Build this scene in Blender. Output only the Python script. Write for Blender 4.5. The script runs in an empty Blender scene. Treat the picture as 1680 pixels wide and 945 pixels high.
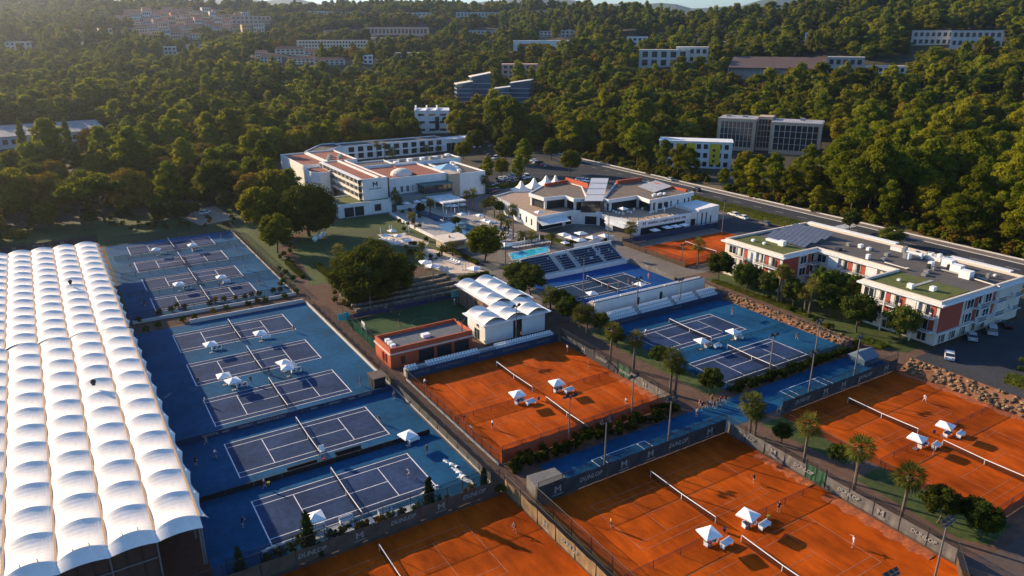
import bpy, math, random
import numpy as np
from mathutils import Vector, Matrix

sc = bpy.context.scene
col = sc.collection
rnd = random.Random(7)
R = math.radians

# ---------------------------------------------------------------- camera
# World axes follow the court grid: +X and +Y run along the courts, Z up.
FPX, PITCH, CAMH, TH = 1202.5, 0.336143, 62.5, 0.556289
cam_d = bpy.data.cameras.new('camera')
cam = bpy.data.objects.new('camera', cam_d)
col.objects.link(cam)
cam_d.sensor_fit = 'HORIZONTAL'
cam_d.sensor_width = 36.0
cam_d.lens = 36.0 * FPX / 1680.0
cam_d.clip_start = 1.0
cam_d.clip_end = 30000.0
cam.location = (0, 0, CAMH)
cam.rotation_euler = (math.pi / 2 - PITCH, 0, -TH)
sc.camera = cam

# ---------------------------------------------------------------- light
SUN_AZ, SUN_EL = R(116.0), R(18.5)          # azimuth in the XY plane, counted from +X
sun_dir = Vector((math.cos(SUN_AZ) * math.cos(SUN_EL), math.sin(SUN_AZ) * math.cos(SUN_EL), math.sin(SUN_EL)))
world = bpy.data.worlds.new('World')
sc.world = world
world.use_nodes = True
wn = world.node_tree
bg = wn.nodes['Background']
sky = wn.nodes.new('ShaderNodeTexSky')
sky.sky_type = 'NISHITA'
sky.sun_disc = False
sky.sun_elevation = SUN_EL
sky.sun_rotation = math.pi / 2 - SUN_AZ
sky.air_density = 1.2
sky.dust_density = 0.3
sky.ozone_density = 3.0
wb = wn.nodes.new('ShaderNodeMix')          # blue tint added to the sky light alone, to cool the shaded sides
wb.data_type = 'RGBA'
wb.blend_type = 'MULTIPLY'
wb.inputs[0].default_value = 1.0
wb.inputs[7].default_value = (0.76, 0.97, 1.25, 1)
wn.links.new(sky.outputs['Color'], wb.inputs[6])
wn.links.new(wb.outputs[2], bg.inputs['Color'])
bg.inputs['Strength'].default_value = 0.085
sun_l = bpy.data.lights.new('sun', 'SUN')
sun_l.energy = 5.0
sun_l.angle = R(0.6)
sun_l.color = (1.0, 0.77, 0.50)
sun = bpy.data.objects.new('sun', sun_l)
col.objects.link(sun)
sun.rotation_euler = (-sun_dir).to_track_quat('-Z', 'Y').to_euler()
vs = sc.view_settings
vs.view_transform = 'Standard'
vs.look = 'None'
vs.gamma = 1.0
vs.exposure = 1.10
vs.use_curve_mapping = False
cy = sc.cycles
cy.use_denoising = True
cy.max_bounces = 5
cy.diffuse_bounces = 3
cy.glossy_bounces = 2
cy.transmission_bounces = 3
cy.transparent_max_bounces = 10
cy.volume_bounces = 0
cy.caustics_reflective = False
cy.caustics_refractive = False
cy.sample_clamp_indirect = 4.0

# ---------------------------------------------------------------- terrain and pixel helpers
def sstep(t):
    t = min(1.0, max(0.0, t))
    return t * t * (3 - 2 * t)

RIDGE = [(-60, 100, 1500), (-35, 104, 1500), (-20, 104, 1500), (-8, 98, 1350), (0, 96, 1300), (8, 76, 1000),
         (15, 71, 900), (21, 78, 860), (26, 87, 840), (30, 80, 840), (36, 88, 820), (60, 90, 820)]

def ridge(phi):
    for a, b in zip(RIDGE, RIDGE[1:]):
        if phi <= b[0]:
            t = max(0.0, (phi - a[0]) / (b[0] - a[0]))
            return a[1] + (b[1] - a[1]) * t, a[2] + (b[2] - a[2]) * t
    return RIDGE[-1][1:]

def terrain(u, v):
    x = u * math.cos(TH) - v * math.sin(TH)
    y = u * math.sin(TH) + v * math.cos(TH)
    r = math.hypot(x, y)
    if r < 400 or y < 0:
        return 0.0
    phi = math.degrees(math.atan2(x, y))
    H, D = ridge(phi)
    t = (r - 400) / (D - 400)
    s = min(1.0, t) ** 1.25
    z = H * s
    w = sstep((r - 400) / 200)
    z += w * (5.0 * math.sin(u / 61 + 1.3) * math.cos(v / 83) + 3.0 * math.sin((u + v) / 37.0) + 2.0 * math.sin((u - 1.4 * v) / 29 + 2))
    if r > D:
        z -= (r - D) * 0.05
    return z

def ray(px, py):
    a = (px - 840) / FPX
    b = -(py - 472.5) / FPX
    c, s = math.cos(PITCH), math.sin(PITCH)
    x, y, z = a, c + b * s, -s + b * c
    return (x * math.cos(TH) + y * math.sin(TH), -x * math.sin(TH) + y * math.cos(TH), z)

def G(px, py, z=0.0):
    """pixel of the photograph -> point on the horizontal plane at height z"""
    d = ray(px, py)
    t = (z - CAMH) / d[2]
    return (d[0] * t, d[1] * t)

def GT(px, py):
    """pixel of the photograph -> point where its ray meets the terrain"""
    d = ray(px, py)
    t = 150.0
    while t < 2500:
        if CAMH + d[2] * t < terrain(d[0] * t, d[1] * t):
            break
        t += 3.0
    return (d[0] * t, d[1] * t, terrain(d[0] * t, d[1] * t))

def PR(u, v, z=0.0):
    x = u * math.cos(TH) - v * math.sin(TH)
    y = u * math.sin(TH) + v * math.cos(TH)
    z = z - CAMH
    c, s = math.cos(PITCH), math.sin(PITCH)
    d = y * c - z * s
    q = y * s + z * c
    if d < 1:
        return (-9999, -9999, d)
    return (840 + FPX * x / d, 472.5 - FPX * q / d, d)

# ---------------------------------------------------------------- materials
MATS = {}
def lin(c):
    return tuple((x / 12.92 if x <= 0.04045 else ((x + 0.055) / 1.055) ** 2.4) for x in c)

def mat(name, color, rough=0.7, var=0.15, scale=1.0, bump=0.0, metal=0.0, spec=0.3, var2=0.0, scale2=0.05,
        col2=None, objrand=0.0, alpha=1.0, streak=None):
    if name in MATS:
        return MATS[name]
    m = bpy.data.materials.new(name)
    m.use_nodes = True
    nt = m.node_tree
    N, L = nt.nodes, nt.links
    b = N['Principled BSDF']
    b.inputs['Roughness'].default_value = rough
    b.inputs['Metallic'].default_value = metal
    b.inputs['Specular IOR Level'].default_value = spec
    c = (*color, 1)
    tc = N.new('ShaderNodeTexCoord')
    src = tc.outputs['Object']
    if streak:
        mp = N.new('ShaderNodeMapping')
        mp.inputs['Scale'].default_value = streak
        L.new(src, mp.inputs['Vector'])
        src = mp.outputs['Vector']
    out = None
    if var > 0 or col2:
        nz = N.new('ShaderNodeTexNoise')
        nz.inputs['Scale'].default_value = scale
        nz.inputs['Detail'].default_value = 6
        nz.inputs['Roughness'].default_value = 0.65
        L.new(src, nz.inputs['Vector'])
        rp = N.new('ShaderNodeValToRGB')
        d = col2 or tuple(x * (1 - var) for x in color)
        e = color if col2 else tuple(min(1, x * (1 + var)) for x in color)
        rp.color_ramp.elements[0].position = 0.32
        rp.color_ramp.elements[1].position = 0.68
        rp.color_ramp.elements[0].color = (*d, 1)
        rp.color_ramp.elements[1].color = (*e, 1)
        L.new(nz.outputs['Fac'], rp.inputs['Fac'])
        out = rp.outputs['Color']
        if bump > 0:
            bp = N.new('ShaderNodeBump')
            bp.inputs['Strength'].default_value = bump
            bp.inputs['Distance'].default_value = 0.05
            L.new(nz.outputs['Fac'], bp.inputs['Height'])
            L.new(bp.outputs['Normal'], b.inputs['Normal'])
    if var2 > 0:
        n2 = N.new('ShaderNodeTexNoise')
        n2.inputs['Scale'].default_value = scale2
        n2.inputs['Detail'].default_value = 3
        L.new(tc.outputs['Object'], n2.inputs['Vector'])
        mr = N.new('ShaderNodeMapRange')
        mr.inputs[1].default_value = 0.3
        mr.inputs[2].default_value = 0.7
        mr.inputs[3].default_value = 1 - var2
        mr.inputs[4].default_value = 1 + var2
        L.new(n2.outputs['Fac'], mr.inputs[0])
        mx = N.new('ShaderNodeVectorMath')
        mx.operation = 'SCALE'
        if out is None:
            mx.inputs[0].default_value = color
        else:
            L.new(out, mx.inputs[0])
        L.new(mr.outputs[0], mx.inputs['Scale'])
        out = mx.outputs[0]
    if objrand > 0:
        oi = N.new('ShaderNodeObjectInfo')
        mr = N.new('ShaderNodeMapRange')
        mr.inputs[3].default_value = 1 - objrand
        mr.inputs[4].default_value = 1 + objrand
        L.new(oi.outputs['Random'], mr.inputs[0])
        mx = N.new('ShaderNodeVectorMath')
        mx.operation = 'SCALE'
        if out is None:
            mx.inputs[0].default_value = color
        else:
            L.new(out, mx.inputs[0])
        L.new(mr.outputs[0], mx.inputs['Scale'])
        out = mx.outputs[0]
    if out is None:
        b.inputs['Base Color'].default_value = c
    else:
        L.new(out, b.inputs['Base Color'])
    if alpha < 1:
        b.inputs['Alpha'].default_value = alpha
    MATS[name] = m
    return m

def leaf_mat(name, dark, light, warm, trans=0.35):
    """foliage: colour varies by clump (noise) and by plant, part of the light passes through"""
    m = bpy.data.materials.new(name)
    m.use_nodes = True
    nt = m.node_tree
    N, L = nt.nodes, nt.links
    N.remove(N['Principled BSDF'])
    o = N['Material Output']
    tc = N.new('ShaderNodeTexCoord')
    nz = N.new('ShaderNodeTexNoise')
    nz.inputs['Scale'].default_value = 0.7
    nz.inputs['Detail'].default_value = 5
    L.new(tc.outputs['Object'], nz.inputs['Vector'])
    rp = N.new('ShaderNodeValToRGB')
    rp.color_ramp.elements[0].position = 0.3
    rp.color_ramp.elements[1].position = 0.7
    rp.color_ramp.elements[0].color = (*dark, 1)
    rp.color_ramp.elements[1].color = (*light, 1)
    L.new(nz.outputs['Fac'], rp.inputs['Fac'])
    oi = N.new('ShaderNodeObjectInfo')
    pw = N.new('ShaderNodeMath')
    pw.operation = 'POWER'
    pw.inputs[1].default_value = 2.2
    L.new(oi.outputs['Random'], pw.inputs[0])
    ml = N.new('ShaderNodeMath')
    ml.operation = 'MULTIPLY'
    ml.inputs[1].default_value = 0.55
    L.new(pw.outputs[0], ml.inputs[0])
    mx = N.new('ShaderNodeMix')
    mx.data_type = 'RGBA'
    L.new(ml.outputs[0], mx.inputs[0])
    L.new(rp.outputs['Color'], mx.inputs[6])
    mx.inputs[7].default_value = (*warm, 1)
    m7 = N.new('ShaderNodeMath'); m7.operation = 'MULTIPLY'; m7.inputs[1].default_value = 7.13
    L.new(oi.outputs['Random'], m7.inputs[0])
    fr = N.new('ShaderNodeMath'); fr.operation = 'FRACT'
    L.new(m7.outputs[0], fr.inputs[0])
    mr = N.new('ShaderNodeMapRange'); mr.inputs[3].default_value = 0.62; mr.inputs[4].default_value = 1.30
    L.new(fr.outputs[0], mr.inputs[0])
    sc_ = N.new('ShaderNodeVectorMath'); sc_.operation = 'SCALE'
    L.new(mx.outputs[2], sc_.inputs[0]); L.new(mr.outputs[0], sc_.inputs['Scale'])
    df = N.new('ShaderNodeBsdfDiffuse')
    tr = N.new('ShaderNodeBsdfTranslucent')
    ms = N.new('ShaderNodeMixShader')
    ms.inputs[0].default_value = trans
    L.new(sc_.outputs[0], df.inputs['Color'])
    L.new(sc_.outputs[0], tr.inputs['Color'])
    L.new(df.outputs[0], ms.inputs[1])
    L.new(tr.outputs[0], ms.inputs[2])
    L.new(ms.outputs[0], o.inputs['Surface'])
    MATS[name] = m
    return m

def mesh_mat(name, color, cover):
    """woven screen or wire mesh: lets part of the light straight through"""
    if name in MATS:
        return MATS[name]
    m = bpy.data.materials.new(name)
    m.use_nodes = True
    nt = m.node_tree
    N, L = nt.nodes, nt.links
    N.remove(N['Principled BSDF'])
    df = N.new('ShaderNodeBsdfDiffuse')
    df.inputs['Color'].default_value = (*color, 1)
    tp = N.new('ShaderNodeBsdfTransparent')
    ms = N.new('ShaderNodeMixShader')
    ms.inputs[0].default_value = cover
    L.new(tp.outputs[0], ms.inputs[1])
    L.new(df.outputs[0], ms.inputs[2])
    L.new(ms.outputs[0], N['Material Output'].inputs['Surface'])
    MATS[name] = m
    return m

WHITE = mat('white_render', (0.66, 0.66, 0.64), 0.8, 0.06, 0.6, var2=0.05, scale2=0.15)
CREAM = mat('cream_render', (0.62, 0.57, 0.48), 0.8, 0.08, 0.6)
WPAINT = mat('white_paint', (0.78, 0.78, 0.76), 0.45, 0.03, 3)
PLAST = mat('white_plastic', (0.75, 0.75, 0.74), 0.4, 0.0)
LINE = mat('court_line_white', (0.66, 0.66, 0.66), 0.7, 0.2, 1.2)
CLINE = mat('clay_line', (0.33, 0.13, 0.07), 0.9, 0.45, 0.9)
BLUE = mat('court_blue', (0.009, 0.068, 0.148), 0.85, 0.20, 0.9, var2=0.26, scale2=0.11, spec=0.06)
PURP = mat('court_slate', (0.024, 0.044, 0.098), 0.85, 0.22, 1.1, var2=0.26, scale2=0.16, spec=0.06)
BLUE2 = mat('court_deep_blue', (0.008, 0.055, 0.19), 0.7, 0.08, 0.5, var2=0.1, scale2=0.1, spec=0.06)
PURP2 = mat('court_teal_slate', (0.016, 0.036, 0.07), 0.7, 0.08, 0.5, spec=0.06)
CLAY = mat('red_clay', (0.335, 0.056, 0.003), 0.95, 0.28, 0.7, 0.2, var2=0.36, scale2=0.10, streak=(1, 0.3, 1), spec=0.06)
CLAYB = mat('raked_clay', (0.33, 0.085, 0.028), 0.95, 0.30, 2.5, 0.6)
ASPH = mat('asphalt', (0.050, 0.052, 0.056), 0.9, 0.2, 1.2, var2=0.15, scale2=0.08, spec=0.06)
PAVE = mat('paving', (0.16, 0.14, 0.12), 0.9, 0.15, 0.9, var2=0.12, scale2=0.1, spec=0.06)
PATHM = mat('brown_path', (0.115, 0.072, 0.052), 0.9, 0.2, 0.8, var2=0.15, scale2=0.1, spec=0.06)
DECK = mat('stone_deck', (0.33, 0.30, 0.265), 0.85, 0.1, 0.8)
CONC = mat('concrete', (0.32, 0.31, 0.29), 0.85, 0.15, 0.8)
GRASS = mat('lawn', (0.062, 0.088, 0.015), 0.95, 0.35, 0.8, 0.5, col2=(0.024, 0.038, 0.009), var2=0.25, scale2=0.06)
SOIL = mat('wood_floor_soil', (0.045, 0.038, 0.02), 0.95, 0.4, 0.3, 0.3, var2=0.3, scale2=0.02)
DKMET = mat('dark_metal', (0.035, 0.036, 0.04), 0.5, 0.0, metal=0.3)
GRMET = mat('grey_metal', (0.28, 0.27, 0.26), 0.5, 0.0, metal=0.5)
POLEM = mat('weathered_pole', (0.16, 0.135, 0.12), 0.7, 0.1, 2)
GLASS = mat('dark_glass', (0.022, 0.028, 0.034), 0.08, 0.0, spec=0.6)
REDRF = mat('red_roof_felt', (0.24, 0.075, 0.045), 0.9, 0.15, 0.4)
DKRF = mat('dark_roof_felt', (0.085, 0.075, 0.068), 0.9, 0.2, 0.5)
ORANGE = mat('orange_render', (0.42, 0.085, 0.035), 0.85, 0.08, 0.6)
REDPAN = mat('red_render', (0.36, 0.07, 0.04), 0.85, 0.06, 0.6)
GROOF = mat('green_roof_sedum', (0.115, 0.125, 0.022), 0.95, 0.35, 0.8, 0.5, col2=(0.06, 0.075, 0.018))
SOLAR = mat('solar_panel', (0.08, 0.095, 0.13), 0.18, 0.1, 2, spec=0.6)
TENTM = mat('white_membrane', (0.80, 0.735, 0.65), 0.6, 0.07, 1.6, 0.25, var2=0.07, scale2=0.25, streak=(1, .25, 1))
NAVY = mat('navy_plastic', (0.012, 0.028, 0.075), 0.45, 0.0)
BANNER = mat('dark_banner', (0.040, 0.040, 0.044), 0.8, 0.25, 0.7, var2=0.25, scale2=0.3)
BANNERT = mat('tan_banner', (0.235, 0.155, 0.075), 0.8, 0.2, 0.7, var2=0.15, scale2=0.3)
BANNERG = mat('grey_banner', (0.125, 0.115, 0.105), 0.8, 0.2, 0.7, var2=0.2, scale2=0.3)
BANBLUE = mat('navy_banner', (0.014, 0.035, 0.085), 0.7, 0.12, 0.7)
TEAL = mat('teal_banner', (0.03, 0.42, 0.42), 0.7, 0.05)
LETTER = mat('pale_lettering', (0.25, 0.24, 0.22), 0.7, 0.0)
LETDIM = mat('faded_lettering', (0.10, 0.11, 0.14), 0.7, 0.0)
LETDK = mat('black_lettering', (0.02, 0.02, 0.022), 0.7, 0.0)
ROCKM = mat('tan_rock', (0.19, 0.12, 0.066), 0.95, 0.45, 1.2, 0.8, objrand=0.4)
WIRE = mesh_mat('wire_mesh', (0.03, 0.03, 0.032), 0.30)
SCREEN = mesh_mat('brown_windscreen', (0.085, 0.062, 0.045), 0.92)
NETM = mesh_mat('black_net', (0.015, 0.015, 0.016), 0.55)
POOLW = mat('pool_water', (0.015, 0.33, 0.42), 0.04, 0.25, 0.8, 0.06, spec=0.5)
POOLD = mat('dark_pool_water', (0.010, 0.050, 0.11), 0.04, 0.2, 0.8, 0.06, spec=0.5)
BARK = mat('bark', (0.10, 0.07, 0.045), 0.95, 0.3, 2, 0.5)
PBARK = mat('palm_bark', (0.13, 0.095, 0.065), 0.95, 0.3, 3, 0.5)

# ---------------------------------------------------------------- mesh helpers
ORD = 'first second third fourth fifth sixth seventh eighth ninth tenth eleventh twelfth thirteenth fourteenth fifteenth sixteenth seventeenth eighteenth nineteenth twentieth'.split()
ORD += ['twenty-' + w for w in ORD[:9]] + ['thirtieth']
class MB:
    def __init__(s, org=(0, 0, 0)):
        s.v, s.f, s.mi, s.o = [], [], [], org
    def add(s, vs, fs, mi=0):
        n = len(s.v)
        ox, oy, oz = s.o
        s.v += [(a - ox, b - oy, c - oz) for a, b, c in vs]
        s.f += [tuple(i + n for i in f) for f in fs]
        s.mi += [mi] * len(fs)
        return s
    def box(s, x0, x1, y0, y1, z0, z1, mi=0):
        return s.add([(x0, y0, z0), (x1, y0, z0), (x1, y1, z0), (x0, y1, z0), (x0, y0, z1), (x1, y0, z1), (x1, y1, z1), (x0, y1, z1)],
                     [(3, 2, 1, 0), (4, 5, 6, 7), (0, 1, 5, 4), (1, 2, 6, 5), (2, 3, 7, 6), (3, 0, 4, 7)], mi)
    def rbox(s, c, ux, hl, hw, z0, z1, mi=0):
        """box about c with its long axis along unit vector ux"""
        px, py = -ux[1], ux[0]
        p = [(c[0] + ux[0] * a * hl + px * b * hw, c[1] + ux[1] * a * hl + py * b * hw) for a, b in ((-1, -1), (1, -1), (1, 1), (-1, 1))]
        return s.prism(p, z0, z1, mi)
    def prism(s, p, z0, z1, mi=0):
        n = len(p)
        z0s = z0 if isinstance(z0, (list, tuple)) else [z0] * n
        z1s = z1 if isinstance(z1, (list, tuple)) else [z1] * n
        vs = [(p[i][0], p[i][1], z0s[i]) for i in range(n)] + [(p[i][0], p[i][1], z1s[i]) for i in range(n)]
        fs = [tuple(range(n - 1, -1, -1)), tuple(range(n, 2 * n))] + [(i, (i + 1) % n, n + (i + 1) % n, n + i) for i in range(n)]
        return s.add(vs, fs, mi)
    def quad(s, a, b, c, d, mi=0):
        return s.add([a, b, c, d], [(0, 1, 2, 3)], mi)
    def cyl(s, a, b, r0, r1=None, n=6, mi=0):
        r1 = r0 if r1 is None else r1
        a, b = Vector(a), Vector(b)
        d = (b - a).normalized()
        q = d.cross(Vector((0, 0, 1)) if abs(d.z) < 0.9 else Vector((1, 0, 0))).normalized()
        w = d.cross(q)
        vs = []
        for c, r in ((a, r0), (b, r1)):
            for k in range(n):
                t = 2 * math.pi * k / n
                vs.append(tuple(c + q * math.cos(t) * r + w * math.sin(t) * r))
        fs = [(i, i + n, (i + 1) % n + n, (i + 1) % n) for i in range(n)] + [tuple(range(n)), tuple(range(2 * n - 1, n - 1, -1))]
        return s.add(vs, fs, mi)
    def lathe(s, c, prof, n=10, mi=0):
        vs = []
        for r, z in prof:
            for k in range(n):
                t = 2 * math.pi * k / n
                vs.append((c[0] + r * math.cos(t), c[1] + r * math.sin(t), c[2] + z))
        fs = []
        for j in range(len(prof) - 1):
            for k in range(n):
                fs.append((j * n + k, j * n + (k + 1) % n, (j + 1) * n + (k + 1) % n, (j + 1) * n + k))
        fs.append(tuple(range(n - 1, -1, -1)))
        fs.append(tuple(range((len(prof) - 1) * n, len(prof) * n)))
        return s.add(vs, fs, mi)
    def mesh(s, name, mats):
        me = bpy.data.meshes.new(name)
        me.from_pydata(s.v, [], s.f)
        ms = mats if isinstance(mats, (list, tuple)) else [mats]
        for m in ms:
            me.materials.append(m)
        if len(ms) > 1:
            me.polygons.foreach_set('material_index', s.mi)
        me.update()
        return me
    def build(s, name, mats, parent=None, **kw):
        return link(name, s.mesh(name, mats), parent, **kw)

def link(name, me, parent=None, loc=None, rz=0, label=None, cat=None, group=None, kind=None, scale=None):
    o = bpy.data.objects.new(name, me)
    col.objects.link(o)
    if parent is not None:
        o.parent = parent
    if loc is not None:
        o.location = loc
    if rz:
        o.rotation_euler = (0, 0, rz)
    if scale is not None:
        o.scale = scale if isinstance(scale, (tuple, list)) else (scale,) * 3
    if label:
        o['label'] = label
    if cat:
        o['category'] = cat
    if group:
        o['group'] = group
    if kind:
        o['kind'] = kind
    return o

def thing(name, label, cat, loc=(0, 0, 0), rz=0, group=None, scale=None):
    return link(name, None, None, loc, rz, label, cat, group, None, scale)

def copy_tree(o, parent=None, loc=None, rz=None, label=None, group=None, scale=None):
    c = o.copy()
    col.objects.link(c)
    c.parent = parent
    if loc is not None:
        c.location = loc
    if rz is not None:
        c.rotation_euler = (0, 0, rz)
    if scale is not None:
        c.scale = scale if isinstance(scale, (tuple, list)) else (scale,) * 3
    if label:
        c['label'] = label
    if group:
        c['group'] = group
    for ch in o.children:
        copy_tree(ch, c)
    return c

def sheet(name, pts, z, m, label, parent=None, kind='structure'):
    b = MB()
    b.add([(p[0], p[1], z) for p in pts], [tuple(range(len(pts)))])
    if parent:
        return b.build(name, m, parent)
    return b.build(name, m, None, label=label, kind=kind)

def rect(u0, u1, v0, v1):
    return [(u0, v0), (u1, v0), (u1, v1), (u0, v1)]

_work = bpy.data.scenes.new('workbench')
def freeze(o):
    """evaluate a lone text or skinned object into a plain mesh, away from the scene itself"""
    _work.collection.objects.link(o)
    _work.view_layers[0].update()
    dg = _work.view_layers[0].depsgraph
    me = bpy.data.meshes.new_from_object(o.evaluated_get(dg))
    bpy.data.objects.remove(o)
    return me
_txt = {}
def text_mesh(s, size, m, shear=0.0, bold=0.0):
    k = (s, size, m.name, shear)
    if k in _txt:
        return _txt[k]
    c = bpy.data.curves.new('lettering', 'FONT')
    c.body = s
    c.size = size
    c.align_x = 'CENTER'
    c.align_y = 'CENTER'
    c.shear = shear
    c.extrude = 0.012
    c.offset = bold
    c.resolution_u = 2
    o = bpy.data.objects.new('lettering', c)
    me = freeze(o)
    bpy.data.curves.remove(c)
    me.materials.clear()
    me.materials.append(m)
    _txt[k] = me
    return me

def face_rot(n):
    """rotation that stands lettering upright on a wall whose outward normal is n=(x,y)"""
    return Matrix.Rotation(math.atan2(n[1], n[0]) + math.pi / 2, 4, 'Z') @ Matrix.Rotation(math.pi / 2, 4, 'X')

def lettering(s, size, m, parent, pos, n, shear=0.0, bold=0.0, sx=1.0):
    o = link('lettering', text_mesh(s, size, m, shear, bold), parent)
    o.matrix_local = Matrix.Translation(pos) @ face_rot(n) @ Matrix.Diagonal((sx, 1, 1, 1))
    return o

_emb = {}
def emblem(h, m, parent, pos, n):
    """the complex's monogram: a heavy M whose notch is drawn as a curved V"""
    k = (h, m.name)
    if k not in _emb:
        b = MB()
        left = [(-.55, -.5), (-.30, -.5), (-.30, .12), (-.02, -.16), (-.02, .10), (-.34, .5), (-.55, .5)]
        right = [(-x, y) for x, y in left][::-1]
        for p in (left, right):
            p = [(x * h, y * h) for x, y in p]
            b.prism(p, -0.012, 0.012)
        _emb[k] = b.mesh('emblem', m)
    o = link('emblem', _emb[k], parent)
    o.matrix_local = Matrix.Translation(pos) @ face_rot(n)
    return o
# ================================================================ THE SETTING
# ground: one sheet, polar about the viewpoint so that it is fine nearby and still reaches the horizon
def terrain_s(u, v):
    x = u * math.cos(TH) - v * math.sin(TH)
    y = u * math.sin(TH) + v * math.cos(TH)
    phi = abs(math.degrees(math.atan2(x, y)))
    return terrain(u, v) * sstep((88 - phi) / 25)

def make_ground():
    radii = [0, 40, 90, 150, 220, 300, 360, 390] + list(range(400, 1700, 20)) + [1760, 1850, 2000, 2300, 2800, 3600, 5000, 7000, 9800]
    az = [math.radians(a) for a in list(np.arange(-70, 70.1, 1.25)) + list(range(80, 290, 10))]
    b = MB()
    vs = [(0, 0, 0)]
    for r in radii[1:]:
        for a in az:
            x, y = r * math.sin(a), r * math.cos(a)
            u, v = x * math.cos(TH) + y * math.sin(TH), -x * math.sin(TH) + y * math.cos(TH)
            vs.append((u, v, terrain_s(u, v) if r < 3000 else 30.0 if abs(a) < 1.3 else 0))
    n = len(az)
    fs = [(0, 1 + (k + 1) % n, 1 + k) for k in range(n)]
    for j in range(len(radii) - 2):
        for k in range(n):
            fs.append((1 + j * n + k, 1 + j * n + (k + 1) % n, 1 + (j + 1) * n + (k + 1) % n, 1 + (j + 1) * n + k))
    b.add(vs, fs)
    b.build('ground', SOIL, label='brown green earth under the woods and around the complex', kind='structure')
make_ground()

def make_mountains():
    mm = mat('mountain_woods', (0.05, 0.07, 0.04), 0.95, 0.3, 0.01)
    b = MB()
    vs, fs = [], []
    n = 90
    for j, (r, k) in enumerate(((4000, 0.0), (4600, 0.7), (5200, 1.0), (6500, 0.6))):
        for i in range(n):
            a = math.radians(-50 + 100 * i / (n - 1))
            h = 225 + 26 * math.sin(i * 0.31) + 16 * math.sin(i * 0.83 + 1) + 8 * math.sin(i * 2.1)
            x, y = r * math.sin(a), r * math.cos(a)
            vs.append((x * math.cos(TH) + y * math.sin(TH), -x * math.sin(TH) + y * math.cos(TH), 20 + h * k))
    for j in range(3):
        for i in range(n - 1):
            fs.append((j * n + i, j * n + i + 1, (j + 1) * n + i + 1, (j + 1) * n + i))
    b.add(vs, fs)
    b.build('mountains', mm, label='distant wooded mountains along the horizon', kind='structure')
make_mountains()

sheet('yard', rect(7.5, 147, 15, 181), 0.010, PATHM, 'brown paved yard and walkways between the courts')
sheet('club_plaza', rect(84, 205, 135, 262), 0.014, PAVE, 'pale paving around the clubhouse and the pools')
sheet('lawn', [(46, 181.2), (84, 181.2), (84, 168), (98, 200), (99, 246), (82, 246), (60, 262), (46, 255)], 0.018, GRASS, 'dark lawn between the upper courts and the white hotel')
sheet('lawn', [(7.0, 251.5), (46, 251.5), (47, 262), (66, 268), (66, 290), (-30, 290), (-30, 260.5), (7, 260.5)], 0.018, GRASS, 'grass verge behind the uppermost blue courts')
sheet('football_pitch', rect(49.8, 80, 131.6, 152.4), 0.020, mat('artificial_turf', (0.020, 0.055, 0.014), 0.95, 0.3, 1), 'small green artificial football pitch behind the orange building')
pm = MB()
for a in range(28):
    t0, t1 = 2 * math.pi * a / 28, 2 * math.pi * (a + 1) / 28
    pm.quad(*[(65 + r * math.cos(t), 142 + r * math.sin(t), 0.026) for r, t in ((3.0, t0), (3.12, t0), (3.12, t1), (3.0, t1))])
pm.build('centre_circle', mat('faded_turf_line', (.16, .2, .14), .9), [o for o in col.objects if o.name == 'football_pitch'][0])

def hard_court(u0, u1, v0, v1, m, label):
    return sheet('hard_court', rect(u0, u1, v0, v1), 0.022, m, label)

LW = 0.11
def court_lines(par, u0, vc, play, lm, singles=True, lw=LW, area=True):
    """a full court, its length along X; u0 = near baseline, vc = middle"""
    L, W, S = 23.77, 10.97, 8.23
    z = 0.028
    if area:
        b = MB(); b.add([(p[0], p[1], z) for p in rect(u0, u0 + L, vc - W / 2, vc + W / 2)], [(0, 1, 2, 3)])
        b.build('playing_area', play, par)
    z2 = 0.034
    def ln(a0, a1, b0, b1):
        q = MB(); q.add([(p[0], p[1], z2) for p in rect(a0, a1, b0, b1)], [(0, 1, 2, 3)]); q.build('line', lm, par)
    for s in (-1, 1):
        y = vc + s * W / 2
        ln(u0, u0 + L, y - lw / 2, y + lw / 2)
        y = vc + s * S / 2
        ln(u0 + lw, u0 + L - lw, y - lw / 2, y + lw / 2)
        x = u0 + L / 2 + s * 6.40
        ln(x - lw / 2, x + lw / 2, vc - S / 2 + lw, vc + S / 2 - lw)
    for x in (u0, u0 + L):
        ln(x - lw * 0.7, x + lw * 0.7, vc - W / 2 - lw, vc + W / 2 + lw)
    ln(u0 + L / 2 - 6.3, u0 + L / 2 + 6.3, vc - lw / 2, vc + lw / 2)

LV = [88.2, 106.1, 123.8, 141.25, 159.0]          # middles of the five lower left courts
c = hard_court(7.6, 45.6, 79.6, 169.3, BLUE, 'bright blue hard court surface beside the long white tent')
for y in LV:
    court_lines(c, 15.05, y, PURP, LINE)
ULV = [187.0, 204.4, 222.6, 241.6]
c = hard_court(8.2, 45.2, 176.6, 250.8, BLUE, 'blue hard court surface of the uppermost left courts with planted wall in front')
for y in ULV:
    court_lines(c, 14.0, y, PURP, LINE, lw=0.12)
c = hard_court(97.6, 134.2, 82.3, 117.3, BLUE, 'blue hard court surface below the boulder bank by the three storey hotel')
for y in (88.9, 106.2):
    court_lines(c, 100.2, y, PURP, LINE)
c = hard_court(99.5, 134.2, 127.5, 152.6, BLUE2, 'deep blue show court surface between the two grandstands')
court_lines(c, 103.3, 141.0, PURP2, LINE)
c = hard_court(54.5, 134, 72.4, 79.9, BLUE, 'narrow blue strip with mini courts between hedge and dark banners')
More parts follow.
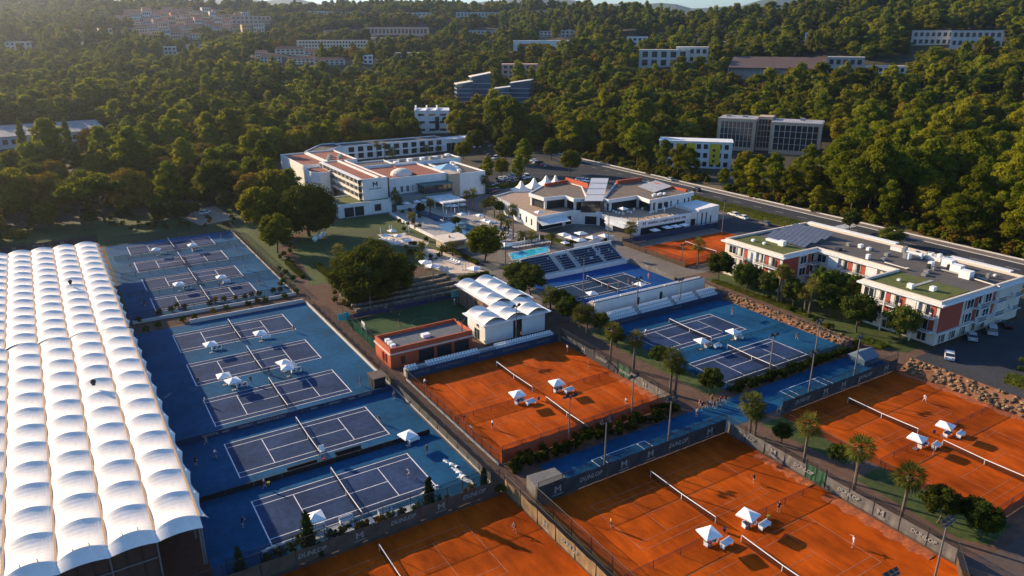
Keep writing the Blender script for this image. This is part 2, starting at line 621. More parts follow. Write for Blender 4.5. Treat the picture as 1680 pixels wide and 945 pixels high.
for (a0, a1) in ((62.3, 73.0), (106.0, 117.0)):
    def ln(u0, u1, v0, v1):
        q = MB(); q.add([(p[0], p[1], 0.030) for p in rect(u0, u1, v0, v1)], [(0, 1, 2, 3)]); q.build('line', LINE, c)
    ln(a0, a1, 76.8, 76.92); ln(a0, a1, 73.3, 73.42)
    ln(a0 - .12, a0, 73.3, 76.92); ln(a1, a1 + .12, 73.3, 76.92); ln(a0 + 1.6, a0 + 1.72, 73.42, 76.8); ln(a1 - 1.72, a1 - 1.6, 73.42, 76.8)

def clay_court(u0, u1, v0, v1, cu, cvs, label):
    c = sheet('clay_court', rect(u0, u1, v0, v1), 0.022, CLAY, label)
    for y in cvs:
        court_lines(c, cu, y, CLAY, CLINE, lw=0.07, area=False)
    return c
clay_court(49.9, 84.8, 83.4, 117.2, 55.1, (89.9, 107.1), 'orange clay surface of the twin courts below the orange building')
clay_court(48.9, 86.0, 28.0, 71.6, 55.0, (44.9, 62.2), 'orange clay surface of the twin courts in the foreground by the palm path')
clay_court(2.0, 46.4, 20.0, 76.6, 14.5, (68.0, 50.0), 'shaded red clay surface at the bottom edge below the tan banners')
clay_court(98.6, 132.6, 36.2, 70.6, 100.6, (44.2, 61.1), 'orange clay surface of the twin courts below the tan boulders')
clay_court(145.0, 184.0, 141.0, 163.0, 150.0, (152.0,), 'small clay surface behind the show court beside the clubhouse')
clay_court(-45, 7.2, 231, 258, -25.0, (244.0,), 'strip of red clay beyond the far end of the white tent')
def brown_ribbon(u0, u1, v0, v1, label):
    b = MB(); n = 90; vs = []; r = random.Random(int(u0 * 7 + v0))
    for i in range(n + 1):
        t = i / n
        if (u1 - u0) < (v1 - v0):
            y = v0 + (v1 - v0) * t
            vs += [(u0 + r.uniform(-.15, .15) + .3 * math.sin(i * .35), y, 0.03), ((u0 + u1) / 2 + r.uniform(-.1, .1), y, 0.12 + .04 * math.sin(i * .5) + r.uniform(-.02, .02)), (u1, y, 0.05)]
    for i in range(n):
        for k in (0, 1):
            b_ = i * 3 + k
            b.f.append((b_, b_ + 1, b_ + 4, b_ + 3)); b.mi.append(0)
    b.v = vs
    for p in b.build('clay_heap', CLAYB, label=label, kind='stuff').data.polygons: p.use_smooth = True
brown_ribbon(83.6, 85.2, 84.5, 99.0, 'loose raked clay heaped along the fence of the middle clay courts')
brown_ribbon(84.4, 86.0, 54.5, 64.5, 'loose raked clay heaped under the dark banner by the green gate')
brown_ribbon(84.0, 86.0, 36.5, 52.0, 'loose raked clay heaped under the pale banner in the foreground')
brown_ribbon(131.6, 133.2, 40.0, 70.0, 'loose red earth at the foot of the tan boulders')

# roads
sheet('gravel', [G(285, 352), G(330, 370), G(390, 358), G(352, 338)], 0.024, mat('pale_gravel', (.26, .21, .16), .95, .2, 1), 'small pale gravel parking place under the trees at the left')
sheet('road', rect(216.5, 228.5, -80, 345), 0.020, ASPH, 'grey asphalt road running behind the clubhouse and the hotel')
sheet('road', [(176, 236), (216.4, 236), (216.4, 300), (150, 300), (150, 264), (176, 262)], 0.018, ASPH, 'asphalt car park behind the white marquees')
sheet('road', rect(184.5, 206, 96, 175), 0.018, ASPH, 'service lane between the clubhouse and the road hedge')
sheet('road', [(139, 30), (188, 30), (188, 71), (158, 72.2), (140.2, 72.2)], 0.020, ASPH, 'asphalt hotel forecourt where cars are parked')
sheet('road', [(82, 15), (120, 15), (120, 32), (100, 32.5), (92, 33), (86.5, 35.0)], 0.022, mat('brown_asphalt', (0.09, 0.065, 0.055), 0.9, 0.15, 1), 'brown asphalt turning area at the lower right corner')
sheet('road', [(252, 215), (300, 205), (305, 222), (252, 232)], 0.020, ASPH, 'lane among the pines below the tan office building')
sheet('pavement', rect(228.9, 232.5, -80, 345), 0.13, PAVE, 'pale footway along the far side of the road')
sheet('pavement', rect(213.2, 216.1, -80, 230), 0.13, PATHM, 'narrow footway along the near side of the road')
for x0, x1, y1, t in ((228.5, 228.9, 345, 'far'), (216.1, 216.5, 230, 'near')):
    b = MB(); b.box(x0, x1, -80, y1, 0, 0.14)
    b.build('kerb', mat('kerb_stone', (0.5, 0.48, 0.45), 0.85, 0.1, 1), label='pale stone kerb on the %s side of the road' % t, kind='structure')
b = MB()
b.box(232.5, 233.0, -80, 345, 0, 0.45)
b.build('low_wall', mat('kerb_stone', (0.5, 0.48, 0.45), 0.85), label='low pale stone wall between the footway and the pine wood', cat='wall')
zc = sheet('crossing', rect(217.2, 228.0, 143.8, 148.2), 0.026, ASPH, 'zebra crossing on the road behind the hotel')
for k in range(8):
    b = MB(); b.add([(p[0], p[1], 0.032) for p in rect(217.5 + k * 1.32, 218.2 + k * 1.32, 144, 148)], [(0, 1, 2, 3)])
    b.build('stripe', LINE, zc)
dl = MB()
for k in range(36):
    y = -40 + k * 10.0
    if 140 < y < 152: continue
    dl.add([(p[0], p[1], 0.026) for p in rect(222.4, 222.55, y, y + 4)], [(0, 1, 2, 3)])
dl.build('lane_marking', LINE, label='dashed white centre line of the road', kind='structure')
sheet('verge', rect(233.0, 245, 110, 345), 0.016, mat('dry_grass', (0.13, 0.095, 0.04), 0.95, 0.3, 0.5), 'dry grass verge along the pine wood')
sheet('verge', rect(206, 213, 60, 232), 0.020, mat('dry_grass', (0.13, 0.095, 0.04), 0.95, 0.3, 0.5), 'dry verge between service lane and road')

# lawns by the palm path and around the right hotel
sheet('lawn', [(93.3, 70.5), (98.3, 70.5), (98.3, 55.5), (94.4, 55.5)], 0.024, GRASS, 'clipped lawn strip with palms beside the right clay courts')
sheet('lawn', [(92.3, 52.2), (98.3, 52.2), (98.3, 36), (100.5, 34.5), (93.5, 34), (91.6, 37)], 0.024, GRASS, 'clipped lawn corner with small trees at the lower right')
sheet('lawn', [(93.4, 82.5), (97.4, 82.5), (97.4, 118), (93.0, 118)], 0.024, GRASS, 'lawn strip with palms along the right blue courts')
sheet('lawn', [(142.3, 131), (141.5, 109), (140.6, 97), (138.0, 85), (142.0, 74.5), (150, 74.5), (164, 91), (164, 113), (150, 131)], 0.024, GRASS, 'green lawn in front of the three storey hotel')
sheet('path', [(136.5, 128), (141.8, 130.5), (141.0, 109), (140.0, 97), (137.6, 85), (140.8, 74.0), (137.5, 72.5), (135.6, 84)], 0.028, PATHM, 'brown garden walk between boulder bank and hotel lawn')
# curved walk across the dark lawn
pts = [(47.0, 176), (49.5, 184), (52.0, 195), (53.5, 207), (54.5, 220), (60.0, 230), (70.0, 240), (81.0, 245.5)]
b = MB(); vs = []
for i, p in enumerate(pts):
    q = pts[min(i + 1, len(pts) - 1)]; o = pts[max(i - 1, 0)]
    d = Vector((q[0] - o[0], q[1] - o[1])).normalized()
    w = 1.7
    vs += [(p[0] - d.y * w, p[1] + d.x * w, 0.026), (p[0] + d.y * w, p[1] - d.x * w, 0.026)]
b.add(vs, [(2 * i, 2 * i + 1, 2 * i + 3, 2 * i + 2) for i in range(len(pts) - 1)])
b.build('path', PATHM, label='curved walk climbing the dark lawn to the hotel', kind='structure')

# pools
b = MB()
b.prism([(106.8, 171.6), (121.5, 173.6), (125.5, 179.6), (110.0, 179.4)], 0.02, 0.10)
b.build('pool_coping', DECK, label='pale stone rim of the turquoise lap pool', kind='structure')
sheet('water', [(107.4, 172.2), (121.0, 174.2), (124.6, 179.0), (110.2, 178.8)], 0.108, POOLW, 'turquoise water of the lap pool behind the grandstand')
dk = [(99.5, 244), (106, 249.5), (118, 249), (127, 238), (128.5, 215), (124, 196), (117, 190), (104, 190), (98.3, 205), (97.9, 224)]
sheet('pool_deck', dk, 0.022, DECK, 'pale sun deck around the curved dark pool')
sheet('water', [(107.2, 248.2), (112.5, 248.6), (113.2, 238), (114.8, 226), (117.8, 214), (118.2, 205), (115, 200.2), (109.5, 200.8), (107.0, 206), (105.4, 214), (107.8, 220), (109.2, 228), (108.2, 238)],
      0.030, POOLD, 'dark blue water of the curved hotel pool')
sheet('water', [G(378, 329), G(392, 333), G(408, 325), G(398, 318)], 0.030, POOLW, 'small turquoise pool half hidden among trees at the left')
sheet('sand_terrace', [(85.0, 220), (92.8, 217), (95.5, 203), (92, 198), (84, 206)], 0.026, mat('pale_sand', (0.52, 0.42, 0.33), 0.95, 0.1, 1), 'pale sandy terrace with parasols on the lawn')
sheet('sand_terrace', [(91.8, 199.3), (94.5, 189.0), (96.2, 175.2), (95.2, 166.4), (85.8, 171.5), (83.6, 182.0)], 0.026, mat('pale_sand', (0.52, 0.42, 0.33), 0.95), 'pale sandy lounge terrace above the football pitch')
sheet('path', rect(97.2, 100.8, 167, 192), 0.030, mat('dark_steps', (0.05, 0.055, 0.06), 0.9), 'dark stairway beside the lounge terrace')
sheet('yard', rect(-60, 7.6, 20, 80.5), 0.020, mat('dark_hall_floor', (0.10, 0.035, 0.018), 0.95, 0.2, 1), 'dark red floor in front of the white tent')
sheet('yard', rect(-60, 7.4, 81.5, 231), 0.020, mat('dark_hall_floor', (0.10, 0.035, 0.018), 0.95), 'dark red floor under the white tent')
# ================================================================ VEGETATION (prototypes)
LEAF_PINE = leaf_mat('pine_needles', (0.048, 0.076, 0.005), (0.210, 0.225, 0.012), (0.300, 0.250, 0.012), 0.55)
LEAF_OAK = leaf_mat('broad_leaves', (0.048, 0.074, 0.006), (0.200, 0.208, 0.014), (0.300, 0.225, 0.012), 0.55)
LEAF_AUT = leaf_mat('autumn_leaves', (0.085, 0.055, 0.010), (0.19, 0.135, 0.018), (0.26, 0.15, 0.015), 0.3)
LEAF_POP = leaf_mat('poplar_leaves', (0.10, 0.11, 0.016), (0.24, 0.23, 0.035), (0.28, 0.23, 0.035), 0.5)
LEAF_DARK = leaf_mat('cypress_leaves', (0.010, 0.022, 0.007), (0.030, 0.050, 0.014), (0.045, 0.060, 0.016), 0.2)
LEAF_PALM = leaf_mat('palm_fronds', (0.050, 0.065, 0.012), (0.150, 0.150, 0.025), (0.20, 0.16, 0.035), 0.4)
LEAF_HEDGE = leaf_mat('hedge_leaves', (0.024, 0.040, 0.008), (0.075, 0.095, 0.015), (0.10, 0.10, 0.02), 0.25)

def ico():
    t = (1 + 5 ** .5) / 2
    v = [(-1, t, 0), (1, t, 0), (-1, -t, 0), (1, -t, 0), (0, -1, t), (0, 1, t), (0, -1, -t), (0, 1, -t), (t, 0, -1), (t, 0, 1), (-t, 0, -1), (-t, 0, 1)]
    f = [(0, 11, 5), (0, 5, 1), (0, 1, 7), (0, 7, 10), (0, 10, 11), (1, 5, 9), (5, 11, 4), (11, 10, 2), (10, 7, 6), (7, 1, 8),
         (3, 9, 4), (3, 4, 2), (3, 2, 6), (3, 6, 8), (3, 8, 9), (4, 9, 5), (2, 4, 11), (6, 2, 10), (8, 6, 7), (9, 8, 1)]
    v = np.array(v) / math.sqrt(1 + t * t)
    return v, f
ICO_V, ICO_F = ico()

def foliage_mesh(name, clumps, n, size, seed, m, core=0.78):
    """clumps: (x,y,z,rx,rz). Every clump is a dark lumpy core clothed in n leaf faces that stand off it."""
    rg = np.random.default_rng(seed)
    V, F = [], []
    off = 0
    for (x, y, z, rx, rz) in clumps:
        cv = ICO_V * np.array([rx, rx, rz]) * core * rg.uniform(0.8, 1.12, (12, 1)) + np.array([x, y, z])
        V.append(cv)
        F += [tuple(i + off for i in f) for f in ICO_F]
        off += 12
        d = rg.normal(size=(n, 3))
        d[:, 2] = np.where(rg.random(n) < 0.6, np.abs(d[:, 2]), d[:, 2])
        d /= np.linalg.norm(d, axis=1, keepdims=True)
        p = d * np.array([rx, rx, rz]) * rg.uniform(0.78, 1.10, (n, 1)) + np.array([x, y, z])
        nn = d + rg.normal(scale=0.55, size=(n, 3))
        nn /= np.linalg.norm(nn, axis=1, keepdims=True)
        a = np.cross(nn, rg.normal(size=(n, 3)))
        a /= np.linalg.norm(a, axis=1, keepdims=True)
        b = np.cross(nn, a)
        s = size * rg.uniform(0.6, 1.3, (n, 1))
        q = np.stack([p - a * s, p - b * s * .55, p + a * s, p + b * s * .55], 1).reshape(-1, 3)
        V.append(q)
        F += [(off + 4 * i, off + 4 * i + 1, off + 4 * i + 2, off + 4 * i + 3) for i in range(n)]
        off += 4 * n
    V = np.concatenate(V)
    me = bpy.data.meshes.new(name)
    me.from_pydata(V.tolist(), [], F)
    me.materials.append(m)
    me.update()
    return me

def pine_clumps(seed, h, rad, base, nc, flat=0.62, top=1.0):
    r = random.Random(seed)
    out = []
    lean = (r.uniform(-.8, .8), r.uniform(-.8, .8))
    for i in range(nc):
        t = (i + .5) / nc
        zz = base + (h - base) * (t ** 0.85)
        env = rad * (math.sin(math.pi * min(1, 0.18 + 0.80 * t)) ** 0.7) * r.uniform(0.55, 1.05)
        a = i * 2.399 + r.uniform(-.5, .5)
        cr = r.uniform(0.24, 0.42) * rad
        rr = max(0, env - cr * 0.6)
        out.append((rr * math.cos(a) + lean[0] * t, rr * math.sin(a) + lean[1] * t, zz - cr * 0.4, cr, cr * flat * r.uniform(.85, 1.2)))
    out.append((lean[0] * .6, lean[1] * .6, base + (h - base) * .55, rad * .5, (h - base) * .36))
    return out

def round_clumps(seed, h, rad, base, nc):
    r = random.Random(seed)
    out = [(0, 0, (h + base) / 2, rad * .68, (h - base) * .36)]
    cz, hz = (h + base) / 2, (h - base) / 2
    for i in range(nc):
        zz = 1 - 2 * (i + .5) / nc
        if zz < -0.75: zz = -0.6
        a = i * 2.399 + r.uniform(-.4, .4)
        cr = rad * r.uniform(.24, .40)
        q = math.sqrt(max(0, 1 - zz * zz)) * r.uniform(.78, 1.06)
        out.append(((rad - cr * .8) * q * math.cos(a), (rad - cr * .8) * q * math.sin(a), cz + (hz - cr * .5) * zz, cr, cr * r.uniform(.7, .95)))
    return out

def trunk_mesh(name, h, r0, seed, branches=4, reach=2.0, m=None, top=0.75):
    r = random.Random(seed)
    b = MB()
    p = Vector((0, 0, -0.3)); pts = [p]
    for i in range(4):
        p = p + Vector((r.uniform(-.25, .25), r.uniform(-.25, .25), (h * top + .3) / 4)); pts.append(p)
    for i in range(4):
        b.cyl(pts[i], pts[i + 1], r0 * (1 - i * .2), r0 * (1 - (i + 1) * .2), 6)
    for k in range(branches):
        a = k * 6.283 / branches + r.uniform(-.4, .4)
        s = pts[2] + (pts[4] - pts[2]) * r.uniform(0, .8)
        b.cyl(s, s + Vector((math.cos(a) * reach, math.sin(a) * reach, h * .16)), r0 * .4, r0 * .12, 5)
    return b.mesh(name, m or BARK)

PINES = []
for s in range(6):
    h = 12.5
    PINES.append((foliage_mesh('crown', pine_clumps(11 + s, h, 4.1 + (s % 3) * .35, 4.2, 20 + s), 150, 0.27, s, LEAF_PINE), trunk_mesh('trunk', h, .24, s)))
STONE = []
for s in range(2):
    cl = [(q[0], q[1], 7.4 + abs(q[2]) * .0 + random.Random(i + s).uniform(-.5, .9), q[3] * 1.05, q[3] * .55) for i, q in enumerate(pine_clumps(61 + s, 9, 5.2, 6, 26))]
    STONE.append((foliage_mesh('crown', cl, 110, 0.34, 40 + s, LEAF_OAK), trunk_mesh('trunk', 8.0, .3, s, 6, 3.0)))
OAKS = []
for s in range(5):
    OAKS.append((foliage_mesh('crown', round_clumps(31 + s, 9.0, 4.2, 1.6, 24), 150, 0.27, 20 + s, LEAF_OAK), trunk_mesh('trunk', 8, .24, 20 + s)))
AUTO = [(foliage_mesh('crown', round_clumps(71 + s, 9.0, 4.2, 1.8, 24), 150, 0.27, 60 + s, LEAF_AUT), trunk_mesh('trunk', 8, .24, 30 + s)) for s in range(2)]
LEAF_BIG = leaf_mat('dark_tree_leaves', (0.020, 0.034, 0.005), (0.092, 0.096, 0.010), (0.120, 0.100, 0.010), 0.42)
DARKO = [(foliage_mesh('crown', round_clumps(95 + s, 9.0, 4.6, 0.4, 26), 170, 0.25, 95 + s, LEAF_BIG), trunk_mesh('trunk', 7, .24, 95 + s)) for s in range(3)]
BIG = (foliage_mesh('crown', round_clumps(91, 12.5, 7.2, 0.8, 60), 260, 0.26, 91, LEAF_BIG), trunk_mesh('trunk', 10, .45, 91, 6, 3.5))
POPL = []
for s in range(2):
    r_ = random.Random(5 + s)
    cl = [(math.cos(i * 2.4) * (1.5 * math.sin(math.pi * min(.97, .12 + .86 * i / 26)) ** .6) * .75, math.sin(i * 2.4) * 1.5 * .75 * math.sin(math.pi * min(.97, .12 + .86 * i / 26)) ** .6,
           2 + 15.5 * i / 26, 1.25 * (math.sin(math.pi * min(.95, .2 + .75 * i / 26)) ** .6), 1.5) for i in range(27)]
    POPL.append((foliage_mesh('crown', cl, 85, 0.30, 80 + s, LEAF_POP), trunk_mesh('trunk', 16, .3, 44 + s, 3, 1.0)))
CYPR = []
for s in range(2):
    cl = [(0.12 * math.cos(i * 2.4), 0.12 * math.sin(i * 2.4), .35 + 3.4 * i / 12, .85 * (1 - i / 14.5) + .08, .42) for i in range(13)]
    CYPR.append((foliage_mesh('crown', cl, 60, 0.13, 100 + s, LEAF_DARK), trunk_mesh('trunk', 2, .1, 4, 0)))
OLIVE = [(foliage_mesh('crown', round_clumps(111 + s, 4.6, 2.3, 1.3, 20), 120, 0.15, 120 + s, LEAF_HEDGE), trunk_mesh('trunk', 3.6, .13, 50 + s, 4, 1.1)) for s in range(3)]
SHRUB = [foliage_mesh('foliage', round_clumps(131 + s, 1.5, .85, 0.05, 9), 45, 0.12, 140 + s, LEAF_HEDGE) for s in range(3)]
SHRUBY = [foliage_mesh('foliage', round_clumps(141 + s, 1.5, .75, 0.05, 9), 45, 0.12, 150 + s, LEAF_AUT) for s in range(2)]
# lighter crowns for the far woods
FARC = [foliage_mesh('far_crown', pine_clumps(201 + s, 12, 4.6, 2.5, 11 + s * 2), 80, 0.42, 200 + s, LEAF_PINE, 0.85) for s in range(4)] + \
       [foliage_mesh('far_crown', round_clumps(211 + s, 9.5 - s, 4.5, 0.5, 10 + s * 3), 80, 0.42, 210 + s, LEAF_OAK, 0.85) for s in range(3)] + \
       [foliage_mesh('far_crown', round_clumps(221, 8.5, 3.8, 0.5, 14), 60, 0.42, 220, LEAF_AUT, 0.85)]

def palm_mesh(seed, rad, nf=40):
    """fan palm head: folded fans on stalks, upper ones erect, lower ones drooping"""
    rg = random.Random(seed)
    b = MB()
    for i in range(nf):
        a = i * 2.399 + rg.uniform(-.2, .2)
        el = math.radians(75 - 135 * (i / nf) ** 0.9) + rg.uniform(-.12, .12)
        d = Vector((math.cos(a) * math.cos(el), math.sin(a) * math.cos(el), math.sin(el)))
        L = rad * rg.uniform(.8, 1.05)
        st = d * (L * .42)
        side = Vector((-math.sin(a), math.cos(a), 0))
        up = side.cross(d)
        b.cyl((0, 0, 0), st, .035, .02, 3)
        k = 7
        for j in range(k):
            t = (j - (k - 1) / 2) / ((k - 1) / 2)
            ang = t * 1.15
            dd = (d * math.cos(ang) + side * math.sin(ang)).normalized()
            tip = st + dd * L * .68 * (1 - .18 * abs(t)) - Vector((0, 0, .22 * L * (.35 + abs(t) * .3)))
            mid = st + dd * L * .32
            w = (up * .0 + dd.cross(up)).normalized() * (.062 * L / 1.6)
            b.add([tuple(st), tuple(mid + w), tuple(tip), tuple(mid - w)], [(0, 1, 2, 3)])
    return b.mesh('crown', LEAF_PALM)

PALMC = [palm_mesh(3 + s, 1.75) for s in range(3)]
def date_palm_mesh(seed, rad):
    rg = random.Random(seed)
    b = MB()
    for i in range(30):
        a = i * 2.399
        el = math.radians(70 - 85 * (i / 30)) + rg.uniform(-.1, .1)
        p = Vector((0, 0, 0)); h = Vector((math.cos(a), math.sin(a), 0)); side = Vector((-math.sin(a), math.cos(a), 0))
        e = el
        for k in range(5):
            q = p + (h * math.cos(e) + Vector((0, 0, 1)) * math.sin(e)) * rad / 5
            e -= .34
            w = .26 * rad * (.35, .5, .45, .3, .08)[k] * .8; w0 = .26 * rad * (.08, .35, .5, .45, .3)[k] * .8
            dr = Vector((0, 0, -.12 * rad * .3))
            b.add([tuple(p), tuple(p + side * w0 + dr), tuple(q + side * w + dr), tuple(q), tuple(q - side * w + dr), tuple(p - side * w0 + dr)], [(0, 1, 2, 3), (0, 3, 4, 5)])
            p = q
    return b.mesh('crown', LEAF_PALM)
DATEC = [date_palm_mesh(9, 2.0), date_palm_mesh(10, 2.0)]

def palm_trunk(h, seed, r=.19):
    rg = random.Random(seed)
    b = MB()
    n = 6; p = Vector((0, 0, -.2)); bx, by = rg.uniform(-.35, .35), rg.uniform(-.35, .35)
    for i in range(n):
        t = (i + 1) / n
        q = Vector((bx * t * t, by * t * t, h * t))
        b.cyl(p, q, r * (1.35 - .5 * i / n), r * (1.35 - .5 * (i + 1) / n), 7)
        p = q
    b.lathe((p.x, p.y, p.z - 1.1), [(.16, 0), (.42, .35), (.46, .8), (.25, 1.15)], 8)   # skirt of dead leaf bases
    return b.mesh('trunk', PBARK), p

def palm(px, py, tx, ty, label, group, rad=1.0, date=False):
    """base pixel (px,py); crown centre pixel (tx,ty) gives the height"""
    u, v = G(px, py)
    h, best = 4, 1e9
    for k in range(20, 160):
        e = abs(PR(u, v, k / 10)[1] - ty)
        if e < best: best, h = e, k / 10
    t = thing('palm_tree', label, 'palm tree', (u, v, 0), rnd.uniform(0, 6), group)
    tm, p = palm_trunk(h, int(px))
    link('trunk', tm, t)
    link('crown', rnd.choice(DATEC if date else PALMC), t, p, rnd.uniform(0, 6), scale=rad)
    return t

def tree(proto, u, v, z, s, name, label, cat='tree', group=None, sz=None):
    t = thing(name, label, cat, (u, v, z), rnd.uniform(0, 6.28), group, (s, s, sz or s))
    link('trunk', proto[1], t)
    link('crown', proto[0], t)
    return t

def hedge_mesh(u0, u1, v0, v1, h, seed=1, dens=16, size=.14):
    rg = np.random.default_rng(seed)
    L, W = u1 - u0, v1 - v0
    b = MB(); b.box(.12, L - .12, .12, W - .12, 0, h - .12)
    V = [np.array(b.v)]; F = list(b.f); off = 8
    faces = [(L * W, lambda n: np.stack([rg.uniform(0, L, n), rg.uniform(0, W, n), np.full(n, h - .06)], 1), (0, 0, 1)),
             (L * h, lambda n: np.stack([rg.uniform(0, L, n), np.full(n, .06), rg.uniform(0, h, n)], 1), (0, -1, 0)),
             (L * h, lambda n: np.stack([rg.uniform(0, L, n), np.full(n, W - .06), rg.uniform(0, h, n)], 1), (0, 1, 0)),
             (W * h, lambda n: np.stack([np.full(n, .06), rg.uniform(0, W, n), rg.uniform(0, h, n)], 1), (-1, 0, 0)),
             (W * h, lambda n: np.stack([np.full(n, L - .06), rg.uniform(0, W, n), rg.uniform(0, h, n)], 1), (1, 0, 0))]
    for A, fn, nr in faces:
        n = int(A * dens)
        if n < 1: continue
        p = fn(n)
        bulge = (np.sin(p[:, 0] * 1.9 + seed) + np.sin(p[:, 1] * 2.3) + np.sin(p[:, 0] * .7)) * .09
        p = p + np.array(nr) * (bulge + rg.uniform(-.1, .2, n))[:, None]
        nn = np.array(nr) + rg.normal(scale=.6, size=(n, 3)); nn /= np.linalg.norm(nn, axis=1, keepdims=True)
        a = np.cross(nn, rg.normal(size=(n, 3))); a /= np.linalg.norm(a, axis=1, keepdims=True); c = np.cross(nn, a)
        s = size * rg.uniform(.7, 1.5, (n, 1))
        V.append(np.stack([p - a * s, p - c * s * .6, p + a * s, p + c * s * .6], 1).reshape(-1, 3))
        F += [(off + 4 * i, off + 4 * i + 1, off + 4 * i + 2, off + 4 * i + 3) for i in range(n)]; off += 4 * n
    me = bpy.data.meshes.new('hedge')
    me.from_pydata(np.concatenate(V).tolist(), [], F)
    me.materials.append(LEAF_HEDGE); me.update()
    return me
def hedge(u0, u1, v0, v1, h, label, seed=1, z=0, dens=16, size=.14):
    return link('hedge', hedge_mesh(u0, u1, v0, v1, h, seed, dens, size), None, (u0, v0, z), label=label, cat='hedge')

def shrub_row(u0, u1, v0, v1, h, label, seed, m=None):
    """unclipped planting: a row of uneven leafy clumps grown into one another"""
    r = random.Random(seed); cl = []
    x = 0.0
    while x < u1 - u0:
        for k in range(2):
            s = r.uniform(.45, .85)
            cl.append((x + r.uniform(-.3, .3), r.uniform(.3, v1 - v0 - .3), h * r.uniform(.25, .85) - s * .2, s, s * r.uniform(.8, 1.2)))
        x += r.uniform(.45, .8)
    return link('hedge', foliage_mesh('hedge', cl, 55, .15, seed, m or LEAF_DARKH), None, (u0, v0, 0), label=label, cat='hedge')
LEAF_DARKH = leaf_mat('dark_hedge_leaves', (0.014, 0.026, 0.005), (0.055, 0.070, 0.010), (0.08, 0.08, 0.015), 0.3)
# ================================================================ FAR BUILDINGS (placed where their feet meet the terrain)
TERRA = mat('terracotta_roof', (0.42, 0.16, 0.085), 0.9, 0.2, 0.6, objrand=0.2)
FARW = [mat('house_wall_cream', (0.58, 0.50, 0.40), 0.85, 0.05), mat('house_wall_white', (0.44, 0.43, 0.41), 0.85, 0.05),
        mat('house_wall_rose', (0.52, 0.33, 0.25), 0.85, 0.05), mat('house_wall_ochre', (0.55, 0.36, 0.17), 0.85, 0.05)]
TANW = mat('tan_cladding', (0.46, 0.34, 0.24), 0.85, 0.06)
BROWNRF = mat('brown_sheet_roof', (0.115, 0.075, 0.062), 0.7, 0.1, 0.3)
BLGLASS = mat('blue_glass', (0.035, 0.085, 0.14), 0.08, 0.1, 0.3, spec=0.7)
GREYW = mat('grey_cladding', (0.30, 0.30, 0.30), 0.8, 0.06)
YELLOW = mat('yellow_render', (0.62, 0.46, 0.03), 0.8, 0.05)
CLEAR = []      # (u,v, direction to the viewer, half width, depth) where no tall tree stands

def place(x0, x1, yt, yb, lift=0.0):
    """visible box in the photograph -> ground point, axis across the view, width and height in metres"""
    xm = (x0 + x1) / 2
    u, v, z = GT(xm, yb)
    d = PR(u, v, z)[2]
    w = (x1 - x0) * d / FPX
    h = (yb - yt) * d / FPX
    r = math.hypot(u, v)
    CLEAR.append((u, v, (-u / r, -v / r), w / 2 + 3, 30 + 0.035 * max(0, d - 300)))
    return u, v, z, w, h, d

def windows(par, p0, ux, n, length, z, h, w, nrm, glass=None, frame=WPAINT, margin=1.0, depth=0.06):
    """a row of n windows on a facade starting at p0 and running along ux; each window a part, its pane a sub-part"""
    for i in range(n):
        t = margin + (length - 2 * margin) * (i + .5) / n
        c = (p0[0] + ux[0] * t, p0[1] + ux[1] * t)
        q = (c[0] + nrm[0] * .03, c[1] + nrm[1] * .03)
        a = MB(); a.rbox(q, ux, w / 2 + .12, .05, z - .12, z + h + .12)
        f = a.build('window', frame, par)
        g_ = MB(); g_.rbox((c[0] + nrm[0] * (.03 + depth), c[1] + nrm[1] * (.03 + depth)), ux, w / 2, .03, z, z + h)
        g_.build('pane', glass or GLASS, f)

def far_block(x0, x1, yt, yb, depth, wall, label, rows=2, cols=8, roof='flat', name='building', roofm=None, ang=0.0, cat='building', glass=None, wh=.55):
    u, v, z, w, h, d = place(x0, x1, yt, yb)
    r = math.hypot(u, v)
    rz = math.atan2(v, u) - math.pi / 2 + ang      # local +X to the right across the view, local -Y towards the viewer
    t = thing(name, label, cat, (u, v, z), rz)
    hr = h if roof == 'flat' else h * .68
    b = MB(); b.box(-w / 2, w / 2, 0, depth, -4, hr); b.build('wall', wall, t)
    if roof == 'flat':
        b = MB(); b.box(-w / 2 - .25, w / 2 + .25, -.25, depth + .25, hr, hr + .35); b.build('roof', roofm or wall, t)
    else:
        b = MB()
        e = .5
        b.add([(-w / 2 - e, -e, hr), (w / 2 + e, -e, hr), (w / 2 + e, depth + e, hr), (-w / 2 - e, depth + e, hr), (-w / 2 + w * .06, depth / 2, h), (w / 2 - w * .06, depth / 2, h)],
              [(0, 1, 5, 4), (2, 3, 4, 5), (1, 2, 5), (3, 0, 4), (3, 2, 1, 0)])
        b.build('roof', roofm or TERRA, t)
    st = hr / rows
    for k in range(rows):
        windows(t, (-w / 2, 0), (1, 0), cols, w, k * st + st * (1 - wh) * .5, st * wh, w / cols * .55, (0, -1), glass, frame=wall, margin=w * .03)
    return t

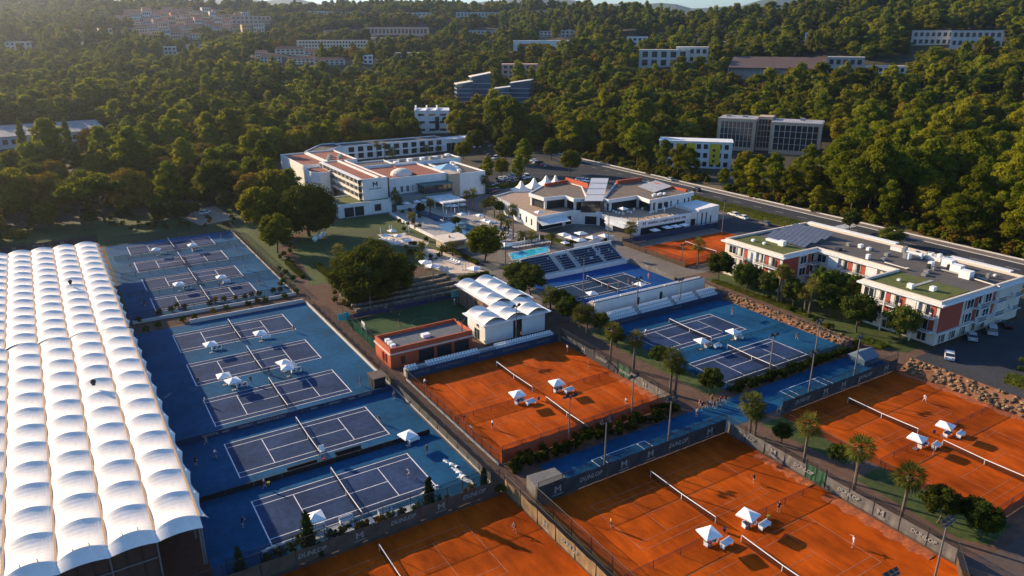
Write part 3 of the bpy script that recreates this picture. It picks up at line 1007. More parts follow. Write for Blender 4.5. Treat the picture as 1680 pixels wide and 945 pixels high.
# the tan office building with its window grid
def tan_office():
    u, v, z, w, h, d = place(1175, 1356, 196, 252)
    CLEAR[-1] = CLEAR[-1][:4] + (52,)
    rz = math.atan2(v, u) - math.pi / 2 - .10
    t = thing('office_building', 'tan office building with gridded dark windows in two blocks', 'building', (u, v, z), rz)
    def blk(x0, x1, y0, y1, hh, nc, nr, side):
        b = MB(); b.box(x0, x1, y0, y1, -3, hh); b.build('wall', TANW, t)
        b = MB(); b.box(x0 + .5, x1 - .5, y0 + .5, y1 - .5, hh, hh + .12); b.build('roof', GREYW, t)
        for r_ in range(nr):
            for c_ in range(nc):
                cw = (x1 - x0 - 3.2) / nc
                xx = x0 + 1.6 + cw * c_; zz = 2.0 + (hh - 3.4) * r_ / nr; zh = (hh - 3.4) / nr
                g = MB(); g.box(xx + .15, xx + cw - .15, y0 - .08, y0 + .02, zz + .15, zz + zh - .15); wn_ = g.build('window', GLASS, t)
                m_ = MB(); m_.box(xx + .02, xx + .15, y0 - .10, y0 + .01, zz, zz + zh); m_.build('mullion', WPAINT, wn_)
            if side:
                for c_ in range(5):
                    cw = (y1 - y0 - 3) / 5; yy = y0 + 1.5 + cw * c_; zz = 2.0 + (hh - 3.4) * r_ / nr; zh = (hh - 3.4) / nr
                    g = MB(); g.box(x1 - .02, x1 + .08, yy + .15, yy + cw - .15, zz + .15, zz + zh - .15); g.build('window', GLASS, t)
    blk(-w * .5, -w * .16, 0, 18, h * .93, 8, 4, True)
    blk(-w * .16 + 8, w * .40, -2, 16, h * .9, 8, 4, True)
    b = MB(); b.box(-w * .16 + .2, -w * .16 + 7.8, 4, 14, -3, h); b.build('stair_block', TANW, t)
    for r_ in range(5):
        for c_ in range(4):
            g = MB(); g.box(-w * .16 + .9 + c_ * 1.6, -w * .16 + 2.2 + c_ * 1.6, 3.9, 4.05, 2 + r_ * (h - 3) / 5, 1.6 + (r_ + 1) * (h - 3) / 5); g.build('window', GLASS, t)
    for x in (-w * .45, -w * .3, -w * .05, w * .2):
        g = MB(); g.box(x, x + 2.4, 8, 10, h * .92, h * .92 + 1.1); g.build('roof_vent', GREYW, t)
tan_office()
yb_ = far_block(1080, 1196, 234, 276, 12, WHITE, 'white building with yellow panels half hidden behind pines by the road', 3, 10)
u_, v_, z_, w_, h_, d_ = place(1080, 1196, 234, 276); CLEAR.pop()
for a0, a1 in ((.38, .50), (.70, .84)):
    b = MB(); b.box(-w_ / 2 + w_ * a0, -w_ / 2 + w_ * a1, -.32, -.16, 2, h_ - .6); pnl = b.build('yellow_panel', YELLOW, yb_)
    for k in range(3):
        g = MB(); g.box(-w_ / 2 + w_ * (a0 + .04), -w_ / 2 + w_ * (a0 + .075), -.40, -.30, 3 + k * 2.6, 4.2 + k * 2.6); g.build('window', GLASS, pnl)
# long brown roofed hall
u_, v_, z_, w_, h_, d_ = place(1196, 1356, 97, 126)
t = thing('hall', 'long low hall with a plain brown sheet roof among pines', 'building', (u_, v_, z_), math.atan2(v_, u_) - math.pi / 2 - .04)
b = MB(); b.box(-w_ / 2 + 2, w_ / 2 - 2, 2, 30, -4, h_ * .42); b.build('wall', GREYW, t)
b = MB(); b.add([(-w_ / 2, -1, h_ * .45), (w_ / 2, -1, h_ * .45), (w_ / 2 - 4, 26, h_), (-w_ / 2 + 1, 26, h_), (-w_ / 2, 34, h_ * .5), (w_ / 2, 34, h_ * .5), (-w_ / 2, -1, h_ * .40), (w_ / 2, -1, h_ * .40)],
                [(0, 1, 2, 3), (3, 2, 5, 4), (6, 7, 1, 0), (1, 7, 5, 2), (0, 3, 4, 6)]); b.build('roof', BROWNRF, t)
for k in range(7):
    g = MB(); g.box(-w_ / 2 + w_ * k / 6.2, -w_ / 2 + w_ * k / 6.2 + .9, -.4, .5, -3, h_ * .42); g.build('column', GREYW, t)
far_block(1356, 1412, 97, 124, 22, GREYW, 'low grey annex with rooftop plant beside the brown roofed hall', 2, 5)
far_block(1414, 1482, 110, 121, 10, CREAM, 'low cream pavilion half hidden right of the brown hall', 1, 8)
far_block(1048, 1128, 84, 110, 18, FARW[1], 'white modern office with dark glass strips above the pines', 2, 5, wh=.7)
far_block(1108, 1160, 80, 104, 22, CREAM, 'cream stepped office block behind the white modern office', 2, 5)
far_block(1138, 1188, 70, 88, 20, FARW[1], 'white glazed rooftop block at the top of the stepped offices', 2, 6, glass=BLGLASS)
def glass_office(x0, x1, yt, yb, label, a):
    u, v, z, w, h, d = place(x0, x1, yt, yb)
    t = thing('glass_office', label, 'building', (u, v, z), math.atan2(v, u) - math.pi / 2 + a)
    for i, (a0, a1, hh, dy) in enumerate(((-.5, -.05, .72, 0), (-.05, .5, 1.0, 3))):
        p = [(w * a0, dy), (w * a1, dy - 2), (w * a1 + 2, dy + 14), (w * a0, dy + 14)]
        b = MB(); b.prism(p, -4, [h * hh * .86, h * hh, h * hh, h * hh * .86]); wl = b.build('wall', BLGLASS, t)
        q = [(x + (-.3 if k in (0, 3) else .3), y + (-.3 if k < 2 else .3)) for k, (x, y) in enumerate(p)]
        b = MB(); b.prism(q, [h * hh * .86, h * hh, h * hh, h * hh * .86], [h * hh * .86 + .5, h * hh + .5, h * hh + .5, h * hh * .86 + .5]); b.build('roof', CREAM, t)
        for k in range(4):
            zz = h * hh * .8 * (k + .2) / 4
            s = [(x + (-.12 if j in (0, 3) else .12), y + (-.12 if j < 2 else .12)) for j, (x, y) in enumerate(p)]
            b = MB(); b.prism(s, zz, zz + .55); b.build('floor_band', GREYW, wl)
glass_office(750, 806, 123, 168, 'dark blue glass office with slanting roofs, the left one of a pair', .15)
glass_office(810, 868, 134, 170, 'dark blue glass office with slanting roofs, the right one of a pair', -.1)
t = far_block(682, 738, 183, 219, 16, WHITE, 'small white hotel block with dark round sign behind the long hotel', 3, 3, wh=.3)
u_, v_, z_, w_, h_, d_ = place(682, 738, 183, 219); CLEAR.pop()
b = MB(); b.cyl((w_ * .36, -.1, h_ * .62), (w_ * .36, -.22, h_ * .62), 1.7, 1.7, 20); b.build('round_sign', mat('sign_navy', (0.02, 0.03, 0.06), .6), t)
b = MB(); b.box(w_ * .08, w_ * .2, -.4, -.08, 2, h_ * .75); b.build('stair_window', GLASS, t)
for k in (-.5, -.18, .12):
    b = MB(); b.prism([(w_ * k, 0), (w_ * k + 1, 0), (w_ * k + 1, 15), (w_ * k, 15)], h_ + .36, [h_ + .9, h_ + .9, h_ + 2.2, h_ + 2.2]); b.build('roof_fin', WHITE, t)
far_block(823, 882, 108, 131, 16, FARW[2], 'salmon coloured block with flat roofs left of the pine hill', 3, 6)
far_block(842, 943, 68, 82, 22, WHITE, 'long white and red warehouse in the wooded valley', 1, 3, glass=ORANGE, wh=.35)
far_block(1028, 1062, 63, 77, 14, WHITE, 'small white villa above the wooded valley', 2, 4)
far_block(1497, 1560, 52, 74, 12, FARW[1], 'white block with window row at the upper right, left half', 2, 7)
far_block(1562, 1636, 53, 78, 12, FARW[1], 'white block with window row at the upper right, right half', 2, 8)
far_block(1320, 1338, 55, 70, 8, WHITE, 'tiny white house alone in the right hand pine wood', 2, 2)
far_block(490, 604, 68, 84, 14, FARW[0], 'long tan apartment row with three window bands', 3, 22)
for i, (x0, x1, yt, yb) in enumerate(((453, 500, 77, 90), (500, 548, 82, 92), (548, 612, 83, 93), (428, 462, 90, 104), (474, 516, 94, 106), (516, 566, 95, 107), (420, 440, 84, 96))):
    far_block(x0, x1, yt, yb, 9, FARW[i % 2], ('wide', 'middle', 'long', 'leftmost front', 'low front', 'right front', 'small upper')[i] + ' terracotta roofed house below the long tan apartments', 2, 6, 'hip', 'house', cat='house')
far_block(632, 688, 88, 101, 10, FARW[1], 'white apartment house beside a yellow tree in the valley', 2, 8)
far_block(596, 612, 93, 106, 8, WHITE, 'small pale villa left of the white apartment house', 2, 2)
far_block(536, 600, 50, 62, 16, BLGLASS, 'long blue grey glazed hall on the far wooded slope', 1, 12)
far_block(600, 704, 46, 58, 14, FARW[2], 'long low brown industrial row on the far slope', 1, 16)
far_block(612, 690, 63, 70, 12, FARW[0], 'flat beige building with a small tower on the far slope', 1, 12)
far_block(750, 815, 51, 57, 12, FARW[1], 'thin white roof line left of the warehouse', 1, 10)
far_block(506, 548, 19, 27, 10, FARW[1], 'pale roofs on the farthest ridge left of centre', 1, 8)
far_block(560, 616, 21, 27, 10, FARW[1], 'long pale roof on the farthest ridge', 1, 10)
far_block(662, 708, 22, 33, 12, FARW[1], 'white and dark factory on the farthest ridge', 2, 6)
far_block(748, 820, 21, 28, 10, FARW[1], 'row of white sheds on the farthest ridge near the centre', 1, 12)
far_block(878, 912, 18, 26, 10, FARW[1], 'white flat hall on the ridge right of centre', 1, 6)
far_block(885, 905, 52, 61, 8, FARW[1], 'small white villa in the valley, left one of two', 2, 3)
far_block(920, 942, 51, 62, 8, FARW[1], 'small white villa in the valley, right one of two', 2, 3)
far_block(382, 445, 28, 46, 14, FARW[2], 'rose coloured apartment block right of the hill town', 3, 9)
far_block(995, 1032, 42, 45, 10, FARW[1], 'thin pale roof among the trees of the right ridge', 1, 5)
far_block(68, 116, 145, 172, 14, FARW[0], 'beige terraced house alone in the left wood', 2, 4)
far_block(12, 32, 70, 82, 8, FARW[1], 'small white house at the far left', 2, 3)
far_block(36, 52, 70, 84, 8, FARW[1], 'second small white house at the far left', 2, 2)
far_block(270, 290, 78, 90, 8, FARW[1], 'white villa below the hill town, left one of two', 2, 3)
far_block(308, 336, 75, 86, 8, FARW[1], 'white villa below the hill town, right one of two', 2, 3)
# grey shed behind the poplars
u_, v_, z_, w_, h_, d_ = place(-40, 165, 212, 240)
t = thing('shed', 'long grey industrial shed behind the poplars at the left', 'building', (u_, v_, z_), math.atan2(v_, u_) - math.pi / 2 + .12)
b = MB(); b.box(-w_ / 2, w_ / 2, 0, 24, -3, h_ * .6); b.build('wall', FARW[1], t)
b = MB(); b.prism([(-w_ / 2 - .6, -.8), (w_ / 2 + .6, -.8), (w_ / 2 + .6, 25), (-w_ / 2 - .6, 25)], [h_ * .62] * 2 + [h_] * 2, [h_ * .66] * 2 + [h_ + .3] * 2)
b.build('roof', mat('grey_sheet_roof', (0.22, 0.21, 0.20), .6, .15, .4), t)
windows(t, (-w_ / 2, 0), (1, 0), 16, w_, h_ * .2, h_ * .28, w_ / 26, (0, -1))
# the hill town: separate little houses
town = random.Random(4)
words = ['tall', 'broad', 'narrow', 'low', 'stepped', 'square']
tone = ['cream', 'white', 'rose', 'ochre']
ntown = 0
for row, (yy, x0, x1, step) in enumerate(((24, 205, 360, 12), (33, 190, 400, 12), (42, 205, 440, 13), (52, 225, 425, 14), (62, 100, 200, 17), (63, 232, 330, 15))):
    x = x0; hn = 0
    while x < x1:
        w = town.uniform(.8, 1.25) * step
        hh = town.uniform(9, 14) * (1.0 if row > 0 else .8)
        k = town.randrange(4)
        far_block(x, x + w, yy + town.uniform(-2, 2) - hh, yy + town.uniform(0, 2.5), 10, FARW[k], '%s walled house, %s from the left in the %s row of the hill town' % (tone[k], ORD[hn], ('top', 'second', 'third', 'fourth', 'left bottom', 'right bottom')[row]),
                  2, 4, 'hip' if town.random() < .75 else 'flat', 'town_house', ang=town.uniform(-.3, .3), cat='house')['group'] = 'houses of the hill town'
        CLEAR[-1] = CLEAR[-1][:4] + (80,)
        x += w * town.uniform(1.0, 1.25); ntown += 1; hn += 1

# ================================================================ THE WOODS
for px, py, hw, dep in ((45, 272, 8, 40), (108, 268, 13, 40), (-2, 280, 6, 30), (152, 365, 13, 20), (218, 355, 8, 18), (30, 365, 8, 14)):
    u_, v_ = G(px, py); r_ = math.hypot(u_, v_)
    CLEAR.append((u_, v_, (-u_ / r_, -v_ / r_), hw, dep))
def blocked(u, v, r):
    if u < 215 and v < 262 and not (u < 6 and v > 258): return True
    if 76 < u < 216 and 240 < v < 384: return True
    if 140 < u < 240 and 225 < v < 300: return True
    if 204 < u < 236 and v < 345: return True
    if 240 < u < 306 and 208 < v < 230: return True
    if 36 < u < 54 and 262 < v < 300: return True
    if u < 62 and v < 272: return True
    for (cu, cv, d, hw, dep) in CLEAR:
        du, dv = u - cu, v - cv
        a = du * d[0] + dv * d[1]
        c_ = abs(du * d[1] - dv * d[0])
        if (-12 if dep < 41 and hw < 14 and u < 60 else -36) < a < dep and c_ < hw: return True
    return False

wood = random.Random(21)
cand = []
SP = 9.3
for i in range(-110, 190):
    for j in range(5, 210):
        u, v = (i + wood.uniform(-.42, .42)) * SP, (j + wood.uniform(-.42, .42)) * SP
        r = math.hypot(u, v)
        if r > 1500 or r < 190: continue
        if r > 700 and wood.random() < .35: continue
        px, py, d = PR(u, v, terrain(u, v) + 6)
        if px < -90 or px > 1770 or py > 480: continue
        phi = math.degrees(math.atan2(u * math.cos(TH) - v * math.sin(TH), u * math.sin(TH) + v * math.cos(TH)))
        if r > ridge(phi)[1] + 110: continue
        if blocked(u, v, r): continue
        cand.append((r, u, v, px, py))
cand.sort()
npine = noak = 0
far_pts = []
for r, u, v, px, py in cand:
    k = math.sin(u / 95 + 1) + math.cos(v / 120) + wood.uniform(-1.2, 1.2)
    right = px > 800
    ispine = (k > -1.0) if right else (k > .55)
    z = terrain(u, v)
    low = .62 if (u < 80 and v < 345) or (1060 < px < 1370 and r < 420) else 1.0
    if r < 470 and ispine and npine < 290 and -30 < px < 1710:
        s = wood.uniform(1.0, 2.0) * low
        tree(wood.choice(PINES), u, v, z, s, 'pine_tree', 'pine with clumped olive green crown in the wood around the complex', group='pines of the surrounding wood', sz=s * wood.uniform(.85, 1.15))
        npine += 1
    elif r < 470 and not ispine and noak < 290 and -30 < px < 1710:
        s = wood.uniform(.85, 2.0) * low
        if wood.random() < .16:
            tree(wood.choice(AUTO), u, v, z, s, 'autumn_tree', 'round tree turning ochre in the wood around the complex', group='ochre trees of the surrounding wood')
        else:
            tree(wood.choice(OAKS), u, v, z, s, 'oak_tree', 'round dark green oak in the wood around the complex', group='oaks of the surrounding wood', sz=s * wood.uniform(.8, 1.1))
        noak += 1
    else:
        far_pts.append((u, v, z - .4, 0 if ispine else 1))
print('woods', npine, noak, len(far_pts), 'town', ntown)

def scatter(name, pts, meshes, label, seed, lo=(.75, .75, .7), hi=(2.2, 2.2, 1.8)):
    me = bpy.data.meshes.new(name)
    me.from_pydata([p[:3] for p in pts], [], [])
    o = link(name, me, label=label, kind='stuff')
    ng = bpy.data.node_groups.new(name + '_nodes', 'GeometryNodeTree')
    ng.interface.new_socket('Geometry', in_out='INPUT', socket_type='NodeSocketGeometry')
    ng.interface.new_socket('Geometry', in_out='OUTPUT', socket_type='NodeSocketGeometry')
    N, L = ng.nodes, ng.links
    gi, go = N.new('NodeGroupInput'), N.new('NodeGroupOutput')
    mp = N.new('GeometryNodeMeshToPoints')
    ip = N.new('GeometryNodeInstanceOnPoints')
    jn = N.new('GeometryNodeJoinGeometry')
    for m_ in meshes:
        src = bpy.data.objects.new('far_crown', m_)
        oi = N.new('GeometryNodeObjectInfo')
        oi.inputs['Object'].default_value = src
        oi.inputs['As Instance'].default_value = True
        L.new(oi.outputs['Geometry'], jn.inputs[0])
    rv = N.new('FunctionNodeRandomValue'); rv.data_type = 'FLOAT_VECTOR'
    rv.inputs[0].default_value = (-.08, -.08, 0); rv.inputs[1].default_value = (.08, .08, 6.28); rv.inputs['Seed'].default_value = seed
    rs = N.new('FunctionNodeRandomValue'); rs.data_type = 'FLOAT_VECTOR'
    rs.inputs[0].default_value = lo; rs.inputs[1].default_value = hi; rs.inputs['Seed'].default_value = seed + 1
    ip.inputs['Pick Instance'].default_value = True
    L.new(gi.outputs[0], mp.inputs['Mesh'])
    L.new(mp.outputs[0], ip.inputs['Points'])
    L.new(jn.outputs[0], ip.inputs['Instance'])
    L.new(rv.outputs[0], ip.inputs['Rotation'])
    L.new(rs.outputs[0], ip.inputs['Scale'])
    L.new(ip.outputs[0], go.inputs[0])
    md = o.modifiers.new('scatter', 'NODES'); md.node_group = ng
    return o
scatter('forest', [p for p in far_pts if p[3] == 0], FARC[:4], 'mass of far pine wood covering the hills', 3)
scatter('forest', [p for p in far_pts if p[3] == 1], FARC[4:], 'mass of far mixed broadleaf wood covering the valley', 5)

under = []
for i in range(9000):
    u, v = wood.uniform(-250, 420), wood.uniform(100, 520)
    r = math.hypot(u, v)
    px, py, dd = PR(u, v, 2)
    if r > 500 or not (-60 < px < 1740) or py > 470 or blocked(u, v, r): continue
    under.append((u, v, terrain(u, v) - .2))
for i in range(420):
    u, v = wood.uniform(233.8, 247), wood.uniform(30, 345)
    if not (208 < v < 230): under.append((u, v, -.2))
scatter('undergrowth', under, FARC[4:], 'low undergrowth between the trunks along the wood edge', 9, (.28, .28, .2), (.62, .62, .48))
# ================================================================ BUILDINGS OF THE COMPLEX
def inset(p, d):
    n = len(p); out = []
    A = sum(p[i][0] * p[(i + 1) % n][1] - p[(i + 1) % n][0] * p[i][1] for i in range(n))
    s = 1 if A > 0 else -1
    for i in range(n):
        a, b, c = Vector(p[i - 1]), Vector(p[i]), Vector(p[(i + 1) % n])
        d1, d2 = (b - a).normalized(), (c - b).normalized()
        n1, n2 = Vector((-d1.y, d1.x)) * s, Vector((-d2.y, d2.x)) * s
        m = n1 + n2
        k = d / max(.25, (1 + n1.dot(n2)))
        out.append((b.x + m.x * k, b.y + m.y * k))
    return out

def ring(b, p, d, z0, z1):
    q = inset(p, d); n = len(p)
    vs = [(x, y, z0) for x, y in p] + [(x, y, z1) for x, y in p] + [(x, y, z1) for x, y in q] + [(x, y, z0) for x, y in q]
    fs = []
    for i in range(n):
        j = (i + 1) % n
        fs += [(i, j, n + j, n + i), (n + i, n + j, 2 * n + j, 2 * n + i), (2 * n + i, 2 * n + j, 3 * n + j, 3 * n + i), (3 * n + i, 3 * n + j, j, i)]
    return b.add(vs, fs)

def bpart(t, name, m, fn, par=None):
    b = MB(tuple(t.location)); fn(b)
    return b.build(name, m, par or t)

def bblock(t, pts, z0, h, wall, roofm, par=.5, pw=.35, wallname='wall'):
    w = bpart(t, wallname, wall, lambda b: b.prism(pts, z0, h - par))
    rf = bpart(t, 'roof', roofm, lambda b: b.prism(inset(pts, pw + .01), h - par, h - par + .03))
    bpart(t, 'parapet', wall, lambda b: ring(b, pts, pw, h - par, h), rf)
    return w, rf

def fwin(t, axis, c, a0, a1, z0, z1, par=None, glass=GLASS, frame=WPAINT, sgn=-1, fr=.12, out=.0):
    """one window in an axis aligned facade: axis 'u' = facade of constant X, 'v' = of constant Y"""
    e0, e1 = (c + sgn * .02, c + sgn * (.10 + out)), (c + sgn * .02, c + sgn * (.16 + out))
    def bx(b, lo, hi, A0, A1, Z0, Z1):
        l, h_ = min(lo, hi), max(lo, hi)
        b.box(l, h_, A0, A1, Z0, Z1) if axis == 'u' else b.box(A0, A1, l, h_, Z0, Z1)
    def fm(b):
        for q in ((a0 - fr, a0, z0 - fr, z1 + fr), (a1, a1 + fr, z0 - fr, z1 + fr), (a0, a1, z0 - fr, z0), (a0, a1, z1, z1 + fr), ((a0 + a1) / 2 - .04, (a0 + a1) / 2 + .04, z0, z1)):
            bx(b, e1[0], e1[1], *q)
    w = bpart(t, 'window', glass, lambda b: bx(b, e0[0], e0[1], a0, a1, z0, z1), par)
    bpart(t, 'frame', frame, fm, w)
    return w

# ---- long white membrane hall
def tent(name, label, uR, sw, ns, v0, v1, nb, z0, gable):
    t = thing(name, label, 'tent', (uR, v0, 0), .0125)
    bl = (v1 - v0) / nb
    NU, NV, A = 14, 8, .78
    def prof(s, q):
        return A * (max(0, math.sin(math.pi * s)) ** .85) * (1 - .60 * 4 * q * (1 - q)) - .10 * 4 * q * (1 - q)
    b = MB(); vs = []
    for j in range(NV + 1):
        for i in range(NU + 1):
            vs.append((-sw * i / NU, bl * j / NV, prof(i / NU, j / NV)))
    b.add(vs, [(j * (NU + 1) + i + 1, j * (NU + 1) + i, (j + 1) * (NU + 1) + i, (j + 1) * (NU + 1) + i + 1) for j in range(NV) for i in range(NU)])
    panel = b.mesh('membrane_panel', TENTM)
    b = MB(); vs = []                       # scalloped flap along the eave
    for j in range(NV + 1):
        q = j / NV
        vs += [(0, bl * q, -.10 * 4 * q * (1 - q)), (.35 + .25 * abs(2 * q - 1) ** 1.5, bl * q, -.22 - .12 * 4 * q * (1 - q)), (.55 + .45 * abs(2 * q - 1) ** 1.5, bl * q, -.75 + .1 * abs(2 * q - 1))]
    b.add(vs, [(3 * j + k, 3 * j + k + 1, 3 * j + k + 4, 3 * j + k + 3) for j in range(NV) for k in (0, 1)])
    flap = b.mesh('eave_flap', TENTM)
    b = MB(); b.box(-.13, .13, 0, bl - .02, -.05, .06); seam = b.mesh('seam', mat('tan_seam', (0.42, 0.27, 0.16), .8))
    b = MB(); b.cyl((0, 0, -z0), (0, 0, 0), .12, .12, 8); colm = b.mesh('column', GRMET)
    for k in range(ns):
        for j in range(nb):
            link('membrane_panel', panel, t, (-sw * k, bl * j, z0))
            if k > 0 or True:
                link('seam', seam, t, (-sw * k, bl * j, z0))
    for j in range(nb):
        link('eave_flap', flap, t, (0, bl * j, z0))
    for j in range(nb + 1):
        link('column', colm, t, (-.25, bl * j, z0 - .3))
    if gable:
        b = MB(); vs = []                   # membrane drawn down in front of the last arch
        for j in range(5):
            q = j / 4
            for i in range(NU + 1):
                s = i / NU
                vs.append((-sw * s, -1.9 * q, (A * max(0, math.sin(math.pi * s)) ** .85) * (1 - .62 * q ** .8) - .45 * q))
        b.add(vs, [(j * (NU + 1) + i, j * (NU + 1) + i + 1, (j + 1) * (NU + 1) + i + 1, (j + 1) * (NU + 1) + i) for j in range(4) for i in range(NU)])
        ef = b.mesh('end_flap', TENTM)
        for k in range(ns):
            link('end_flap', ef, t, (-sw * k, 0, z0))
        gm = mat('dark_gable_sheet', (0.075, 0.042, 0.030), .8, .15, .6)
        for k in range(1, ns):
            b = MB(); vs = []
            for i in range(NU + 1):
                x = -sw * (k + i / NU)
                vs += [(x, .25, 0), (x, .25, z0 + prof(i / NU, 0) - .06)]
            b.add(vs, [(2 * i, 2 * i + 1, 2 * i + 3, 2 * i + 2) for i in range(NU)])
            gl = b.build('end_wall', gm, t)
            for q in (.33, .66):
                b = MB(); b.box(-sw * (k + q) - .04, -sw * (k + q) + .04, .12, .22, 0, z0 + 1.0); b.build('mullion', DKMET, gl)
        b = MB(); b.box(-sw * ns, -sw, -.05, .10, 3.2, 3.35); b.build('rail', GRMET, t)
        for k in range(ns):
            b = MB(); b.cyl((-sw * k, -.05, 0), (-sw * k, -.05, z0 + .05), .1, .1, 8); b.build('column', GRMET, t)
    return t
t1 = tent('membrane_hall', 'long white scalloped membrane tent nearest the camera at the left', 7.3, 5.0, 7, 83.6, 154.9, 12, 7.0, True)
t2 = tent('membrane_hall', 'far half of the white scalloped membrane tent at the left', 6.3, 5.1, 8, 155.0, 228.6, 13, 7.0, False)
b = MB(); b.box(-40, .6, -.16, -.02, 6.7, 7.12); b.build('gutter', DKMET, t2)
for px, py, lab in ((115, 463, 'small black cowl on the far half of the white tent'), (153, 628, 'small black cowl on the near half of the white tent')):
    u, v = G(px, py, 8.3)
    b = MB((u, v, 7.9)); b.lathe((u, v, 7.9), [(.28, 0), (.28, .35), (.42, .4), (.42, .75), (.2, 1.0)], 10)
    b.build('roof_cowl', LETDK, None, loc=(u, v, 7.9), label=lab, cat='vent')

# ---- smaller twin canopy by the pitch
def canopy(label, u0, u1, v0, v1, nu, nv, z0, walls):
    t = thing('membrane_canopy', label, 'canopy', (u0, v0, 0))
    W, Lb = (u1 - u0) / nu, (v1 - v0) / nv
    NU, NV = 12, 8
    b = MB(); vs = []
    for j in range(NV + 1):
        for i in range(NU + 1):
            s, q = i / NU, j / NV
            vs.append((W * s, Lb * q, 1.15 * math.sin(math.pi * s) ** .9 * (1 - .6 * 4 * q * (1 - q))))
    b.add(vs, [(j * (NU + 1) + i, j * (NU + 1) + i + 1, (j + 1) * (NU + 1) + i + 1, (j + 1) * (NU + 1) + i) for j in range(NV) for i in range(NU)])
    me = b.mesh('membrane_panel', TENTM)
    for i in range(nu):
        for j in range(nv):
            link('membrane_panel', me, t, (W * i, Lb * j, z0))
    b = MB(); b.prism([(-.5, -.5), (u1 - u0 + .5, -.5), (u1 - u0 + .5, v1 - v0 + .5), (-.5, v1 - v0 + .5)], z0 - .25, z0 - .05); b.build('eave_frame', WPAINT, t)
    if walls:
        a = .5
        for n_, x0, x1, y0, y1 in (('wall_panel', a, (u1 - u0) * .46, a, a + .12), ('wall_panel', (u1 - u0) * .60, u1 - u0 - a, a, a + .12), ('wall_panel', a, a + .12, a + .14, v1 - v0), ('wall_panel', u1 - u0 - a - .12, u1 - u0 - a, a + .14, v1 - v0)):
            b = MB(); b.box(x0, x1, y0, y1, 0, z0 - .25); b.build(n_, WHITE, t)
        b = MB(); b.box((u1 - u0) * .46, (u1 - u0) * .60, 1.2, 1.3, 0, z0 - .25); b.build('doorway', LETDK, t)
        b = MB(); b.box(.44, .49, 3.0, 3.9, .2, 2.4); b.build('window', GLASS, t)
        b = MB(); b.box(.44, .49, 4.2, 5.1, .2, 2.4); b.build('window', GLASS, t)
        emblem(.9, LETDK, t, (.46, 3.6, 3.3), (-1, 0))
    else:
        for j in range(nv + 1):
            for x in (0.1, u1 - u0 - .1):
                b = MB(); b.cyl((x, Lb * j, 0), (x, Lb * j, z0), .1, .1, 8); b.build('column', GRMET, t)
        for j in range(nv):
            b = MB(); b.box(.4, .5, Lb * j + .1, Lb * (j + 1) - .1, 0, z0 - .5); b.build('wall_panel', mat('brown_slats', (0.16, 0.105, 0.075), .8, .3, 4), t)
    return t
canopy('white membrane canopy over white walled hall by the middle clay courts', 70.0, 86.2, 123.6, 131.8, 3, 2, 4.7, True)
canopy('white membrane canopy over the open hall beside the football pitch', 77.2, 87.4, 132.4, 149.4, 2, 4, 4.9, False)

# ---- orange flat roofed clubroom
t = thing('clubroom', 'orange single storey clubroom with grey flat roof beside the pitch', 'building', (48.8, 123.4, 0))
P0 = [(48.8, 123.4), (67.0, 123.4), (67.0, 131.2), (48.8, 131.2)]
w, rf = bblock(t, P0, 0, 4.3, ORANGE, mat('grey_roof_felt', (0.10, 0.11, 0.12), .9, .15, .5), .7, .3)
bpart(t, 'cornice', mat('pale_cornice', (0.62, 0.45, 0.38), .8), lambda b: ring(b, inset(P0, -.22), .2, 2.95, 3.25))
for i in range(3):
    fwin(t, 'v', 123.4, 55.0 + i * 4.0, 58.0 + i * 4.0, .3, 2.5, frame=DKMET)
for a in (125.5, 127.0):
    fwin(t, 'u', 48.8, a, a + .5, .8, 2.4, frame=ORANGE)
fwin(t, 'v', 123.4, 51.0, 51.8, .6, 2.3, frame=ORANGE)
bpart(t, 'roof_hatch', WPAINT, lambda b: b.box(57.2, 58.8, 126.2, 127.4, 3.64, 4.3), rf)
for k, (x, y) in enumerate(((49.6, 124.5), (49.6, 126.0), (49.7, 127.5))):
    bpart(t, 'air_conditioner', PLAST, lambda b: b.box(x, x + .9, y, y + .8, 3.64, 4.5), rf)

# ---- white hotel on the left
t = thing('white_hotel', 'white flat roofed hotel with dark monogram and balconied wing', 'building', (82, 247.5, 0))
bblock(t, rect(82.0, 101.9, 247.5, 262), 0, 4.9, WHITE, GROOF, .35)
fwin(t, 'v', 247.5, 84.0, 87.2, .3, 3.4, frame=DKMET); fwin(t, 'v', 247.5, 87.9, 91.0, .3, 3.4, frame=DKMET); fwin(t, 'v', 247.5, 95.4, 97.6, 1.2, 3.4, frame=DKMET)
W1 = rect(92.4, 102.0, 250.6, 296)
bblock(t, W1, 4.6, 12.4, WHITE, REDRF, .5)
bpart(t, 'roof_wall', WHITE, lambda b: b.box(98.6, 99.1, 251.2, 295, 11.95, 12.7))
bpart(t, 'lower_wall', CREAM, lambda b: b.box(94.0, 102.0, 262.2, 296, 0, 4.6))
bpart(t, 'dark_slit', GLASS, lambda b: b.box(102.05, 103.0, 251.4, 258, 0, 12.0))
for k in range(3):
    z = 4.95 + 2.45 * k
    for j in range(10):
        y0 = 251.2 + j * 4.4
        w = bpart(t, 'window', GLASS, lambda b: b.box(92.30, 92.38, y0 + .4, y0 + 3.9, z + .1, z + 2.1))
        bpart(t, 'balcony', CREAM, lambda b: (b.box(91.1, 92.29, y0 + .05, y0 + 4.3, z - .18, z), b.box(91.1, 91.22, y0 + .05, y0 + 4.3, z, z + .85), b.box(91.1, 92.29, y0 + 4.3, y0 + 4.42, z - .18, z + 2.27)))
bpart(t, 'cornice', WHITE, lambda b: b.box(91.0, 92.4, 250.7, 295.5, 12.2, 12.42))
O = Vector(t.location)
emblem(1.7, LETDK, t, Vector((97.2, 250.55, 10.2)) - O, (0, -1))
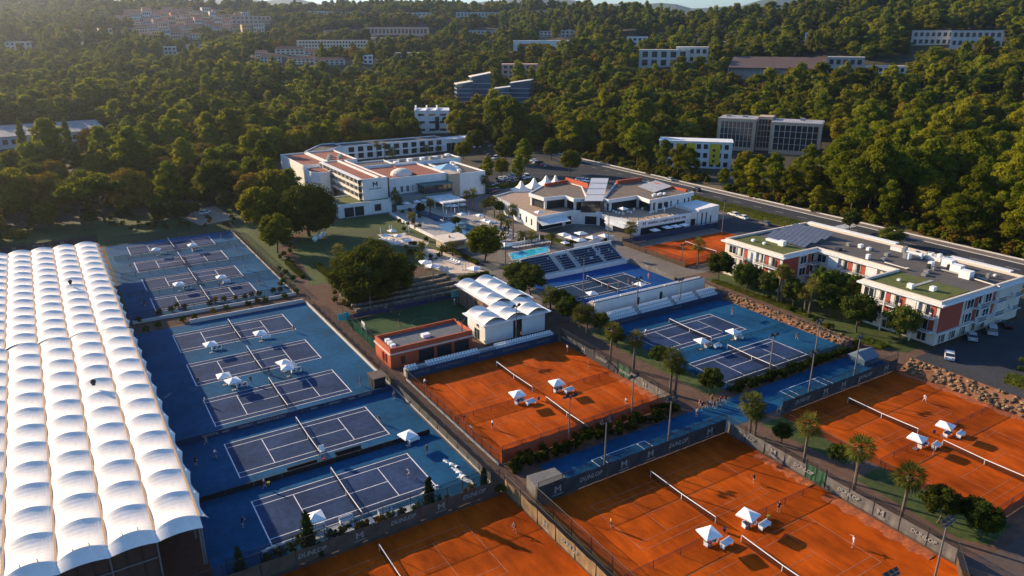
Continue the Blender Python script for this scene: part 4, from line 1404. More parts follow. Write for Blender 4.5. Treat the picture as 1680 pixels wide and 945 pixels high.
lettering('HOTEL & RESORT', .62, LETDK, t, Vector((97.2, 250.57, 8.6)) - O, (0, -1), bold=.02)
oc = [(83.6, 283), (86.2, 280), (90.0, 280), (92.3, 283), (92.3, 292), (90, 294), (86.2, 294), (83.6, 291)]
bblock(t, oc, 0, 11.0, WHITE, REDRF, .5)
bblock(t, rect(85.2, 96.0, 298, 332), 0, 11.2, WHITE, REDRF, .6)
bblock(t, rect(96.3, 109.0, 300, 330), 0, 11.6, WHITE, REDRF, .6)
bpart(t, 'roof_plant', GRMET, lambda b: [b.box(97 + i * 2.1, 98.4 + i * 2.1, 303 + (i * 5) % 11, 305 + (i * 5) % 11, 11.1, 12.1) for i in range(5)])
bblock(t, rect(74.5, 84.5, 262, 290), 0, 3.2, WHITE, mat('beige_roof', (.45, .40, .34), .9), .3)
M1 = rect(103.05, 130.0, 258.0, 286)
bblock(t, M1, 0, 10.2, WHITE, REDRF, .7)
bblock(t, rect(102.3, 120.0, 286.3, 298), 0, 10.6, WHITE, DKRF, .6)
b = MB(tuple(t.location)); b.lathe((114.5, 266.5, 9.5), [(4.4, 0), (4.1, 1.0), (3.2, 1.8), (1.9, 2.35), (.4, 2.6)], 20); b.build('dome', CREAM, t)
bpart(t, 'roof_wall', REDRF, lambda b: b.box(118.4, 118.9, 259, 285, 9.55, 10.1))
for a0, a1 in ((104.5, 105.6), (107.2, 108.4), (110.2, 111.2), (112.6, 113.6), (115.0, 115.4)):
    fwin(t, 'v', 258.0, a0, a1, 4.6, 6.8, frame=WHITE)
bpart(t, 'terrace_building', mat('sage_render', (.19, .20, .185), .85, .1), lambda b: b.prism(rect(108, 130.0, 251.5, 257.9), 0, 3.9))
ver = bpart(t, 'veranda', GLASS, lambda b: b.box(117.4, 129.4, 252.5, 257.9, 4.0, 6.9))
bpart(t, 'veranda_roof', mat('teal_roof', (.05, .11, .11), .6), lambda b: b.box(116.8, 129.8, 251.9, 257.95, 6.95, 7.25), ver)
for k in range(7):
    bpart(t, 'post', DKMET, lambda b: b.box(117.3 + k * 2.0, 117.45 + k * 2.0, 252.36, 252.48, 4.0, 6.9), ver)
bpart(t, 'pier', mat('sand_render', (.40, .33, .245), .85, .06), lambda b: b.prism(rect(130.05, 135.0, 256.4, 266), 0, 9.7))
bblock(t, rect(135.05, 147.2, 257.4, 287), 0, 9.4, WHITE, DKRF, .6)
bblock(t, rect(130.05, 135.0, 266.1, 287), 0, 9.4, WHITE, DKRF, .6)
b = MB(tuple(t.location)); b.add([(130.8, 267, 8.9), (140.5, 263.5, 8.9), (143.5, 275, 8.9), (134, 279, 8.9), (137.5, 271.5, 11.2)], [(0, 1, 4), (1, 2, 4), (2, 3, 4), (3, 0, 4)])
b.build('skylight', mat('skylight_glass', (.25, .38, .45), .12, 0, spec=.6), t)
bblock(t, rect(120.2, 152, 287.3, 297), 0, 10.4, WHITE, DKRF, .5)
for k in range(9):
    bpart(t, 'roof_plant', (PLAST, GRMET)[k % 2], lambda b: b.box(121.5 + k * 3.3, 123.4 + k * 3.3, 289 + (k * 3) % 5, 291 + (k * 3) % 5, 9.95, 10.8 + .2 * (k % 3)))
for k in range(8):
    bpart(t, 'roof_plant', (GRMET, PLAST)[k % 2], lambda b: b.box(137 + (k * 37) % 9, 138.2 + (k * 37) % 9, 260 + k * 3, 261.4 + k * 3, 8.85, 9.9))
t = thing('hotel_wing', 'long two storey white hotel wing with square dark windows behind the palms', 'building', (125, 365, 0))
bblock(t, rect(125, 183, 365, 377), 0, 7.6, WHITE, DKRF, .5)
bblock(t, [(107, 347), (124.9, 365.1), (124.9, 377), (118, 377), (103, 356)], 0, 7.9, WHITE, DKRF, .5)
for k in range(2):
    for i in range(11):
        fwin(t, 'v', 365, 128.5 + i * 5.0, 131.2 + i * 5.0, 1.0 + 3.3 * k, 3.3 + 3.3 * k, frame=DKMET)
bpart(t, 'ledge', WPAINT, lambda b: b.box(125.2, 183, 364.2, 364.98, 3.55, 3.8))
bblock(t, rect(183.1, 206, 365, 374), 0, 6.8, WHITE, WHITE, .3)
for a0, a1 in ((184.5, 190), (195.5, 201), (202.6, 204.6)):
    fwin(t, 'v', 365, a0, a1, .3, 4.6, frame=WHITE)
# pergola and restaurant terrace
t = thing('pergola', 'white slatted pergola over the poolside restaurant', 'pergola', (117.6, 237, 0))
for i in range(4):
    for j in range(3):
        bpart(t, 'post', WPAINT, lambda b: b.box(117.6 + i * 3.2, 117.8 + i * 3.2, 237 + j * 6.8, 237.2 + j * 6.8, 0, 3.3))
for i in range(3):
    for j in range(2):
        bpart(t, 'roof_panel', mat('pergola_sail', (.62, .63, .62), .7), lambda b: b.box(117.6 + i * 3.2 + .1, 117.6 + i * 3.2 + 3.1, 237.1 + j * 6.8 + .1, 237.1 + j * 6.8 + 6.6, 3.3, 3.42))
bpart(t, 'beam', WPAINT, lambda b: ring(b, rect(117.4, 127.5, 236.8, 251.0), .2, 3.05, 3.32))
t = thing('pool_bar', 'small flat roofed pool bar with pale roof above the lounge terrace', 'building', (94.6, 190.6, 0))
bpart(t, 'wall', mat('sand_render', (.40, .33, .245), .85), lambda b: b.box(95.2, 102.2, 191.0, 197.4, 0, 2.8))
rf = bpart(t, 'roof', mat('pale_roof', (.62, .53, .43), .85, .08), lambda b: b.box(94.2, 103.4, 190.2, 198.4, 2.82, 3.12))
bpart(t, 'hatch', mat('wood_slats', (.22, .13, .08), .8, .2, 3), lambda b: b.box(96.2, 101.6, 190.86, 190.98, 1.0, 2.3))
bpart(t, 'roof_cowl', GRMET, lambda b: b.box(98, 98.5, 194, 194.5, 3.13, 3.7), rf)

# ---- clubhouse
t = thing('clubhouse', 'white terraced clubhouse with lettered front and orange roof walls', 'building', (131.6, 173.6, 0))
O = Vector(t.location)
LOW = [(131.6, 196.2), (143.5, 197.2), (147.5, 197.8), (150.0, 195.4), (154.0, 191.4), (152.4, 185.4), (155.6, 173.6), (182.0, 173.6), (182.0, 184), (191.0, 184), (191.0, 212), (166, 226), (146, 236), (136.2, 232)]
bpart(t, 'wall', WHITE, lambda b: b.prism(LOW, 0, 4.35))
fl = bpart(t, 'terrace', mat('terrace_tiles', (.34, .24, .17), .85, .12, .8), lambda b: b.prism(inset(LOW, .3), 4.35, 4.42))
bpart(t, 'parapet', WHITE, lambda b: ring(b, LOW, .28, 4.35, 4.85), fl)
for i, (a, c) in enumerate((((132.6, 196.28), (142.6, 197.1)), ((144.2, 197.3), (146.8, 197.7)), ((150.6, 194.8), (153.4, 192.0)), ((153.7, 190.4), (152.6, 186.2)), ((153.1, 182.8), (154.9, 176.2)))):
    d = Vector((c[0] - a[0], c[1] - a[1])); L = d.length; d.normalize(); n = (d.y, -d.x)
    if i > 2: n = (-abs(n[0]), n[1] if n[0] < 0 else -n[1])
    else: n = (n[0], -abs(n[1])) if n[1] > 0 else n
    m_ = Vector(((a[0] + c[0]) / 2, (a[1] + c[1]) / 2))
    bpart(t, 'window', GLASS, lambda b: b.rbox((m_.x + n[0] * .06, m_.y + n[1] * .06), d, L / 2, .05, .2, 3.0))
for y0 in (199.5, 203.5, 208.0, 212.0):
    x = 131.6 + (y0 - 196.2) * 4.6 / 35.8
    bpart(t, 'window', GLASS, lambda b: b.box(x - .04, x + .08, y0, y0 + .8, 1.2, 3.3))
for y0 in np.arange(213.0, 231, 1.6):
    x = 131.6 + (y0 - 196.2) * 4.6 / 35.8
    bpart(t, 'fin', WHITE, lambda b: b.box(x - .55, x - .05, y0, y0 + .7, 2.0, 5.3))
bpart(t, 'shopfront', GLASS, lambda b: b.box(157.0, 176.5, 173.44, 173.58, .2, 2.5))
sg = bpart(t, 'sign_board', WPAINT, lambda b: b.box(155.5, 178.6, 173.38, 173.58, 2.95, 4.6))
lettering('SHAPING CHAMPIONS SINCE 1996', 1.12, LETDK, sg, Vector((168.2, 173.36, 3.76)) - O, (0, -1), bold=.03, sx=.98)
emblem(1.15, LETDK, sg, Vector((158.2, 173.34, 3.78)) - O, (0, -1))
bpart(t, 'end_wall', WHITE, lambda b: b.prism([(182.1, 173.0), (191.8, 173.0), (191.8, 183.9), (182.1, 183.9)], 0, [5.6, 6.1, 5.9, 5.4]))
for x in (183.6, 185.6, 187.8):
    bpart(t, 'slot', GLASS, lambda b: b.box(x, x + .45, 172.88, 172.99, .3, 4.4 if x < 187 else 3.0))
bpart(t, 'door', GLASS, lambda b: b.box(179.3, 181.2, 173.46, 173.58, .1, 2.6))
UL_ = [(140.0, 214.0), (140.2, 204.8), (148.4, 203.8), (148.2, 198.4), (152.4, 196.2), (163.6, 214.0), (163.8, 224.0), (151.5, 222.5)]
UR_ = [(156.9, 193.0), (157.0, 190.4), (169.6, 190.4), (168.6, 182.8), (190.9, 184.4), (189.6, 211.2), (177.4, 211.8)]
for pts, nm in ((UL_, 'left'), (UR_, 'right')):
    bpart(t, 'glazed_storey', GLASS, lambda b: b.prism(inset(pts, .9), 4.45, 7.5))
    n = len(pts); q = inset(pts, .7)
    for i in range(n):
        a, c = Vector(q[i]), Vector(q[(i + 1) % n])
        bpart(t, 'pier', WHITE, lambda b: b.rbox(tuple(a + (c - a) * .05), tuple((c - a).normalized()), .45, .22, 4.45, 7.5))
    f_ = bpart(t, 'fascia', WHITE, lambda b: b.prism(pts, 7.5, 8.4))
    bpart(t, 'roof', mat('brown_roof_felt', (.15, .115, .085), .9, .2, .5), lambda b: b.prism(inset(pts, .4), 8.4, 8.44), f_)
    bpart(t, 'roof_edge', WHITE, lambda b: ring(b, pts, .38, 8.4, 8.75), f_)
bpart(t, 'wall', WHITE, lambda b: b.prism([(172, 183.4), (190.2, 184.9), (190.0, 200), (172, 200)], 4.45, 7.49))
for x in (173.2, 176.2, 179.5, 183.0, 186.4, 188.6):
    yy = 183.4 + (x - 172) * 1.5 / 18.2
    bpart(t, 'window', GLASS, lambda b: b.box(x, x + (.5 if x > 176.5 else 1.9), yy - .08, yy + .1, 4.9, 6.9))
bpart(t, 'roof_wall', ORANGE, lambda b: b.prism([(163.2, 210), (163.7, 210), (164.0, 224.4), (163.5, 224.4)], 8.45, 10.3))
bpart(t, 'roof_wall', ORANGE, lambda b: b.prism([(152, 221.3), (163.4, 223.2), (163.4, 223.7), (152, 221.9)], 8.45, 9.5))
bpart(t, 'roof_wall', ORANGE, lambda b: b.prism([(177.4, 210.4), (189.6, 210.4), (189.6, 211.0), (177.4, 211.4)], 8.45, 9.9))
bpart(t, 'roof_wall', ORANGE, lambda b: b.prism([(189.4, 187), (190.2, 187), (189.4, 203), (188.8, 203)], 8.45, 9.3))
sl = [(149.3, 193.8, 8.6), (154.6, 190.4, 8.6), (176.0, 214.0, 10.6), (170.6, 217.6, 10.6)]
for k in range(4):
    def lerp(a, c, s): return tuple(a[i] + (c[i] - a[i]) * s for i in range(3))
    s0, s1 = k / 4 + .008, (k + 1) / 4 - .02
    A, B, C_, D = lerp(sl[0], sl[3], s0), lerp(sl[1], sl[2], s0), lerp(sl[1], sl[2], s1), lerp(sl[0], sl[3], s1)
    bpart(t, 'glass_roof_panel', mat('pale_glazing', (.50, .47, .44), .25, .05), lambda b: b.prism([p[:2] for p in (A, B, C_, D)], [p[2] - .15 for p in (A, B, C_, D)], [p[2] for p in (A, B, C_, D)]))
bpart(t, 'entrance_glass', GLASS, lambda b: b.prism([(148.9, 195.0), (154.4, 191.4), (155.6, 193), (150, 196.6)], 4.45, 8.2))
for a, c in (((131.4, 195.6), (143.6, 196.6)),):
    bpart(t, 'awning', mat('awning_cloth', (.60, .61, .60), .8), lambda b: b.prism([(130.6, 191.2), (142.4, 191.8), (143.6, 197.0), (131.6, 196.0)], [3.0, 3.0, 3.7, 3.7], [3.1, 3.1, 3.8, 3.8]))
bpart(t, 'awning', mat('awning_cloth', (.60, .61, .60), .8), lambda b: b.prism([(150.4, 184.2), (150.6, 174.6), (155.3, 174.6), (152.6, 185)], [3.0, 3.0, 3.7, 3.7], [3.1, 3.1, 3.8, 3.8]))
for i in range(3):
    for j in range(5):
        x, y = 178.6 + i * 3.6 + j * .5, 191.5 + j * 2.3 + i * 1.2
        bpart(t, 'solar_panel', mat('pale_solar', (.30, .29, .29), .3, .05), lambda b: b.prism([(x, y), (x + 3.2, y - .4), (x + 3.4, y + 1.7), (x + .2, y + 2.1)], [8.6, 9.5, 9.5, 8.6], [8.68, 9.58, 9.58, 8.68]))
for k in range(5):
    bpart(t, 'roof_plant', PLAST, lambda b: b.box(174.2 + k * 1.3, 175.0 + k * 1.3, 187.2 + (k % 2) * .6, 188.0 + (k % 2) * .6, 8.45, 9.2))

# ---- pointed marquees
def marquee(u, v, s, label):
    t = thing('marquee', label, 'marquee', (u, v, 0))
    b = MB(); n = 8; vs = []
    for j in range(n + 1):
        q = j / n
        r = s / 2 * (1 - q) ** 1.0 * (1 - .42 * math.sin(math.pi * q)); z = 2.7 + 3.7 * q
        vs += [(-r, -r, z), (r, -r, z), (r, r, z), (-r, r, z)]
    b.add(vs, [(4 * j + k, 4 * j + (k + 1) % 4, 4 * j + 4 + (k + 1) % 4, 4 * j + 4 + k) for j in range(n) for k in range(4)])
    b.build('canopy', TENTM, t)
    for x in (-1, 1):
        for y in (-1, 1):
            b = MB(); b.box(x * s / 2 - .07, x * s / 2 + .07, y * s / 2 - .07, y * s / 2 + .07, 0, 2.7); b.build('pole', GRMET, t)
    b = MB(); ring(b, [(-s / 2, -s / 2), (s / 2, -s / 2), (s / 2, s / 2), (-s / 2, s / 2)], .05, 2.35, 2.72); b.build('valance', TENTM, t)
    return t
for (px, py, s, l) in ((855, 311, 6.4, 'largest white pointed marquee, leftmost by the clubhouse terrace'), (876, 306, 6.2, 'second white pointed marquee from the left by the clubhouse'),
                       (896, 302, 6.2, 'third white pointed marquee from the left by the clubhouse'), (911, 301, 4.4, 'smallest white pointed marquee beside the orange roof wall')):
    u, v = G(px, py, 2.7); marquee(u, v, s, l)

# ---- three storey hotel on the right
t = thing('terraced_hotel', 'three storey cream and red hotel with green roofs and balconies', 'building', (149.5, 73.2, 0))
O = Vector(t.location)
H = 9.6
S_ = [(150.2, 73.6), (181.8, 73.0), (183.2, 73.0), (183.2, 132.0), (150.2, 132.0), (150.2, 113.2), (163.4, 113.2), (163.4, 91.4), (150.2, 91.4)]
bpart(t, 'wall', mat('warm_render', (.60, .53, .45), .85, .06), lambda b: b.prism(S_, 0, H - .6))
EV = inset(S_, -.9)
ev = bpart(t, 'eaves', WHITE, lambda b: b.prism(EV, H - .6, H - .25))
bpart(t, 'parapet', mat('warm_render', (.60, .53, .45), .85), lambda b: ring(b, inset(S_, -.1), .5, H - .25, H + .35), ev)
bpart(t, 'roof', DKRF, lambda b: b.prism(inset(S_, .45), H - .25, H - .2), ev)
for p in (rect(151.0, 163.2, 74.8, 90.6), rect(151.0, 160.4, 114.2, 131.2)):
    bpart(t, 'green_roof', GROOF, lambda b: b.prism(p, H - .2, H - .08))
bpart(t, 'roof_path', CONC, lambda b: b.box(153.5, 163.2, 82.6, 83.4, H - .07, H + .02))
for x, y, w, d, h in ((153.5, 82, 1, 1.2, 1.0), (156.0, 78.6, 1.2, 1.0, .9), (154.6, 126.5, .8, .8, .5), (154.8, 123, .7, .7, .5), (157.4, 119.2, 1.3, 1.6, 1.3), (158.6, 121.6, 1.2, 4.2, .5), (156.4, 86.6, .6, .6, .4)):
    bpart(t, 'roof_vent', WPAINT, lambda b: b.box(x, x + w, y, y + d, H - .06, H + h))
for k in range(3):
    for j in range(9):
        x, y = 161.2 + k * 5.4, 115.4 + j * 1.42 + k * .9
        bpart(t, 'solar_panel', SOLAR, lambda b: b.prism([(x, y), (x + 3.6, y), (x + 3.6, y + 1.3), (x, y + 1.3)], [H, H + 1.5, H + 1.5, H], [H + .08, H + 1.58, H + 1.58, H + .08]))
rr = random.Random(12)
for k in range(26):
    x, y = rr.uniform(165, 181), rr.uniform(76, 112)
    s = rr.uniform(.5, 1.2)
    bpart(t, 'roof_plant', rr.choice((PLAST, GRMET, GRMET, WPAINT, DKMET)), lambda b: b.box(x, x + s * 1.4, y, y + s, H - .19, H + rr.uniform(.2, 1.2)))
for k in range(8):
    x, y = rr.uniform(165, 178), rr.uniform(78, 108)
    e = (x + rr.uniform(-1, 6), y + rr.uniform(-7, 7))
    bpart(t, 'duct', GRMET, lambda b: b.cyl((x, y, H + .2), (e[0], e[1], H + .2), .22, .22, 8))
for x, y in ((171, 79), (173.6, 82.5), (176.4, 86.0)):
    bpart(t, 'roof_plant', WPAINT, lambda b: b.box(x, x + 2.0, y, y + 2.4, H - .19, H + 1.6))
bpart(t, 'roof_wall', WHITE, lambda b: (b.box(182.9, 184.4, 76, 90, H + .36, H + .7), b.box(182.9, 184.4, 104, 131, H + .36, H + .7), b.box(179, 182.8, 90, 90.6, H - .19, H + .7), b.box(179, 179.6, 90.7, 103, H - .19, H + .7)))
def hbay(axis, c, a0, a1, z, kind, sgn=-1):
    """one bay of the right hotel: 0 = balcony with red recess, 1 = window with pale panel, 2 = plain pale pier"""
    def bx(b, d0, d1, A0, A1, Z0, Z1):
        l, h_ = sorted((c + sgn * d0, c + sgn * d1))
        b.box(l, h_, A0, A1, Z0, Z1) if axis == 'u' else b.box(A0, A1, l, h_, Z0, Z1)
    if kind == 0:
        w = bpart(t, 'window', GLASS, lambda b: bx(b, .01, .07, a0 + (a1 - a0) * .38, a1 - .15, z + .1, z + 2.25))
        bpart(t, 'frame', WPAINT, lambda b: [bx(b, .08, .12, q, q + .07, z + .1, z + 2.25) for q in (a0 + (a1 - a0) * .38, a0 + (a1 - a0) * .68, a1 - .22)], w)
        bpart(t, 'red_panel', REDPAN, lambda b: bx(b, .01, .06, a0 + .1, a0 + (a1 - a0) * .36, z + .05, z + 2.4))
        bpart(t, 'curtain', mat('curtain', (.6, .58, .54), .9), lambda b: bx(b, .125, .15, a1 - (a1 - a0) * .26, a1 - .24, z + .15, z + 2.2), w)
        k = bpart(t, 'balcony', WHITE, lambda b: bx(b, .02, 1.55, a0 - .1, a1 + .1, z - .22, z))
        bpart(t, 'railing', DKMET, lambda b: (bx(b, 1.44, 1.50, a0, a1, z + .92, z + 1.0), bx(b, 1.44, 1.50, a0, a1, z + .10, z + .15), [bx(b, 1.455, 1.485, q, q + .03, z + .02, z + .92) for q in np.arange(a0, a1, .24)]), k)
        if rr.random() < .6:
            bpart(t, 'balcony_chair', PLAST, lambda b: (bx(b, .5, 1.1, a0 + .7, a0 + 1.2, z + .35, z + .45), bx(b, .5, .58, a0 + .7, a0 + 1.2, z + .45, z + .9), bx(b, .55, 1.05, a0 + .75, a0 + 1.15, z, z + .35)), k)
    elif kind == 1:
        fwin(t, axis, c, a0 + .5, a1 - .5, z + .25, z + 2.2, frame=WPAINT, sgn=sgn)
    else:
        bpart(t, 'pier', WHITE, lambda b: bx(b, .01, .5, a0 + .3, a1 - .3, z - .2, z + 2.85))
for f in (1, 2):
    z = 3.15 * f - .1
    for v0, pat in ((74.2, (0, 2, 0, 0, 1)), (114.0, (0, 0, 2, 0, 1))):
        for i, k in enumerate(pat):
            hbay('u', 150.2, v0 + i * 3.4, v0 + i * 3.4 + 3.3, z, k)
    for i, k in enumerate((0, 2, 0, 0, 2, 1)):
        hbay('u', 163.4, 92.2 + i * 3.5, 92.2 + i * 3.5 + 3.4, z, k)
    for i, k in enumerate((1, 0, 1, 0, 1, 0)):
        hbay('v', 73.25, 159.5 + i * 3.7, 159.5 + i * 3.7 + 3.5, z, k)
    for i, k in enumerate((1, 0)):
        hbay('v', 113.2, 156.6 + i * 3.4, 156.6 + i * 3.4 + 3.3, z, k)
for i in range(4):
    fwin(t, 'u', 150.2, 75.4 + i * 4, 77.2 + i * 4, .5, 2.3, frame=CREAM); fwin(t, 'u', 150.2, 115.4 + i * 4, 117.2 + i * 4, .5, 2.3, frame=CREAM)
for i in range(7):
    fwin(t, 'v', 73.3, 152 + i * 4.0, 153.3 + i * 4.0, .5, 2.3, frame=CREAM)
bpart(t, 'red_panel', REDPAN, lambda b: b.box(150.5, 158.6, 73.30, 73.50, 3.0, H - .62))
bpart(t, 'red_panel', REDPAN, lambda b: b.box(150.5, 156.2, 112.98, 113.19, 3.0, H - .62))
bpart(t, 'red_panel', REDPAN, lambda b: b.box(159.5, 163.2, 91.42, 91.6, 3.0, H - .62))
bpart(t, 'floor_band', WHITE, lambda b: (b.box(149.9, 150.19, 73.6, 91.3, 2.75, 2.95), b.box(149.9, 150.19, 113.3, 131.9, 2.75, 2.95), b.box(150.2, 181.5, 72.7, 72.98, 2.75, 2.95)))
for y in (78.0, 84.8, 117.8, 124.4):
    bpart(t, 'column', WHITE, lambda b: b.box(148.6, 148.85, y - .12, y + .12, 0, H - .62))
# ================================================================ FENCES AND BANNERS
BROWNB = mat('brown_banner', (0.085, 0.062, 0.048), .8, .2, .6, var2=.2, scale2=.3)
def fence(p0, p1, h, label, screen=None, sh=2.0, wire=True, step=4.0, words=(), nrm=None, lm=LETTER, foot=None, name='court_fence', wm_=None):
    a, c = Vector(p0), Vector(p1)
    L = (c - a).length; d = (c - a) / L
    t = thing(name, label, 'fence', (a.x, a.y, 0))
    n = max(1, round(L / step)); s = L / n
    pb = MB(); pb.cyl((0, 0, 0), (0, 0, h), .05, .05, 6); pm_ = pb.mesh('post', DKMET)
    for i in range(n + 1):
        link('post', pm_, t, (d.x * s * i, d.y * s * i, 0))
    ang = math.atan2(d.y, d.x)
    if screen:
        w = MB(); k = 6
        rs = random.Random(int(L * 10))
        vs = []
        for i in range(k + 1):
            x = .06 + (s - .12) * i / k
            sag = .10 * math.sin(math.pi * i / k)
            vs += [(x, rs.uniform(-.05, .05), .06), (x, rs.uniform(-.05, .05), sh - sag)]
        w.add(vs, [(2 * i, 2 * i + 2, 2 * i + 3, 2 * i + 1) for i in range(k)])
        sm = w.mesh('windscreen', screen)
        for i in range(n):
            link('windscreen', sm, t, (d.x * s * i, d.y * s * i, 0), ang)
    if wire:
        w = MB(); z0 = sh + .02 if screen else .05
        w.quad((.05, 0, z0), (s - .05, 0, z0), (s - .05, 0, h - .05), (.05, 0, h - .05))
        wm = w.mesh('wire_panel', wm_ or WIRE)
        for i in range(n):
            link('wire_panel', wm, t, (d.x * s * i, d.y * s * i, 0), ang)
    b = MB(); b.cyl((0, 0, h - .04), (d.x * L, d.y * L, h - .04), .035, .035, 5); b.build('rail', DKMET, t)
    if foot:
        b = MB(); b.rbox((d.x * L / 2, d.y * L / 2), d, L / 2, .12, 0, foot); b.build('footing', CONC, t)
    if nrm is None:
        nrm = (d.y, -d.x)
    for (px, py, what) in words:
        u, v = G(px, py, sh * .55)
        q = (Vector((u, v)) - a).dot(d)
        pos = Vector((d.x * q + nrm[0] * .10, d.y * q + nrm[1] * .10, sh * .56))
        if what == 'M':
            emblem(sh * .42, lm, t, pos, nrm)
            b = MB(); b.rbox((pos.x, pos.y), d, sh * .38, .015, sh * .18, sh * .23); b.build('lettering', lm, t)
        else:
            lettering(what, sh * (.40 if what == 'DUNLOP' else .32), lm, t, pos, nrm, .25 if what == 'DUNLOP' else 0, .025)
    return t

def dn(*pp): return pp
fence((4.0, 77.3), (46.0, 77.3), 3.8, 'brown bannered fence behind the bottom clay court', BROWNB, 2.2, True, 4.2,
      ((797, 831, 'DUNLOP'), (741, 850, 'M'), (679, 876, 'DUNLOP'), (605, 901, 'M'), (526, 933, 'DUNLOP')), (0, -1))
fence((46.6, 77.0), (46.6, 22), 3.0, 'sunlit tan bannered fence right of the bottom clay court', BANNERT, 2.2, True, 4.2, ((884, 864, 'M'), (925, 900, 'DUNLOP')), (-1, 0))
fence((48.7, 72.0), (48.7, 22), 3.0, 'wire fence along the left edge of the foreground clay courts', SCREEN, 1.0, True, 4.0)
fence((49.0, 71.9), (86.2, 71.9), 3.6, 'dark bannered fence between blue strip and foreground clay courts', BANNER, 2.5, True, 4.0,
      ((974, 786, 'DUNLOP'), (916, 803, 'M'), (1028, 764, 'M'), (1071, 747, 'M'), (1120, 732, 'DUNLOP'), (1169, 710, 'M')), (0, -1))
fence((86.5, 71.9), (86.5, 56.6), 3.0, 'bannered fence along the palm path, far stretch', BANNERG, 2.1, True, 3.9, ((1213, 721, 'DUNLOP'), (1260, 745, 'M'), (1307, 774, 'DUNLOP')), (-1, 0))
fence((86.5, 53.2), (86.5, 34.5), 3.0, 'bannered fence along the palm path, near stretch', BANNERG, 2.1, True, 3.9, ((1378, 817, 'DUNLOP'), (1437, 845, 'M'), (1504, 886, 'DUNLOP')), (-1, 0))
GREENG = mat('green_gate_cloth', (0.02, 0.075, 0.035), .8, .1)
fence((86.5, 56.5), (86.5, 53.3), 3.2, 'green gate in the bannered fence by the palm path', GREENG, 2.4, True, 1.6, name='court_gate')
fence((86.4, 34.4), (78.0, 28.0), 3.0, 'wire fence at the lower right corner of the foreground clay', SCREEN, 1.2)
fence((85.2, 83.2), (85.2, 94.8), 3.0, 'bannered fence of the middle clay courts, near stretch', BANNERG, 2.0, True, 3.9, ((1028, 611, 'DUNLOP'), (1060, 630, 'M'), (1090, 649, 'DUNLOP')), (-1, 0))
fence((85.2, 98.4), (85.2, 117.0), 3.0, 'dark bannered fence of the middle clay courts, far stretch', BANNER, 2.0, True, 3.9, ((936, 559, 'MOURATOGLOU'), (961.5, 572, 'M'), (989, 589, 'DUNLOP')), (-1, 0))
fence((85.2, 94.9), (85.2, 98.3), 3.2, 'dark green gate of the middle clay courts', GREENG, 2.4, True, 1.7, name='court_gate')
fence((50.0, 83.2), (85.0, 83.2), 3.2, 'brown screened fence along the hedge below the middle clay courts', SCREEN, 2.5, True, 3.5)
fence((49.4, 83.2), (49.4, 117.4), 2.2, 'railing fence along the walk left of the middle clay courts', None, 0, True, 2.6, foot=.35)
fence((46.0, 79.8), (46.0, 122.0), 3.0, 'screened fence right of the lower blue courts, near stretch', mat('grey_screen', (.060, .058, .055), .85, .2), 1.6, True, 3.6, foot=.3)
fence((46.0, 122.2), (46.0, 169.5), 2.6, 'wire fence right of the lower blue courts, far stretch', SCREEN, 1.1, True, 3.6, foot=.55)
fence((45.5, 176.8), (45.5, 251), 2.8, 'wire fence right of the uppermost blue courts', SCREEN, .9, True, 3.8, foot=.3)
fence((8.5, 251.2), (45.3, 251.2), 2.8, 'wire fence behind the uppermost blue courts', None, 0, True, 4.0)
for k, y in enumerate((195.6, 213.5, 232.0)):
    fence((9.5, y), (44.5, y), 1.5, ('nearest', 'middle', 'farthest')[k] + ' low wire divider between the uppermost blue courts', None, 0, True, 3.5, name='court_divider')
fence((8.6, 177.2), (44.8, 177.2), 2.4, 'wire fence above the planted wall in front of the uppermost courts', None, 0, True, 3.4)
fence((9.0, 79.9), (45.4, 79.9), 2.6, 'wire fence beside the cypresses along the front blue court', None, 0, True, 4.0)
fence((99.0, 70.9), (132.6, 70.9), 3.6, 'dark bannered fence behind the right clay courts', BANNER, 2.5, True, 4.0,
      ((1274, 669, 'M'), (1315, 656, 'DUNLOP'), (1353, 641, 'M'), (1383, 630, 'M'), (1421, 618, 'DUNLOP'), (1453, 603, 'M')), (0, -1))
fence((98.4, 70.5), (98.4, 36.2), 1.2, 'low rail along the left edge of the right clay courts', None, 0, True, 4.0)
fence((98.6, 35.9), (134, 35.9), 2.8, 'brown screened fence below the right clay courts', SCREEN, 1.8, True, 4.0)
fence((137.0, 71.0), (137.0, 37.0), 1.9, 'bannered fence on top of the tan boulders by the forecourt', BANNERG, 1.3, True, 4.0,
      ((1512, 597, 'DUNLOP'), (1557, 617, 'MOURATOGLOU'), (1614, 637, 'DUNLOP'), (1669, 660, 'MOURATOGLOU')), (-1, 0))
fence((137.2, 126.0), (135.2, 83.0), 1.7, 'bannered fence on top of the boulders above the right blue courts', BANNERG, 1.1, True, 4.0,
      ((1230, 497, 'MOURATOGLOU'), (1265, 512, 'DUNLOP'), (1303, 524, 'DUNLOP'), (1339, 541, 'MOURATOGLOU'), (1379, 556, 'DUNLOP')), (-1, 0))
fence((97.6, 82.1), (134.0, 82.1), 2.6, 'screened fence below the right blue courts', mesh_mat('grey_mesh_screen', (.07, .075, .08), .85), 2.0, True, 4.0)
fence((97.5, 82.2), (97.5, 117.5), 2.0, 'wire fence left of the right blue courts', None, 0, True, 4.0)
fence((98.0, 97.4), (133.5, 97.4), 1.0, 'low net divider between the two right blue courts', None, 0, True, 4.0, name='court_divider')
fence((50.0, 98.6), (64.0, 98.6), 1.0, 'low net divider left of the parasols on the middle clay', None, 0, True, 4.0, name='court_divider')
fence((70.0, 98.6), (84.6, 98.6), 1.0, 'low net divider right of the parasols on the middle clay', None, 0, True, 4.0, name='court_divider')
